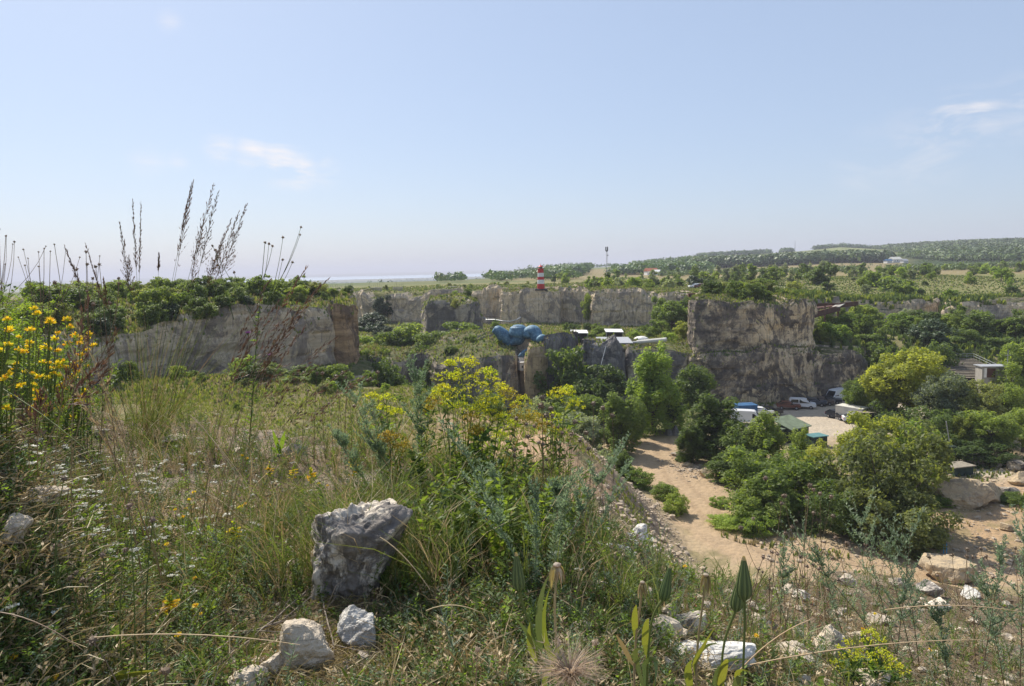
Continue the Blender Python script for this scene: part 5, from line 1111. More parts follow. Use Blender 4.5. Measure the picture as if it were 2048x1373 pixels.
tufts('bench_grass', 48000, (-50, 14), (44, 106), lambda x, y, z: (z > 3) & (fbm(x * .16, y * .16, 4, 4) > -.3 + .42 * S(-14, 6, x)), (.08, .36), [L_gr1, L_gr1, L_gr2, L_gr3], 'green and dry grass clumps on the sandy bench', 11, 6)
tufts('terrace_grass', 20000, (-45, 60), (128, 215), lambda x, y, z: (fbm(x * .1, y * .1, 6, 4) > -.35), (.15, .6), [L_gr1, L_gr2, L_gr3], 'grass and low weeds on the terrace below the back wall', 12, 6, .16)
tufts('yard_weeds', 12000, (16, 70), (60, 128), lambda x, y, z: (fbm(x * .14, y * .14, 2, 4) > .08) & (proj(x, y, z)[0] > 1440) & ((y < 98) | (x > 74)), (.15, .55), [L_gr1, L_gr2, L_gr3], 'weeds growing between the bushes on the quarry floor', 13, 6, .16)
tufts('plateau_grass', 26000, (-90, 190), (180, 330), lambda x, y, z: (y > np.interp(x, YB[0], YB[1]) + 1), (.15, .5), [L_gr1, L_gr2, L_gr3, L_gr3], 'dry and green grass clumps on the plateau', 14, 5, .4)
tufts('left_cliff_grass', 16000, (-75, -26), (70, 150), lambda x, y, z: x > -1e9, (.15, .6), [L_gr1, L_gr2, L_gr3], 'grass and low weeds on top of the left cliff', 16, 5, .2)
tufts('tower_grass', 5000, (32, 62), (130, 165), lambda x, y, z: x > -1e9, (.1, .35), [L_gr1, L_gr3, L_gr3], 'grass on the ledges and top of the rock tower', 17, 5, .2)
tufts('basin_scrub', 9000, (60, 170), (118, 200), lambda x, y, z: (z > 1) & (np.hypot(x - 147, (y - 172) * 1.3) > 24), (.4, 1.4), [L_gr1, L_gr3, L_gr3], 'low green undergrowth between the trees of the right-hand basin', 15, 8, .25)
# ================================================================ foreground
random.seed(11)
S_green = leafm('stem_green', (.10, .14, .045), (.16, .19, .06), .25, objvar=.2); S_dry = leafm('stem_dry', (.30, .22, .12), (.42, .33, .19), .2, tint=(1.1, 1, .7), objvar=.15)
S_brown = leafm('stem_brown', (.16, .115, .07), (.26, .19, .12), .15, tint=(1.1, 1, .7), objvar=.15); S_seed = leafm('seed_head_brown', (.15, .105, .075), (.27, .20, .145), .1, tint=(1.1, 1, .8), objvar=.2)
S_pan = leafm('panicle_purple_brown', (.10, .06, .05), (.20, .13, .09), .2, tint=(1.2, 1, .7), objvar=.2); S_straw = leafm('straw', (.46, .35, .20), (.60, .48, .30), .25, tint=(1.1, 1, .8), objvar=.15)
L_herb = leafm('herb_green', (.10, .15, .045), (.17, .225, .062), .34, tint=(1.3, 1.3, .6), objvar=0); L_herbb = leafm('herb_bright', (.17, .25, .045), (.25, .33, .065), .36, tint=(1.3, 1.3, .55), objvar=0); L_thyme = leafm('mat_leaf', (.15, .15, .065), (.26, .23, .11), .3, objvar=0)
L_sage = leafm('grey_leaf', (.21, .27, .19), (.33, .38, .27), .35, tint=(1, 1.15, .8), objvar=.12); L_grass = leafm('blade_green', (.12, .165, .05), (.22, .25, .08), .3, tint=(1.25, 1.25, .6), objvar=0)
L_white = leafm('white_petal', (.66, .66, .58), (.80, .80, .72), .3, tint=(1, 1, 1), objvar=0); L_yellow = leafm('yellow_petal', (.80, .56, .02), (.85, .68, .06), .35, tint=(1.1, 1.05, .6), objvar=0)
L_orange = leafm('orange_petal', (.75, .30, .04), (.82, .50, .06), .3, tint=(1.1, 1, .6), objvar=0); L_umb = leafm('umbel_yellow', (.50, .55, .045), (.66, .65, .07), .42, tint=(1.15, 1.1, .5), objvar=0); L_umbo = leafm('umbel_ochre', (.42, .33, .05), (.52, .42, .07), .35, tint=(1.1, 1, .6), objvar=0)
L_purple = leafm('purple_petal', (.30, .09, .32), (.42, .16, .42), .3, tint=(1.1, 1, 1.1), objvar=0); L_red = leafm('red_stem_leaf', (.30, .11, .06), (.42, .19, .09), .3, tint=(1.2, 1, .7), objvar=0)
L_bud = leafm('bud_green', (.16, .21, .075), (.20, .25, .09), .15, tint=(1.1, 1.1, .6), objvar=0); L_budd = leafm('bud_stripe', (.07, .11, .04), (.09, .13, .05), .1, objvar=0); L_budt = leafm('bud_tip', (.40, .33, .17), (.46, .38, .2), .2, objvar=0)
L_yleaf = leafm('yellowing_leaf', (.20, .25, .05), (.28, .31, .07), .3, objvar=.1, tint=(1.2, 1.1, .5)); L_fluff = leafm('pappus', (.42, .35, .27), (.55, .47, .38), .4, tint=(1.1, 1, .85), objvar=0); L_dleaf = leafm('dark_herb_leaf', (.06, .115, .045), (.10, .155, .055), .25, objvar=0)
V3 = Vector
def rv(s=1.): return V3((random.gauss(0, s), random.gauss(0, s), random.gauss(0, s)))
def leaf(mb, p, d, ln, wd, m, n=2):
    d = d.normalized(); s_ = d.cross(rv()).normalized() * wd / 2; dr = V3((0, 0, -ln * .12))
    if n == 1: mb.add([p - s_ * .3, p + d * ln * .45 - s_, p + d * ln, p + d * ln * .45 + s_], [(0, 1, 2, 3)], m)
    else: mb.add([p, p + d * ln * .4 - s_, p + d * ln * .4 + s_, p + d * ln * .75 - s_ * .75 + dr * .5, p + d * ln * .75 + s_ * .75 + dr * .5, p + d * ln + dr], [(0, 1, 2), (1, 3, 4, 2), (3, 5, 4)], m)
# ---- uncountable ground cover from templates
def tmpl(fn, *a):
    mb = MB(); fn(mb, *a); return mb
def herb(mb, n, h, ll, lw, m, st, spread=.5):
    lean = V3((random.uniform(-.5, .5), random.uniform(-.5, .5), 1)).normalized() * h
    mb.tube([(0, 0, 0), lean], [.0007, .0004], st, 3, False)
    for i in range(n):
        f = .1 + .9 * i / n; p = lean * f; a = random.uniform(0, 6.28); leaf(mb, p, V3((math.cos(a), math.sin(a), random.uniform(.1, .9))), ll * random.uniform(.7, 1.3), lw, m, 1)
def mat_(mb, n, r, ll, m):
    for i in range(n):
        a = random.uniform(0, 6.28); q = r * math.sqrt(random.random()); p = V3((q * math.cos(a), q * math.sin(a), random.uniform(0, r * .6))); leaf(mb, p, V3((random.uniform(-1, 1), random.uniform(-1, 1), random.uniform(.2, 1.3))), ll * random.uniform(.7, 1.4), ll * .42, m, 1)
def whitef(mb, h):
    lean = V3((random.uniform(-.35, .35), random.uniform(-.35, .35), 1)).normalized() * h; mb.tube([(0, 0, 0), lean], [.0008, .0005], S_green, 3, False)
    for i in range(9): a = random.uniform(0, 6.28); leaf(mb, lean * random.uniform(.1, .8), V3((math.cos(a), math.sin(a), .8)), .012, .0028, L_herb, 1)
    for i in range(7):
        a = random.uniform(0, 6.28); q = .010 * math.sqrt(random.random()); c = lean + V3((q * math.cos(a), q * math.sin(a), random.uniform(-.002, .003)))
        for k in range(4): b = k * 1.571 + a; leaf(mb, c, V3((math.cos(b), math.sin(b), .35)), .0042, .0034, L_white, 1)
def grass_(mb, n, h, m, wd=.0018, lean=.6):
    for i in range(n):
        a = random.uniform(0, 6.28); hh = h * random.uniform(.5, 1.2); d = V3((math.cos(a), math.sin(a), 0)) * hh * random.uniform(.1, lean); o_ = V3((random.gauss(0, .006), random.gauss(0, .006), 0)); mb.blade(bez(o_, o_ + V3((0, 0, hh * .6)), o_ + d + V3((0, 0, hh * .85)), 3), [wd, wd, wd * .8, wd * .15], m)
def litter(mb, n, m):
    for i in range(n):
        a = random.uniform(0, 6.28); L_ = random.uniform(.015, .06); o_ = V3((random.gauss(0, .02), random.gauss(0, .02), random.uniform(.001, .008))); d = V3((math.cos(a), math.sin(a), random.uniform(-.1, .35))) * L_; mb.blade([o_, o_ + d * .5 + V3((0, 0, random.uniform(0, .008))), o_ + d], [.0012, .0014, .0005], m)
def sagef(mb, h):
    lean = V3((random.uniform(-.4, .4), random.uniform(-.4, .4), 1)).normalized() * h; mb.tube([(0, 0, 0), lean], [.0011, .0006], L_sage, 3, False)
    for i in range(34):
        a = random.uniform(0, 6.28); leaf(mb, lean * random.uniform(.05, 1), V3((math.cos(a), math.sin(a), random.uniform(.3, 1.2))), random.uniform(.008, .018), .0016, L_sage, 1)
def rosette(mb, m, ll, lw, n=6):
    for i in range(n): a = i * 6.28 / n + random.uniform(-.3, .3); leaf(mb, V3((0, 0, .004)), V3((math.cos(a), math.sin(a), random.uniform(.3, 1.1))), ll * random.uniform(.7, 1.2), lw, m, 2)
def scatter(name, tps, P_, label, cat='ground cover', rough=False):
    # P_: x, y, z, scale
    rs = np.random.RandomState(len(P_)); mats = []; oV = []; oL = []; oS = []; oT = []; oM = []; voff = 0; loff = 0; order = rs.randint(0, len(tps), len(P_))
    for ti, mb in enumerate(tps):
        sel = P_[order == ti]; n = len(sel)
        if not n: continue
        tv = np.array(mb.v, float); lp = np.array([i for f in mb.f for i in f]); tt = np.array([len(f) for f in mb.f]); ts = np.concatenate([[0], np.cumsum(tt)[:-1]])
        for q in mb.mats:
            if q not in mats: mats.append(q)
        mi_ = np.array([mats.index(mb.mats[k]) for k in mb.m]); an = rs.uniform(0, 6.28, n); c_, s_ = np.cos(an)[:, None], np.sin(an)[:, None]; tx, ty = rs.normal(0, .22, (2, n, 1)); sc = sel[:, 3:4]
        X = (tv[:, 0] * c_ - tv[:, 1] * s_) * sc; Y = (tv[:, 0] * s_ + tv[:, 1] * c_) * sc; Z = tv[:, 2] * sc; X = X + Z * tx; Y = Y + Z * ty
        oV.append(np.stack([X + sel[:, 0:1], Y + sel[:, 1:2], Z + sel[:, 2:3] - .003], -1).reshape(-1, 3)); k = len(tv)
        oL.append((lp[None] + (np.arange(n) * k)[:, None] + voff).ravel()); oS.append((ts[None] + (np.arange(n) * len(lp))[:, None] + loff).ravel()); oT.append(np.tile(tt, n)); oM.append(np.tile(mi_, n)); voff += n * k; loff += n * len(lp)
    me = mkmesh(name, np.concatenate(oV), np.concatenate(oL), np.concatenate(oS), np.concatenate(oT), mats, np.concatenate(oM)); return tag(link(name, me), label, cat, None, 'stuff')
def fgpts(n, seed, pxr=(-250, 2300), dr=(.62, 5.2), cond=None, sc=(.8, 1.4)):
    rs = np.random.RandomState(seed); px = rs.uniform(*pxr, n); d = 1 / rs.uniform(1 / dr[1], 1 / dr[0], n); x = (px - CX) / F * d; z = H(x, d); pX, pY = proj(x, d, z); e = np.interp(px, EDGE[0], EDGE[1]); k = np.hypot(x, d) < e + .35
    if cond is not None: k &= cond(pX, pY, x, d)
    P_ = np.stack([x, d, z, rs.uniform(*sc, n)], -1)[k]; return P_
def blob(px, py, cx, cy_, rx, ry): return np.exp(-(((px - cx) / rx) ** 2 + ((py - cy_) / ry) ** 2))
def nz2(x, y, f, s): return fbm(x * f, y * f, s, 3)
def pr(dens, rs_): return rs_.rand(*dens.shape) < dens
R0 = np.random.RandomState(77)
rk = lambda px, py: 1 - np.clip(1.2 * blob(px, py, 690, 1190, 85, 90) + blob(px, py, 720, 1340, 80, 70) + blob(px, py, 600, 1380, 90, 60) + blob(px, py, 1410, 1370, 100, 50), 0, 1)
bare = lambda px, py: np.clip(.95 * blob(px, py, 300, 860, 170, 90) + .9 * blob(px, py, 1700, 1230, 330, 75) + .5 * blob(px, py, 1850, 1330, 260, 90) + .7 * blob(px, py, 590, 1310, 110, 60) + .5 * blob(px, py, 1400, 1290, 120, 60), 0, .95)
scatter('herb_cover', [tmpl(herb, 20, .045, .0075, .0030, L_herb, S_green) for _ in range(4)] + [tmpl(herb, 18, .055, .009, .0032, L_herbb, S_green) for _ in range(1)] + [tmpl(herb, 22, .035, .0055, .0024, L_dleaf, S_brown) for _ in range(4)] + [tmpl(herb, 20, .05, .008, .0018, L_sage, S_green) for _ in range(2)],
        fgpts(36000, 1, cond=lambda px, py, x, y: pr(rk(px, py) * (1 - bare(px, py)) * S(-.35, .15, nz2(x, y, 2.2, 1)) * (1 - .5 * S(1350, 1500, px)), R0)), 'low leafy green herbs matting the knoll in the foreground')
scatter('dry_sprigs', [tmpl(herb, 16, .05, .009, .0035, S_straw, S_dry) for _ in range(3)] + [tmpl(herb, 18, .04, .007, .003, L_thyme, S_brown) for _ in range(3)] + [tmpl(herb, 14, .035, .006, .003, L_sage, S_dry) for _ in range(2)], fgpts(17000, 41, cond=lambda px, py, x, y: pr(rk(px, py) * (1 - .5 * bare(px, py)) * S(-.2, .3, nz2(x, y, 3.1, 6)), R0)), 'straw-coloured and grey-green dry sprigs between the green herbs', 'herbs')
scatter('moss_mat', [tmpl(mat_, 26, .022, .006, L_thyme) for _ in range(4)] + [tmpl(mat_, 26, .02, .0055, L_dleaf) for _ in range(2)], fgpts(17000, 2, cond=lambda px, py, x, y: pr((1 - bare(px, py)) * .9, R0)), 'brownish-green creeping mat close to the soil')
scatter('dry_litter', [tmpl(litter, 9, S_straw) for _ in range(3)] + [tmpl(litter, 9, S_dry) for _ in range(3)] + [tmpl(litter, 7, S_brown) for _ in range(3)], fgpts(22000, 3, cond=lambda px, py, x, y: pr(.6 + .4 * bare(px, py), R0)), 'dry straw and leaf litter on the soil', 'litter')
scatter('white_flower_mat', [tmpl(whitef, .05) for _ in range(6)], fgpts(16000, 4, sc=(.8, 1.35), cond=lambda px, py, x, y: pr(np.clip(.95 * blob(px, py, 180, 1060, 200, 110) + .8 * blob(px, py, 370, 975, 120, 80) + .6 * blob(px, py, 60, 1200, 120, 60) + .6 * blob(px, py, 380, 850, 60, 25) + .75 * blob(px, py, 1270, 1050, 110, 85) + .5 * blob(px, py, 1180, 960, 90, 40), 0, 1) * S(-.25, .1, nz2(x, y, 5, 9)), R0)), 'mats of tiny white flowers on short green stems', 'flowers')
scatter('grass_cover', [tmpl(grass_, 7, .07, L_grass) for _ in range(4)] + [tmpl(grass_, 6, .09, S_dry, .0015, .9) for _ in range(3)], fgpts(8000, 5, cond=lambda px, py, x, y: pr((1 - .8 * bare(px, py)) * rk(px, py) * (.35 + .5 * S(-.1, .3, nz2(x, y, 1.5, 4))) * S(.75, 1.1, y), R0)), 'fine green and dry grass blades between the herbs', 'grass')
scatter('grey_sprigs', [tmpl(sagef, .09) for _ in range(5)], fgpts(4200, 6, sc=(.6, 1.5), cond=lambda px, py, x, y: pr(np.clip(.8 * blob(px, py, 1100, 1030, 200, 130) + .7 * blob(px, py, 760, 960, 150, 90) + .6 * blob(px, py, 480, 1150, 160, 70) + .5 * blob(px, py, 1800, 1300, 320, 90) + .5 * blob(px, py, 1450, 1240, 120, 80) + .03, 0, 1), R0)), 'low grey-green feathery sprigs', 'herbs')
scatter('leafy_sprigs', [tmpl(herb, 20, .075, .014, .005, L_herb, S_green) for _ in range(3)] + [tmpl(herb, 20, .07, .013, .005, L_herbb, S_green) for _ in range(3)], fgpts(6500, 56, cond=lambda px, py, x, y: pr(rk(px, py) * (1 - bare(px, py)) * S(-.05, .3, nz2(x, y, 1.9, 12)) * (1 - .6 * S(1350, 1500, px)), R0)), 'leafy green sprigs standing above the mat', 'herbs')
scatter('rosettes', [tmpl(rosette, L_herbb, .022, .008) for _ in range(3)] + [tmpl(rosette, L_herb, .03, .009) for _ in range(3)] + [tmpl(rosette, L_yleaf, .018, .006) for _ in range(1)], fgpts(2600, 7, cond=lambda px, py, x, y: pr((1 - bare(px, py)) * .55, R0)), 'small broad-leaved rosettes among the herbs', 'herbs')
scatter('red_stem_mat', [tmpl(herb, 12, .05, .006, .003, L_red, L_red) for _ in range(3)] + [tmpl(herb, 12, .045, .007, .004, L_herbb, L_red) for _ in range(3)], fgpts(9000, 8, cond=lambda px, py, x, y: pr(np.clip(.95 * blob(px, py, 930, 1150, 130, 75) + .5 * blob(px, py, 1200, 1110, 120, 50) + .5 * blob(px, py, 1560, 1230, 150, 60) + .25 * blob(px, py, 350, 900, 200, 60), 0, 1), R0)), 'reddish-stemmed mat of small leaves right of the big rock', 'herbs')
P_ = fgpts(9000, 20, sc=(.003, .009), cond=lambda px, py, x, y: pr(.25 + .75 * bare(px, py), R0)); P_[:, 3] *= 1 + R0.pareto(3.5, len(P_)); rubble('pebbles', P_, M_peb, 'small pale pebbles and stone chips on the knoll', 31)
# tall herb mass at the left edge
scatter('tall_weeds', [tmpl(herb, 80, .30, .019, .008, L_herb, S_green) for _ in range(4)] + [tmpl(herb, 60, .38, .016, .006, L_herbb, S_green) for _ in range(3)] + [tmpl(herb, 90, .24, .017, .007, L_dleaf, S_green) for _ in range(2)] + [tmpl(grass_, 8, .35, L_grass, .003, .5) for _ in range(2)], fgpts(2600, 9, (-420, 230), (2.0, 4.4), sc=(.45, 1.0), cond=lambda px, py, x, y: pr(S(260, -60, px) * S(1050, 850, py), R0)), 'tangled tall green weeds along the left edge', 'weeds')
scatter('back_weeds', [tmpl(herb, 34, .20, .012, .005, L_herb, S_green) for _ in range(3)] + [tmpl(grass_, 9, .24, L_grass, .0025, .7) for _ in range(4)] + [tmpl(grass_, 8, .26, S_straw, .002, .7) for _ in range(2)] + [tmpl(sagef, .16) for _ in range(2)], fgpts(4600, 10, (130, 1330), (1.6, 4.5), sc=(.45, 1.05), cond=lambda px, py, x, y: pr(rk(px, py) * .1 + .9 * S(-.1, .2, nz2(x, y, 2, 3)), R0)), 'green weeds and grass along the far rim of the knoll', 'weeds')
scatter('umbel_foliage', [tmpl(herb, 60, .17, .024, .009, L_herb, S_green) for _ in range(3)] + [tmpl(herb, 50, .20, .020, .007, L_herbb, S_green) for _ in range(2)] + [tmpl(herb, 60, .15, .024, .009, L_dleaf, S_green) for _ in range(2)], fgpts(420, 55, (780, 1180), (1.7, 2.6), sc=(.6, 1.3), cond=lambda px, py, x, y: pr(.55 * np.exp(-((px - 970) / 110) ** 2), R0)), 'dense leafy greenery at the foot of the yellow umbels', 'weeds')
scatter('rim_weeds', [tmpl(herb, 30, .14, .012, .005, L_herb, S_green) for _ in range(3)] + [tmpl(grass_, 9, .16, L_grass, .0025, .7) for _ in range(3)] + [tmpl(sagef, .14) for _ in range(3)], fgpts(900, 12, (1380, 2300), (1.6, 4.3), sc=(.5, 1.1), cond=lambda px, py, x, y: pr(.12 + .6 * S(0, .25, nz2(x, y, 2, 5)), R0)), 'scattered weeds on the stony right side of the knoll', 'weeds')

# ---- rocks on the knoll
M_fr = rockm('knoll_rock', (.66, .60, .51), (.16, .145, .135), (.70, .61, .48), .505, .0, False, 22, bands=.15); M_fw = rockm('white_rock', (.68, .66, .61), (.36, .345, .32), (.72, .68, .60), .44, .0, False, 18, bands=.1); M_fb = rockm('beige_rock', (.56, .48, .375), (.30, .255, .20), (.62, .53, .41), .42, .0, False, 18, bands=.1)
P_ = fgpts(1500, 25, (1150, 2250), sc=(.010, .022), cond=lambda px, py, x, y: pr(.25 + .5 * bare(px, py), R0)); P_[:, 3] *= 1 + .5 * R0.pareto(3.5, len(P_)); rubble('rubble_stones', P_, M_fb, 'beige rubble stones strewn over the right half of the knoll', 33, 6, 1)
rock(708, 1165, 225, 300, M_fr, 'largest grey rock in the foreground, leaning and dark on its left side', 5, 5, 'rock', .4, 1.0, rough=.3, tilt=(.15, .38), zoff=.27)
for a in ((718, 1285, 118, 130, M_fw, 'white rock just below the largest grey rock', 14), (600, 1325, 135, 110, M_fb, 'beige sandy rock at the bottom left of the white rock', 22), (545, 1345, 50, 55, M_fb, 'small beige stone left of the beige rock', 23), (505, 1372, 90, 60, M_fb, 'flat beige stone at the bottom edge', 24),
          (1410, 1330, 190, 80, M_fw, 'flat white rock behind the right-hand seed buds', 31), (1375, 1262, 75, 70, M_fr, 'grey rock above the flat white rock', 32), (1325, 1275, 70, 60, M_fb, 'brownish rock left of the grey one above the flat white rock', 33), (1330, 1235, 50, 40, M_fb, 'small beige rock at the top of the right-hand rock group', 34),
          (1655, 1325, 70, 110, M_fb, 'upright beige rock at the bottom right', 41), (1590, 1325, 90, 60, M_fb, 'rounded beige rock left of the upright one', 42), (1720, 1368, 100, 50, M_fb, 'low beige rock at the bottom edge right of the upright one', 43), (1600, 1375, 50, 40, M_fw, 'small pale rock at the bottom edge below the rounded one', 44),
          (1275, 1085, 50, 60, M_fw, 'white pointed stone among the white flowers right of the centre', 51), (1240, 1110, 60, 36, M_fw, 'low white stone left of the pointed one', 52), (870, 1045, 60, 50, M_fb, 'pale stone right behind the largest grey rock', 53), (965, 1050, 80, 50, M_fb, 'pale stone at the foot of the yellow umbel plant', 54),
          (1860, 1190, 50, 34, M_fr, 'dark grey stone on the right rim of the knoll', 61), (1800, 1175, 36, 26, M_fb, 'rusty stone left of the dark grey one on the right rim', 62), (1945, 1195, 32, 26, M_fw, 'small white stone on the right rim', 63), (1755, 1245, 60, 20, M_fb, 'flat pale stone in the middle of the stony right side', 64), (1875, 1220, 56, 30, M_fr, 'grey stone on the stony right side below the rim', 65), (1600, 1200, 44, 30, M_fr, 'grey stone on the left of the stony right side', 66), (1690, 1170, 46, 24, M_fb, 'pale stone at the middle of the right rim', 67),
          (70, 1000, 110, 40, M_fb, 'pale rock at the left edge above the white flowers', 71), (20, 1080, 60, 60, M_fb, 'pale rock cut by the left edge', 72), (190, 870, 50, 26, M_fb, 'pinkish stone on the rim at the left', 73), (350, 880, 60, 20, M_fb, 'reddish flat stone behind the grass tuft', 74), (480, 905, 36, 18, M_fb, 'pale stone right of the grass tuft', 75), (905, 1240, 50, 50, M_fb, 'beige stone in the herbs right of the white rock', 76)):
    rock(*a[:7], 4, 'rock', rough=.2, group=None)

# ---- stems helper
def fit(px, py, d):
    # distance of the ground under the stem's foot, kept on the knoll
    y = hit(px, py).y; y = y if y < 3.0 else max(d, 2.3)
    return y, y / d
def stemline(base, tip, bow=None, n=6):
    bow = bow if bow is not None else V3((random.uniform(-.03, .03), random.uniform(-.03, .03), random.uniform(0, .03)))
    return bez(base, (base + tip) / 2 + bow, tip, n)
def head(mb, c, r, m, spiky=True):
    mb.ico(c, r * .72, m, 0, .12)
    if spiky:
        for i in range(26): d = rv().normalized(); leaf(mb, c + d * r * .5, d, r * .65, r * .34, m, 1)
def seed_stem(px0, py0, px1, py1, d, r=.007, label='', group='', branches=0, stem=S_brown, hd=S_seed, name='seed_head_stem', bow=None, base=None):
    if base is None and d > 1.2: d, kk = fit(px0, py0, d); r *= kk
    tip = at(px1, py1, d); b0 = ground(at(px0, py0, d).x, d)
    t = thing(name, b0, 0, label, 'dried flower', group); L_ = stemline(V3((0, 0, -.02)), tip - b0, bow); mb = MB(); mb.tube(L_, [.0014, .0013, .0012, .0011, .001, .0009, .0008], stem, 4, False)
    for i in range(4): leaf(mb, L_[1 + i % 4], V3((random.uniform(-1, 1), random.uniform(-1, 1), .9)), .03, .002, stem, 1)
    tips = [tip - b0]
    for i in range(branches):
        s_ = L_[random.choice((2, 3, 3, 4))]; e = (tip - b0) + V3((random.uniform(-.14, .14), random.uniform(-.05, .05), random.uniform(-.12, .02))); mb.tube(bez(s_, s_.lerp(e, .5) + V3(((e.x - s_.x) * .25, 0, -.01)), e, 4), [.0012, .001, .0009, .0008, .0008], stem, 3, False); tips.append(e)
    mb.build('stem', t)
    for q in tips: mb = MB(); head(mb, q, r * random.uniform(.75, 1.15), hd); mb.build('seed_head', t)
    return t
# tall knapweed with seed heads and purple flowers
b0 = hit(498, 905); d_ = b0.y; t = thing('knapweed', b0, 0, 'tall leafy knapweed with two purple flowers and dark seed heads against the sky', 'wildflower')
mb = MB(); main = [at(*q, d_) - b0 for q in ((498, 900), (505, 800), (512, 700), (520, 600), (530, 485))]; mb.tube(main, [.0035, .003, .0024, .0018, .0012], S_green, 5, False)
tips = []
for s_, e in (((512, 700), (565, 520)), ((545, 590), (602, 455)), ((560, 560), (600, 470)), ((520, 600), (538, 488)), ((525, 560), (545, 492)), ((530, 620), (585, 525)), ((515, 640), (425, 492)), ((516, 660), (468, 545)), ((505, 780), (540, 712)), ((505, 760), (496, 668)), ((512, 720), (580, 690)), ((510, 740), (565, 660)), ((540, 600), (566, 475)), ((468, 640), (430, 500))):
    a_, c_ = at(*s_, d_) - b0, at(*e, d_ + random.uniform(-.05, .05)) - b0; mb.tube(bez(a_, a_.lerp(c_, .5) + V3(((c_.x - a_.x) * .12, 0, -.006)), c_, 4), [.0016, .0014, .0012, .001, .0009], S_green, 4, False); tips.append(c_)
for i in range(120):
    f = random.random() ** 1.3 * 3.0; k = int(f); p = main[k].lerp(main[k + 1], f - k); a = random.uniform(0, 6.28); leaf(mb, p, V3((math.cos(a), math.sin(a), random.uniform(.1, .9))), random.uniform(.02, .05) * (1.2 - f / 4), .007, random.choice((L_herb, L_dleaf, L_herbb)), 2)
mb.build('stem', t)
for i, q in enumerate(tips + [main[-1]]):
    if i in (8, 9):
        mb = MB(); head(mb, q, .007, L_herb)
        for k in range(40): dd = V3((random.gauss(0, 1), random.gauss(0, 1), random.uniform(.2, 1.5))).normalized(); leaf(mb, q, dd, .018, .0022, L_purple, 1)
        mb.build('flower', t)
    else: mb = MB(); head(mb, q, .0075 if i not in (1, 2) else .006, S_seed if q.z < .5 else S_brown); mb.build('seed_head', t)
# clusters of dried seed heads
ORD = ('leftmost', 'second from left', 'third from left', 'fourth from left', 'fifth from left', 'sixth from left', 'seventh from left', 'eighth from left', 'ninth from left', 'tenth from left', 'eleventh from left', 'twelfth from left')
def rankit(L_):
    # L_: (px, object); the place within its own group, counted from both ends
    L_ = sorted(L_, key=lambda q: q[0]); n = len(L_)
    for i, (px, o) in enumerate(L_):
        if n <= 12 or i < n // 2: w_ = ORD[min(i, 11)] if i < 12 else 'middle'
        else: w_ = ORD[min(n - 1 - i, 11)].replace('leftmost', 'rightmost').replace('left', 'right') if n - 1 - i < 12 else 'middle'
        o['label'] = (w_ + ' ' + o['label']) if len((w_ + ' ' + o['label']).split()) <= 16 else w_ + ' ' + ' '.join(o['label'].split()[:16 - len(w_.split())])
def cluster(n, bx, by, tips_, d, r, label, group, br=0, **k):
    made = []
    for i in range(n):
        px, py = tips_(i); dd = d * random.uniform(.93, 1.07); made.append((px, py, seed_stem(px + random.uniform(-bx, bx), by, px, py, dd, r, label, group, br, **k)))
    rankit([(a_[0], a_[2]) for a_ in made])
rc = random.Random(4)
cluster(20, 14, 930, lambda i: (rc.uniform(605, 775), rc.uniform(735, 850)), 2.15, .0075, 'dry stem with round seed head, clump left of the grey-green spires', 'seed heads left of the spires')
cluster(20, 26, 1040, lambda i: (rc.uniform(1020, 1225), rc.uniform(800, 960)), 1.5, .0062, 'dark stem with brown seed head, clump right of the yellow umbels', 'seed heads right of the umbels')
HS = []
for px, py in ((1085, 795), (1082, 812), (1172, 866), (1160, 881), (1102, 818), (1092, 832)): HS.append((px, seed_stem(px + 2, 1010, px, py, 1.35, .0072, 'larger pale-brown seed head standing highest right of the umbels', 'highest seed heads right of the umbels')))
rankit(HS); HS = []
for i, (px, py, x0) in enumerate(((111, 1092, 125), (205, 1110, 200), (140, 1155, 160), (152, 1145, 165), (40, 1160, 90), (250, 1100, 240), (306, 1040, 290), (258, 1012, 255), (128, 957, 130), (165, 1160, 160))):
    HS.append((px, seed_stem(x0, 1270, px, py, 1.12, .006, 'brown seed head on a green stem above the white flowers', 'seed heads at the lower left', stem=S_green, name='seed_head_stem')))
rankit(HS)
t = seed_stem(300, 1340, 186, 1280, .95, .009, 'pale fluffy seed head lying low at the bottom left', ''); 
seed_stem(345, 1372, 332, 1342, .9, .010, 'dark spiky seed head at the bottom edge on the left', '', hd=S_brown)
cluster(9, 40, 1260, lambda i: (rc.uniform(1560, 1740), rc.uniform(970, 1100)), 1.6, .0062, 'faint branched seed head stem in front of the large dark olive tree', 'seed heads before the olive tree', 2)
cluster(7, 40, 1300, lambda i: (rc.uniform(1520, 1640), rc.uniform(1100, 1190)), 1.3, .0046, 'short stem with small brown seed heads over the stony slope', 'small seed heads on the stony slope', 1)
cluster(7, 50, 1330, lambda i: (rc.uniform(1930, 2060), rc.uniform(1040, 1180)), 1.5, .0055, 'branched seed head stem at the right edge', 'seed heads at the right edge', 2)
cluster(7, 60, 700, lambda i: (rc.uniform(-20, 110), rc.uniform(455, 540)), 2.3, .0036, 'thin branched stem with tiny dark seed heads against the sky at the left edge', 'seed heads against the sky on the left', 3)
cluster(4, 20, 720, lambda i: (rc.uniform(140, 205), rc.uniform(500, 545)), 2.2, .007, 'stem with few dark seed heads against the sky right of the left edge thicket', 'seed heads beside the thicket', 2)

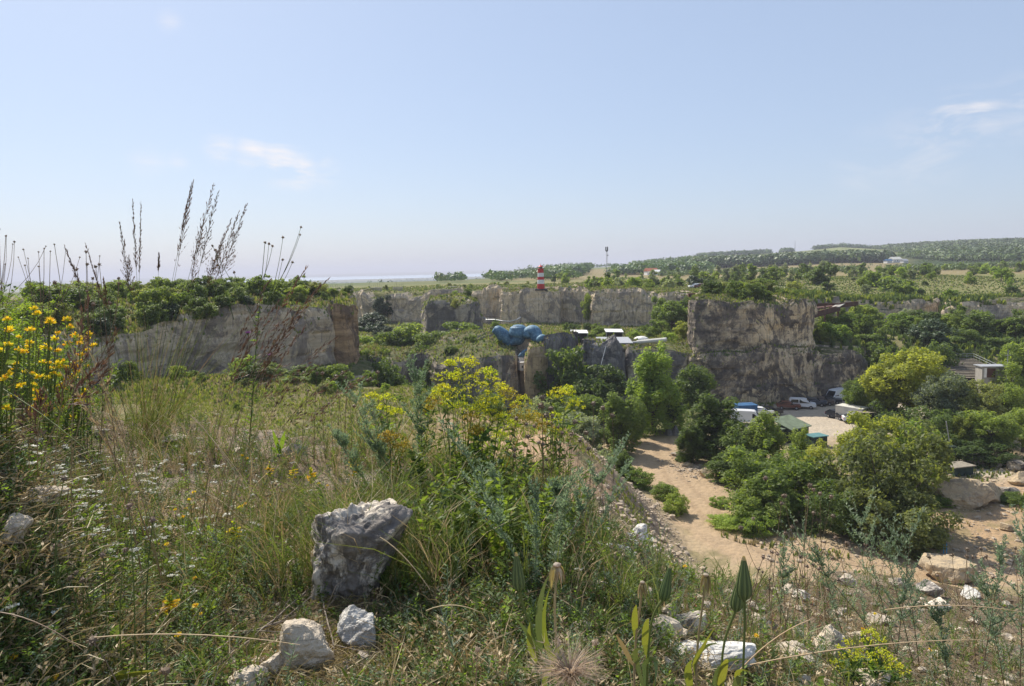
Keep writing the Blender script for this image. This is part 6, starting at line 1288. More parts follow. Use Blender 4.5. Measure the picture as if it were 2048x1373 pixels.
# ---- grass tuft with plumes
def plume(mb, tip_line, ln, m, dens=34, spread=.35, droop=.2, sz=.015):
    n = len(tip_line)
    for i in range(dens):
        f = i / dens; k = min(n - 2, int(f * (n - 1))); p = tip_line[k].lerp(tip_line[k + 1], f * (n - 1) - k); ax = (tip_line[-1] - tip_line[0]).normalized()
        out = (ax.cross(rv()).normalized() * spread * (1 - f * .65) + ax).normalized(); L_ = ln * (1 - f) ** .8 * random.uniform(.4, 1) + .004; e = p + out * L_ + V3((0, 0, -droop * L_)); mb.tube([p, e], [.0004, .0003], m, 3, False)
        for q in range(1 + int(L_ / .012)): g = p.lerp(e, 1 - .35 * q * random.uniform(.3, 1)); leaf(mb, g, (out + rv(.15)), sz * random.uniform(.7, 1.3), .0036, m, 1)
def culm(t, base, tip, pan, ln, bow, m=S_pan, st=S_green, dens=52, spread=.35, droop=.2, r=.0011):
    L_ = bez(base, (base + tip) / 2 + bow, tip, 10); mb = MB(); mb.tube(L_, [r * (1 - .06 * i) for i in range(11)], st, 4, False); c = mb.build('culm', t); k = max(1, int(10 * (1 - pan))); mb = MB(); mb.tube(L_[k:], .0006, m, 3, False); plume(mb, L_[k:], ln, m, dens, spread, droop); mb.build('panicle', c)
b0 = hit(300, 880); d_ = b0.y; t = thing('grass_tuft', b0, 0, 'big green grass tuft with tall feathery plumes against the sky', 'grass')
for tx, ty, bxx, pan, ln, sp in ((387, 362, 300, .26, .05, .3), (383, 368, 305, .2, .04, .2), (427, 370, 315, .22, .06, .45), (436, 384, 318, .24, .06, .5), (408, 440, 310, .22, .04, .3), (493, 410, 325, .26, .06, .4), (478, 425, 328, .22, .06, .4), (462, 440, 320, .24, .05, .45), (445, 480, 330, .2, .05, .5), (265, 400, 290, .3, .035, .2), (282, 405, 292, .24, .03, .15), (240, 448, 283, .3, .045, .35), (172, 490, 270, .25, .03, .15), (130, 495, 262, .2, .035, .2), (257, 515, 285, .2, .04, .5), (318, 510, 300, .1, .02, .1), (207, 560, 280, .2, .03, .3)):
    bb = at(bxx + random.uniform(-22, 22), 875, d_ + random.uniform(-.06, .06)) - b0; bb.z = -.02; culm(t, bb, at(tx, ty, d_ + random.uniform(-.08, .08)) - b0, pan, ln * d_ / 2.1, V3((random.uniform(-.02, .01) + (300 - tx) * .00012, 0, .03)), spread=sp, r=.0013)
for grp, n, m in (('blades', 120, L_grass), ('dry_blades', 70, S_dry)):
    mb = MB()
    for i in range(n):
        o_ = V3((random.gauss(0, .035), random.gauss(0, .03), 0)); tpx = random.gauss(335, 85); tpy = random.uniform(600, 820); e = at(tpx, tpy, d_ + random.uniform(-.15, .15)) - b0; mb.blade(bez(o_, o_ * .5 + e * .5 + V3((0, 0, .05)), e, 5), [.0017, .0017, .0016, .0013, .0009, .0003], m)
    mb.build(grp, t)
# drooping reddish plumes
PG = {}
def panicle_grass(px0, py0, px1, py1, d, lean, label, ln=.06, dens=30, group='', sp=.4, m=S_pan, st=S_dry):
    b_ = ground(at(px0, py0, d).x, d); t = thing('grass_stalk', b_, 0, label, 'grass', group); PG.setdefault(label, []).append((px1, t)); tp = at(px1, py1, d) - b_; culm(t, V3((0, 0, -.01)), tp, .4, ln, V3((-tp.x * .22 if tp.x else 0, 0, tp.z * lean)), m, st, dens, sp, .5, .0011)
for tx, ty, bx_ in ((655, 560, 400), (615, 535, 420), (640, 572, 430), (600, 600, 410), (560, 600, 380), (540, 560, 385), (590, 640, 430), (520, 640, 390), (610, 655, 440)): panicle_grass(bx_, 900, tx, ty, 1.9, .22, 'drooping purple-brown grass plume leaning right beside the knapweed', .05, 30, 'plumes beside the knapweed')
for tx, ty, bx_ in ((668, 678, 430), (690, 745, 450), (730, 755, 470), (640, 730, 420)): panicle_grass(bx_, 930, tx, ty, 1.8, .3, 'low arching grass plume reaching toward the brown buttress', .05, 24, 'low arching plumes', m=S_pan)
for i in range(6): panicle_grass(rc.uniform(-80, 130), 860, rc.uniform(20, 250), rc.uniform(590, 800), 1.35, .2, 'reddish feathery grass plume in front of the left edge thicket', .055, 30, 'plumes in the left edge thicket', .5)
for i in range(7): panicle_grass(rc.uniform(150, 330), 900, rc.uniform(120, 250), rc.uniform(640, 760), 1.6, .1, 'pale upright grass plume left of the big tuft', .02, 22, 'pale plumes left of the tuft', .15, S_straw)
for k_, v_ in PG.items(): rankit(v_)
# straws
for i, (x0, y0, x1, y1, d, lb) in enumerate(((388, 835, 505, 1000, 1.5, 'long bright straw slanting down right from the grass tuft'), (380, 830, 520, 1005, 1.52, 'second long straw beside the slanting one'), (135, 700, 228, 845, 1.6, 'bent pale straw left of the grass tuft'), (0, 775, 210, 935, 1.3, 'long green stalk crossing the left side low'), (40, 730, 150, 870, 1.3, 'green stalk above the long crossing one'), (180, 1276, 600, 1290, .95, 'long thin straw lying across the bottom left'), (0, 1225, 165, 1300, .95, 'reddish dry stalk curving at the bottom left corner'), (760, 1075, 860, 1180, 1.1, 'dry stalk leaning against the largest grey rock'), (852, 1222, 960, 1225, 1.0, 'short pale straw in the red-stemmed mat'), (1770, 1220, 2048, 1225, 1.15, 'thin straw crossing the stony slope at the right'), (1500, 1330, 1960, 1280, 1.0, 'long straw lying across the bottom right'), (1590, 1290, 1700, 1373, .95, 'reddish dry stalk at the bottom right'), (1790, 1310, 1850, 1372, .95, 'pale broken straw at the bottom right'), (1640, 1165, 1655, 1320, 1.2, 'thin upright dry stem on the stony slope'), (150, 940, 340, 925, 1.6, 'pale straw lying on the bare soil at the left'), (1480, 1340, 1620, 1240, 1.0, 'slanting dry stalk right of the paired buds'))):
    a_, c_ = at(x0, y0, d), at(x1, y1, d * random.uniform(.93, 1.02)); a_.z = max(a_.z, float(H(a_.x, a_.y)) + .004); c_.z = max(c_.z, float(H(c_.x, c_.y)) + .004); mb = MB(); mb.tube([p - a_ for p in bez(a_, (a_ + c_) / 2 + V3((0, 0, .02)), c_, 7)], [.0009, .0009, .0009, .0008, .0008, .0007, .0006, .0004], S_straw if 'reddish' not in lb else S_brown, 4, False)
    if 'green' in lb: mb.mats[0] = S_green
    tag(mb.build('straw'), lb, 'straw').location = a_
# twigs
M_twig = plain('twig_bark', (.30, .25, .20), .9, var=.5, scale=30)
for i, (pts, r, lb) in enumerate(((((0, 995), (60, 960), (110, 915)), .006, 'thick grey branch rising from the left edge'), (((400, 1372), (500, 1300), (620, 1195)), .004, 'long branch from the bottom edge toward the big rock'), (((360, 1372), (470, 1290), (560, 1265), (610, 1230)), .003, 'second branch running parallel toward the big rock'), (((340, 1330), (430, 1280), (600, 1285)), .0022, 'thin branch crossing toward the beige rock'), (((640, 1190), (670, 1320)), .0025, 'forked dry twig lying over the beige rock'), (((662, 1300), (740, 1325)), .0016, 'small twig across the white rock'), (((900, 960), (960, 1010), (1010, 1060)), .003, 'dark twig at the foot of the umbel plant'), (((1330, 1110), (1385, 1105), (1410, 1130)), .003, 'curled dark twig beside the white flowers'), (((520, 1000), (590, 985), (640, 980)), .003, 'grey twig above the big rock'), (((1240, 1372), (1300, 1330), (1400, 1350)), .003, 'dry twig at the bottom edge near the flat white rock'))):
    W = [hit(*p) + V3((0, 0, .012 + .006 * k)) for k, p in enumerate(pts)]; o_ = W[0].copy(); W = [p - o_ for p in W]; fine = []
    for k in range(len(W) - 1):
        for q in range(5): fine.append(W[k].lerp(W[k + 1], q / 5) + rv(r * .5))
    fine.append(W[-1]); mb = MB(); mb.tube(fine, [r * (1 - .7 * k / len(fine)) for k in range(len(fine))], M_twig, 6)
    for q in range(3): p = random.choice(fine[1:]); mb.tube([p, p + rv(.02) + V3((.02, .01, .015)), p + rv(.02) + V3((.05, .02, .02))], [r * .4, r * .3, r * .12], M_twig, 4)
    tag(mb.build('twig', None, True), lb, 'twig').location = o_

# ---- umbel plant
def umbel(t, c, up_, R_, m, nr=14, nf=11):
    R_ *= 1.15
    mb = MB(); up_ = up_.normalized()
    for i in range(nr):
        a = i * 2.4; q = math.sqrt((i + .5) / nr); s1 = up_.orthogonal().normalized(); s2 = up_.cross(s1); e = c + (s1 * math.cos(a) + s2 * math.sin(a)) * R_ * q * random.uniform(.7, 1.15) + up_ * R_ * (.85 - .65 * q * q + random.uniform(-.14, .14)); mb.tube([c, c.lerp(e, .6) - up_ * R_ * .05, e], [.0007, .0006, .0005], S_green if m is L_umb else L_umbo, 3, False)
        for k in range(nf): dd = V3((random.gauss(0, 1), random.gauss(0, 1), random.uniform(.2, 1.6))).normalized(); f = e + dd * random.uniform(.003, .0095) * 1.4; mb.ico(f, random.uniform(.0018, .003), m, 0, .2) if k < 3 else leaf(mb, f, rv(), .006, .0054, m, 1)
    mb.build('umbel', t)
def umbel_plant(bpx, bpy, d, heads, label, leafy=True):
    d, kk = fit(bpx, bpy, d); heads = [(a_, b1, c1, e1 * kk) for a_, b1, c1, e1 in heads]
    b_ = ground(at(bpx, bpy, d).x, d); t = thing('umbel_plant', b_, 0, label, 'wildflower'); mb = MB(); hp = [(at(px, py, d + random.uniform(-.08, .08)) - b_, m, R_) for px, py, m, R_ in heads]; hub = V3((hp[0][0].x * .3, 0, hp[0][0].z * .35))
    mb.tube([(0, 0, -.02), hub * .5, hub], [.0025, .0022, .002], S_green, 6, False)
    for c, m, R_ in hp:
        s_ = V3((c.x * .5 + random.gauss(0, .012), random.gauss(0, .02), -.01)) if random.random() < .7 else hub * random.uniform(.6, 1.0); mid = s_.lerp(c, .5) + V3((-(c.x - s_.x) * .08, 0, .01)); mb.tube(bez(s_, mid, c, 5), [.0024, .002, .0017, .0015, .0012, .001], S_green if m is L_umb else L_umbo, 4, False)
    if leafy:
        for i in range(330): q = random.choice(hp)[0]; p = V3((q.x * .5, 0, 0)).lerp(q, random.uniform(.1, .95)); leaf(mb, p + rv(.009), V3((random.uniform(-1, 1), random.uniform(-1, 1), random.uniform(0, 1))), random.uniform(.014, .034) * kk, .0045 * kk, random.choice((L_herb, L_herbb, L_dleaf)), 2)
    mb.build('stem', t)
    for c, m, R_ in hp: umbel(t, c, V3((c.x * .15, 0, 1)), R_, m)
U, O_ = L_umb, L_umbo
umbel_plant(930, 1000, 1.5, [(930, 775, U, .034), (890, 770, U, .026), (925, 745, U, .028), (965, 770, U, .032), (950, 800, U, .034), (905, 805, U, .026), (985, 785, U, .030), (1000, 820, U, .028), (875, 800, U, .018), (970, 815, U, .026), (1020, 800, O_, .022), (925, 830, U, .024), (985, 845, U, .024), (940, 845, O_, .02), (1035, 835, O_, .026), (1050, 850, O_, .02), (1010, 850, U, .022), (900, 735, U, .012), (1045, 815, U, .02), (910, 760, U, .016), (940, 735, U, .018), (978, 755, U, .016), (885, 785, U, .016), (1005, 790, U, .018), (960, 830, U, .02), (895, 820, U, .016), (1025, 860, U, .018), (1000, 880, U, .016), (955, 870, O_, .016)], 'largest yellow umbel plant in the centre, blooming lime yellow')
umbel_plant(1110, 1010, 1.45, [(1130, 812, U, .030), (1115, 800, U, .022), (1148, 825, U, .022), (1105, 850, U, .022), (1090, 865, O_, .02), (1135, 790, U, .016), (1075, 845, O_, .02), (1112, 875, U, .018)], 'smaller yellow umbel plant right of the largest one, leaning right', True)
umbel_plant(800, 985, 1.7, [(772, 810, U, .022), (760, 830, U, .022), (790, 835, U, .018), (865, 815, O_, .02), (852, 825, O_, .016), (745, 800, U, .014)], 'small sparse yellow umbel plant left of the grey-green spires')
umbel_plant(790, 1000, 1.6, [(790, 895, O_, .03), (775, 885, O_, .022), (805, 905, O_, .02)], 'low ochre-coloured umbel plant behind the largest grey rock', False)
umbel_plant(1720, 1370, 1.2, [(1700, 1320, U, .026), (1740, 1290, U, .022), (1765, 1330, U, .022), (1720, 1345, U, .026), (1680, 1345, U, .018), (1790, 1350, U, .02)], 'low yellow-flowered plant on the stony slope at the bottom right')
# broad lanceolate leaves at the umbel plant's foot
b_ = ground(at(980, 980, 2.35).x, 2.35); t = thing('broad_leaf_plant', b_, 0, 'dark green broad-leaved plant at the foot of the umbels', 'plant')
for i in range(8):
    o_ = V3((random.gauss(0, .08), random.gauss(0, .04), 0)); e = o_ + V3((random.gauss(0, .05), random.gauss(0, .03), random.uniform(.12, .30))); mb = MB(); L_ = bez(o_, o_.lerp(e, .5) + rv(.01), e, 5); mb.tube(L_, .0012, S_green, 4, False)
    for q in range(26): k = random.randint(0, 4); a = random.uniform(0, 6.28); leaf(mb, L_[k].lerp(L_[k + 1], random.random()), V3((math.cos(a), math.sin(a), random.uniform(.1, .9))), random.uniform(.03, .055), .015, random.choice((L_dleaf, L_dleaf, L_herb)), 2)
    mb.build('leafy_stem', t)
# ---- grey-green spires (wormwood)
def spire(bpx, bpy, px, py, d, label, w_=.02, n=150, group='grey-green spires', bow=0., nb=5, top=True):
    d, kk = fit(bpx, bpy, d); w_ *= kk ** .35
    b_ = ground(at(bpx, bpy, d).x, d); t = thing('wormwood', b_, 0, label, 'herb', group); tp = at(px, py, d) - b_; L_ = bez(V3((0, 0, -.01)), tp * .5 + V3((bow, 0, .01)), tp, 10); mb = MB(); mb.tube(L_, [.0019 * (1 - .075 * i) for i in range(11)], S_brown if nb > 6 else L_sage, 5, False); mb.build('stem', t); mb = MB()
    lines = [L_]
    for i in range(nb):
        k = random.randint(3, 8); s_ = L_[k]; ax = (L_[10] - L_[0]).normalized(); e = s_ + (ax * random.uniform(.3, .6) + V3((random.choice((-1, 1)) * random.uniform(.15, .4), random.uniform(-.3, .3), .1))) * (tp.length * .32); ln_ = bez(s_, s_.lerp(e, .5) + V3((0, 0, -.008)), e, 4); lines.append(ln_); mb.tube(ln_, [.0013, .0011, .0009, .0007, .0005], L_sage, 4, False)
    for j, ln_ in enumerate(lines):
        m_ = n if j == 0 else n // 4
        for i in range(m_):
            f = random.random(); f = f if j else .12 + .88 * f; k = min(len(ln_) - 2, int(f * (len(ln_) - 1))); p = ln_[k].lerp(ln_[k + 1], f * (len(ln_) - 1) - k); a = random.uniform(0, 6.28); dr = V3((math.cos(a), math.sin(a), random.uniform(.5, 1.5))); l_ = w_ * random.uniform(.5, 1.2) * (1.15 - .6 * f)
            leaf(mb, p, dr, l_, .0022 * kk, L_sage, 1)
            for q in range(2): leaf(mb, p + dr.normalized() * l_ * .45, dr + rv(.6), l_ * .55, .0018 * kk, L_sage, 1)
    mb.build('leaves', t)
spire(842, 985, 828, 712, 1.55, 'tallest grey-green leafy spire left of the yellow umbels', .022, 230, bow=.0); spire(848, 985, 838, 755, 1.5, 'second grey-green spire pressed against the tallest one', .02, 200)
spire(815, 1000, 690, 760, 1.6, 'grey-green spire leaning far left toward the brown buttress', .022, 170, bow=-.02, nb=8); spire(760, 1010, 655, 850, 1.5, 'low grey-green spire spreading left above the big rock', .022, 150, nb=8); spire(770, 1000, 745, 800, 1.6, 'feathery spire between the seed heads and the tallest spire', .022, 160, nb=8)
spire(1065, 1180, 905, 850, 1.15, 'long grey-green spire leaning left across the umbel plant', .018, 190, bow=-.01, nb=6); spire(1070, 1190, 1075, 960, 1.1, 'upright grey-green spire in the centre foreground', .016, 210, nb=3); spire(1075, 1180, 1245, 880, 1.3, 'grey-green spire leaning right toward the rubble bank', .018, 190, bow=.01, nb=8); spire(1090, 1150, 1150, 935, 1.3, 'short grey-green spire between two leaning ones', .018, 160, nb=5)
spire(1180, 1100, 1255, 920, 1.4, 'thin grey-green spire at the edge of the rubble bank', .016, 120, nb=5); spire(1000, 1100, 985, 930, 1.35, 'leafy grey-green spire at the foot of the umbels', .02, 160, nb=6); spire(1120, 1120, 1110, 960, 1.35, 'dense grey-green spire right of the centre', .022, 200, nb=8)
for i, (a_, b1, c1, e1) in enumerate(((1800, 1330, 1560, 1040), (1800, 1330, 1700, 985), (1830, 1340, 1750, 1010), (1840, 1340, 1800, 1030), (1690, 1280, 1625, 1075), (1560, 1250, 1570, 1065), (1790, 1340, 1830, 1000))): spire(a_, b1, c1, e1, 1.35, ['grey bush stem leaning farthest left over the dirt road bend', 'tall grey bush stem before the large dark olive tree', 'grey bush stem in the middle of the right-hand grey bush', 'grey bush stem reaching into the shade under the olive tree', 'short grey stem left of the right-hand grey bush', 'small upright grey stem beside the paired buds', 'rightmost tall stem of the right-hand grey bush'][i], .016, 100, 'stems of the right-hand grey bush', nb=10)
for i, (a_, b1, c1, e1) in enumerate(((1960, 1373, 2010, 1070), (2010, 1373, 1960, 1120), (2040, 1380, 2050, 1010), (1900, 1373, 1870, 1200))): spire(a_, b1, c1, e1, 1.2, ['grey stem at the lower right corner leaning right', 'grey stem at the lower right corner leaning left', 'tall grey stem cut by the right edge', 'short grey stem left of the lower right corner'][i], .018, 130, 'grey stems in the lower right corner', nb=10)
# ---- kidney vetch, yellow-orange heads on the left
def vetch(bx_, by_, d, heads, label, group, hr=.011):
    d, kk = fit(bx_, by_, d); hr *= kk * .8
    b_ = ground(at(bx_, by_, d).x, d); t = thing('kidney_vetch', b_, 0, label, 'wildflower', group); mb = MB(); tips = []
    for px, py in heads:
        e = at(px, py, d + random.uniform(-.06, .06)) - b_; L_ = bez(V3((random.gauss(0, .01), random.gauss(0, .01), 0)), e * .5 + V3((random.gauss(0, .012), 0, .01)), e, 5); mb.tube(L_, .0011, S_green, 4, False); tips.append(e)
        for i in range(8): k = random.randint(1, 4); leaf(mb, L_[k], V3((random.uniform(-1, 1), random.uniform(-1, 1), .5)), .018, .0055, L_herb, 2)
    mb.build('stem', t)
    for e in tips:
        mb = MB(); r = hr * random.uniform(.7, 1.2); om = random.random()
        for i in range(30):
            dd = V3((random.gauss(0, 1), random.gauss(0, 1), random.uniform(-.2, 1.4))).normalized(); leaf(mb, e + dd * r * .25, dd, r * random.uniform(.8, 1.1), r * .36, L_orange if random.random() < om * .3 else L_yellow, 1)
        mb.ico(e, r * .45, L_umb, 0, .1); mb.build('flower_head', t)
VH = [(68, 618), (75, 628), (100, 645), (135, 640), (140, 655), (38, 675), (55, 695), (90, 695), (100, 700), (165, 682), (187, 692), (160, 688), (48, 705), (125, 725), (120, 735), (150, 735), (155, 745), (105, 748), (118, 752), (148, 755), (135, 760), (50, 745), (78, 755), (95, 757), (70, 785), (78, 800), (12, 820), (160, 808), (125, 780), (30, 728), (20, 690), (15, 640), (60, 660), (110, 680), (85, 725), (135, 690), (145, 800), (45, 770), (180, 670), (20, 660)]
VH += [(rc.uniform(0, 190), rc.uniform(640, 840)) for _ in range(40)]; VH.sort(key=lambda q: q[0])
for i in range(0, 80, 8):
    hs = VH[i:i + 8]; cx_ = sum(h[0] for h in hs) / 8; vetch(cx_ + rc.uniform(-15, 15), 900, rc.uniform(1.35, 1.6), hs, 'kidney vetch plant ' + 'with yellow-orange blooms, ' + ORD[i // 8] + ' in the bank at the left edge', 'kidney vetch at the left edge')
for hs, b_, lb in (([(655, 972), (638, 968)], (650, 1010), 'orange vetch blooms behind the top of the largest grey rock'), ([(484, 912), (495, 918)], (490, 950), 'pale orange vetch bloom below the knapweed'), ([(378, 1000), (385, 1010), (372, 1018)], (378, 1060), 'yellow-orange vetch bloom right of the white flowers'), ([(481, 1015), (490, 1010)], (484, 1050), 'orange vetch bloom left of the largest grey rock'), ([(365, 1035), (350, 1020)], (360, 1075), 'small yellow vetch bloom lowest of three by the white flowers'), ([(398, 785), (405, 780), (390, 788)], (396, 830), 'yellow bloom at the right of the grass tuft')): vetch(b_[0], b_[1], hit(*b_).y, hs, lb, None, .009)
# small single yellow flowers
def yflower(px, py, label, r=.008, d=None):
    g_ = hit(px, py + 30); d = g_.y if d is None else d; b_ = ground(at(px, py + 30, d).x, d); t = thing('yellow_flower', b_, 0, label, 'wildflower', 'small yellow flowers on the knoll'); e = at(px, py, d) - b_; mb = MB(); mb.tube(bez(V3((0, 0, -.005)), e * .5 + rv(.004), e, 3), .0009, S_green, 4, False)
    for i in range(4): leaf(mb, e * random.uniform(.1, .7), V3((random.uniform(-1, 1), random.uniform(-1, 1), .4)), .014, .004, L_herb, 2)
    mb.build('stem', t); mb = MB(); ax = V3((random.uniform(-.3, .3), -.45, 1)).normalized(); s1 = ax.orthogonal().normalized(); s2 = ax.cross(s1)
    for k in range(9): a = k * 6.283 / 9; dd = s1 * math.cos(a) + s2 * math.sin(a) + ax * .35; leaf(mb, e, dd, r, r * .62, L_yellow, 2)
    mb.ico(e + ax * r * .15, r * .3, L_orange, 0, .1); mb.build('petals', t)
for px, py, lb in ((390, 1157, 'yellow flower alone left of the largest grey rock'), (388, 985, 'yellow flower just above the orange bloom by the white flowers'), (181, 1226, 'left one of two yellow flowers at the lower left'), (224, 1236, 'right one of two yellow flowers at the lower left'), (315, 1090, 'left yellow flower below the white mat'), (334, 1089, 'right yellow flower below the white mat'), (540, 1010, 'yellow flower above the left shoulder of the largest rock'), (534, 1047, 'yellow flower left of the largest rock, lower of two'), (618, 1058, 'yellow flower touching the left side of the largest rock'), (458, 1138, 'tiny yellow flower in the grey sprigs'), (306, 1195, 'tiny yellow flower left of the tall yellow spike'), (391, 1212, 'small yellow flower right of the tall yellow spike'), (401, 1228, 'tiny yellow flower below right of the yellow spike'), (218, 1194, 'pale yellow flower above the broad green leaf'), (110, 1357, 'yellow flower at the bottom edge on the left'), (228, 1355, 'yellow flower at the bottom edge right of the first'), (8, 1210, 'yellow flower at the left edge'), (357, 1270, 'small orange-yellow flower below the yellow spike'), (1370, 1133, 'yellow flower below the white flowers right of the centre'), (1512, 1272, 'yellow flower behind the paired buds'), (1750, 1228, 'yellow flower on the stony slope'), (1725, 1258, 'second yellow flower on the stony slope, lower'), (697, 828, 'yellow flower among the seed heads'), (28, 1315, 'pale yellow bloom at the lower left corner'), (1860, 1300, 'yellow flower at the lower right')): yflower(px, py, lb, .0085 if 'tiny' not in lb else .005)
# yellow hooded-flower spikes
def yspike(px, py0, py1, label, d=None, w_=1.):
    g_ = hit(px, py1); d = g_.y if d is None else d; b_ = ground(at(px, py1, d).x, d); t = thing('yellow_spike', b_, 0, label, 'wildflower', 'yellow flower spikes with pale bracts'); e = at(px + random.uniform(-4, 4), py0, d) - b_; mb = MB(); mb.tube([V3((0, 0, -.01)), e * .5, e * .92], [.0016, .0014, .001], S_green, 5, False); mb.build('stem', t); L_ = e.length
    mb = MB()
    for i in range(46): f = random.uniform(.35, 1); a = i * 2.4; p = e * f; leaf(mb, p, V3((math.cos(a), math.sin(a), .9)), L_ * .24 * w_ * (1.25 - f), .006 * w_, random.choice((L_umb, L_herbb, L_bud)), 2)
    mb.build('bracts', t); mb = MB()
    for i in range(11):
        a = i * 2.4; f = random.uniform(.42, .78); p = e * f; dd = V3((math.cos(a), math.sin(a), .15)).normalized(); mb.tube([p, p + dd * .010 * w_, p + dd * .017 * w_ + V3((0, 0, -.002))], [.0012, .002, .0036 * w_], L_yellow, 6, False); leaf(mb, p + dd * .017 * w_, dd + V3((0, 0, -.5)), .006, .006, L_yellow, 1)
    mb.build('flowers', t)
for px, y0, y1, lb, w_ in ((338, 1180, 1262, 'largest yellow hooded-flower spike at the lower left', 1.), (470, 1040, 1115, 'yellow spike with pale bracts left of the largest rock', 1.), (708, 905, 985, 'pale yellow-green spike above the largest rock', 1.), (622, 935, 985, 'pale yellow spike just left above the largest rock', 1.), (585, 930, 975, 'lime spike leaning left above the largest rock', .9), (540, 925, 970, 'leftmost lime spike above the largest rock', .9)): yspike(px, y0, y1, lb, None, w_)
# broad bright leaves
def leafplant(px, py, leaves, label, mt=L_herbb, wd=.02):
    b_ = hit(px, py); t = thing('broad_leaf_plant', b_, 0, label, 'plant')
    for x1, y1 in leaves: e = at(x1, y1, b_.y - .01) - b_; mb = MB(); mb.blade(bez(V3((0, 0, .004)), e * .5 + V3((0, 0, .008)), e, 5), [wd * .2, wd * .7, wd, wd * .95, wd * .6, wd * .05], mt, side=(0, 1, .3)); mb.build('leaf', t)
leafplant(625, 1130, [(605, 1068), (632, 1045), (560, 1120), (612, 1085), (590, 1140)], 'bright broad-leaved sprout left of the largest grey rock'); leafplant(272, 1225, [(266, 1175), (285, 1200)], 'single bright oval leaf upright at the lower left'); leafplant(560, 910, [(545, 860), (570, 862), (555, 885), (540, 895), (580, 890)], 'bright broad-leaved sprout right of the knapweed foot'); leafplant(392, 1080, [(394, 1035), (405, 1065), (412, 1080)], 'small broad-leaved sprout among the yellow blooms'); leafplant(215, 1300, [(150, 1285), (260, 1290), (240, 1250), (180, 1310), (190, 1330)], 'dark green broad-leaved rosette at the lower left', L_herb, .022); leafplant(200, 1372, [(195, 1310), (260, 1340), (300, 1345), (320, 1340)], 'yellow-green strap leaves at the bottom left edge', L_yleaf, .010)
# ---- goat's beard
def bud(mb, c, ax, L_, R_, n=16):
    ax = ax.normalized(); a = ax.orthogonal().normalized(); b = ax.cross(a); prof = [(.35, -.02), (.72, .04), (.96, .13), (1., .24), (.94, .36), (.80, .5), (.62, .65), (.44, .8), (.30, .92), (.16, 1.0)]; V = []; Fc = []
    for i, (r, z) in enumerate(prof):
        for j in range(n * 2): q = math.pi * j / n; k = 1 + .07 * (1 if j % 2 else -1); V.append(c + ax * (z * L_) + (a * math.cos(q) + b * math.sin(q)) * R_ * r * k)
    m2 = n * 2
    for mt, par in ((L_bud, 0), (L_budd, 1)):
        pass
    o = len(mb.v); mb.v += [tuple(v) for v in V]
    for i in range(len(prof) - 1):
        for j in range(m2): mb.f.append((o + i * m2 + j, o + i * m2 + (j + 1) % m2, o + (i + 1) * m2 + (j + 1) % m2, o + (i + 1) * m2 + j)); mb.m.append(mb.mi(L_budt if i >= len(prof) - 2 else (L_bud if (j // 2) % 2 else L_budd)))
def goat(base, knots, d, Lpx, Wpx, label, leaves=(), kind='bud', st=S_green):
    b_ = ground(at(*base, d).x, d); b_.z = min(b_.z, at(*base, d).z + .05); t = thing('goatsbeard', b_, 0, label, 'wildflower', "closed and spent goat's-beard heads"); K = [at(*k, d) - b_ for k in knots]; pts = [V3((0, 0, -.02))] + K; sm = []
    for i in range(len(pts) - 1):
        for q in range(4): sm.append(pts[i].lerp(pts[i + 1], q / 4))
    sm.append(pts[-1]); 
    for _ in range(3): sm = [sm[0]] + [(sm[i - 1] + sm[i] * 2 + sm[i + 1]) / 4 for i in range(1, len(sm) - 1)] + [sm[-1]]
    n = len(sm); u = d / F; mb = MB(); mb.tube(sm, [u * (5 + 2.5 * (i / n) ** 4 * (kind == 'bud') * 1.6) * .5 for i in range(n)], st, 8, False); mb.build('stem', t); ax = (sm[-1] - sm[-3]).normalized() * .45 + V3((0, 0, 1)); mb = MB()
    if kind == 'bud': bud(mb, sm[-1] - ax.normalized() * u * 3, ax, Lpx * u, Wpx * u / 2); mb.build('bud', t)
    else:
        c = sm[-1]; mb.ico(c, Wpx * u * .4, L_fluff, 1, .1, (1, 1, .55))
        for i in range(26): a = random.uniform(0, 6.28); e = c + V3((math.cos(a) * Wpx * u * .75, math.sin(a) * Wpx * u * .75, -Lpx * u * random.uniform(.35, 1.0))); mb.blade(bez(c + V3((0, 0, -.002)), c + V3((math.cos(a), math.sin(a), 0)) * Wpx * u * .6, e, 4), [.003, .0034, .003, .0022, .0004], random.choice((S_straw, S_dry, L_budt)))
        mb.build('spent_head', t)
    for (x0, y0, x1, y1, x2, y2, wd, mt) in leaves:
        mb = MB(); A_, B_, C_ = (at(x0, y0, d) - b_, at(x1, y1, d - .02) - b_, at(x2, y2, d - .03) - b_); near = min(sm, key=lambda q: (q - (A_ - V3((0, 0, .03)))).length); pth = [near, near.lerp(A_, .5)] + bez(A_, B_, C_, 8)
        mb.blade(pth, [wd * u * k for k in (.25, .6, .85, 1, 1, .95, .85, .7, .5, .3, .04)], mt, side=(.1, 1, .25)); mb.build('leaf', t)
Yl, Gr = L_yleaf, L_bud
goat((1095, 1360), ((1075, 1270), (1048, 1225), (1038, 1178)), .72, 82, 26, 'leftmost closed green bud with striped sides and tan tip', ((1085, 1330, 1060, 1260, 1024, 1232, 12, Gr), (1082, 1330, 1050, 1290, 1060, 1245, 16, Yl), (1080, 1300, 1070, 1200, 1098, 1150, 14, Gr), (1090, 1360, 1110, 1300, 1125, 1290, 13, Yl)))
goat((1120, 1360), ((1115, 1300), (1108, 1220), (1114, 1130)), .75, 60, 22, 'spent head with drooping straw bracts right of the leftmost bud', ((1110, 1330, 1070, 1260, 1100, 1175, 12, Yl),), 'spent', S_straw)
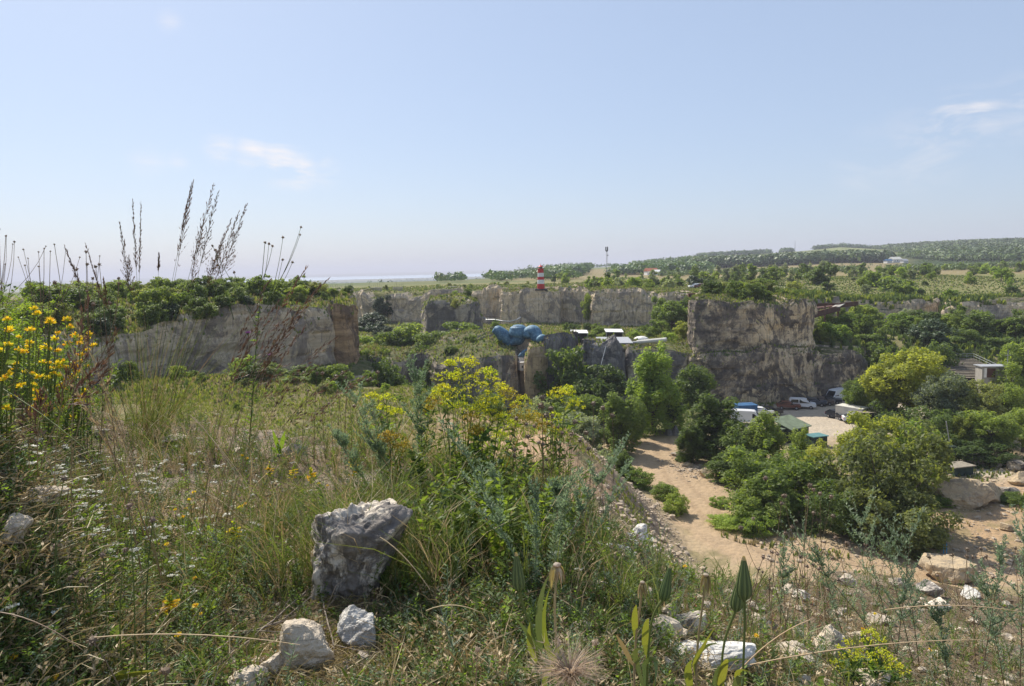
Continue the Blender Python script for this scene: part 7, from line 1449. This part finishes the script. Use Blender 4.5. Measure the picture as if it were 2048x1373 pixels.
goat((1285, 1350), ((1295, 1270), (1310, 1220), (1327, 1198)), .85, 78, 23, 'middle closed green bud standing alone', ((1290, 1290, 1290, 1240, 1298, 1238, 14, Yl), (1288, 1330, 1320, 1290, 1310, 1372, 12, Gr), (1275, 1330, 1260, 1290, 1290, 1300, 12, Gr)))
goat((1262, 1350), ((1268, 1290), (1280, 1220), (1285, 1165)), .85, 36, 13, 'thin withered head left of the middle bud', ((1270, 1260, 1268, 1220, 1273, 1210, 13, Yl), (1260, 1320, 1240, 1280, 1232, 1270, 10, S_dry)), 'spent', S_dry)
goat((1385, 1373), ((1392, 1300), (1403, 1230), (1412, 1150)), .8, 46, 15, 'brown withered head between the middle bud and the paired buds', ((1390, 1320, 1410, 1280, 1440, 1290, 10, Gr), (1388, 1330, 1400, 1300, 1430, 1255, 9, Yl), (1380, 1372, 1370, 1330, 1385, 1320, 16, Yl)), 'spent', S_dry)
goat((1430, 1373), ((1440, 1300), (1460, 1250), (1472, 1218)), .72, 78, 26, 'left and lower of the paired closed buds', ((1440, 1372, 1450, 1320, 1455, 1318, 18, Yl), (1430, 1370, 1430, 1310, 1500, 1320, 10, Gr)))
goat((1470, 1373), ((1488, 1290), (1490, 1240), (1488, 1195)), .68, 92, 31, 'right and tallest of the paired closed buds', ((1470, 1372, 1490, 1330, 1482, 1373, 16, Gr), (1475, 1360, 1470, 1330, 1500, 1345, 12, Yl)))
# pappus ball at the bottom
b_ = at(1140, 1350, .66); t = thing('seed_clock', b_, 0, 'large fluffy seed clock at the bottom centre', 'seed head'); mb = MB()
for i in range(420):
    a = random.uniform(0, 6.28); dd = V3((math.cos(a) * random.uniform(.2, 1.0), math.sin(a) * .6, random.uniform(-.1, .62))).normalized(); L_ = random.uniform(.022, .046); e = dd * L_; mb.blade([V3((0, 0, 0)), e * .5 + V3((0, 0, .002)), e + V3((0, 0, -.003))], [.0006, .0006, .0002], L_fluff)
    if i % 4 == 0:
        for q in range(4): mb.blade([e, e + (dd + rv(.7)).normalized() * .010], [.0005, .0001], L_fluff)
mb.ico((0, 0, -.004), .006, S_dry, 1, .1); mb.build('pappus', t); mb = MB(); mb.tube([(0, 0, -.004), (.002, .0, -.05), (.0, .01, -.12)], .0018, S_dry, 5, False); mb.build('stem', t)
for px, py, d, lb in ((1115, 1283, .78, 'blurred pale pink seed head left of the two above the seed clock'), (1190, 1286, .8, 'pale pink seed head right of the two above the seed clock'), (955, 1300, .85, 'pale seed head left of the leftmost bud near the bottom')): seed_stem(px + 10, 1400, px, py, d, .006, lb, '', hd=L_fluff, stem=S_dry)
# ---------------------------------------------------------------- haze
m, nt = newmat('haze_air'); s = NT(nt); o_ = s.n('ShaderNodeOutputMaterial'); pv = s.n('ShaderNodeVolumePrincipled')
pv.inputs['Color'].default_value = (.78, .80, .92, 1); pv.inputs['Density'].default_value = HAZE; pv.inputs['Anisotropy'].default_value = 0.1
s.l(pv.outputs[0], o_.inputs['Volume'])
b = MB(); b.box((0, 7600, 47.5), (34000, 19000, 157), m); ob = b.build('haze'); tag(ob, kind='stuff')
ob['label'] = 'thin blue-grey summer haze over the plain and far hills'; ob['category'] = 'haze'
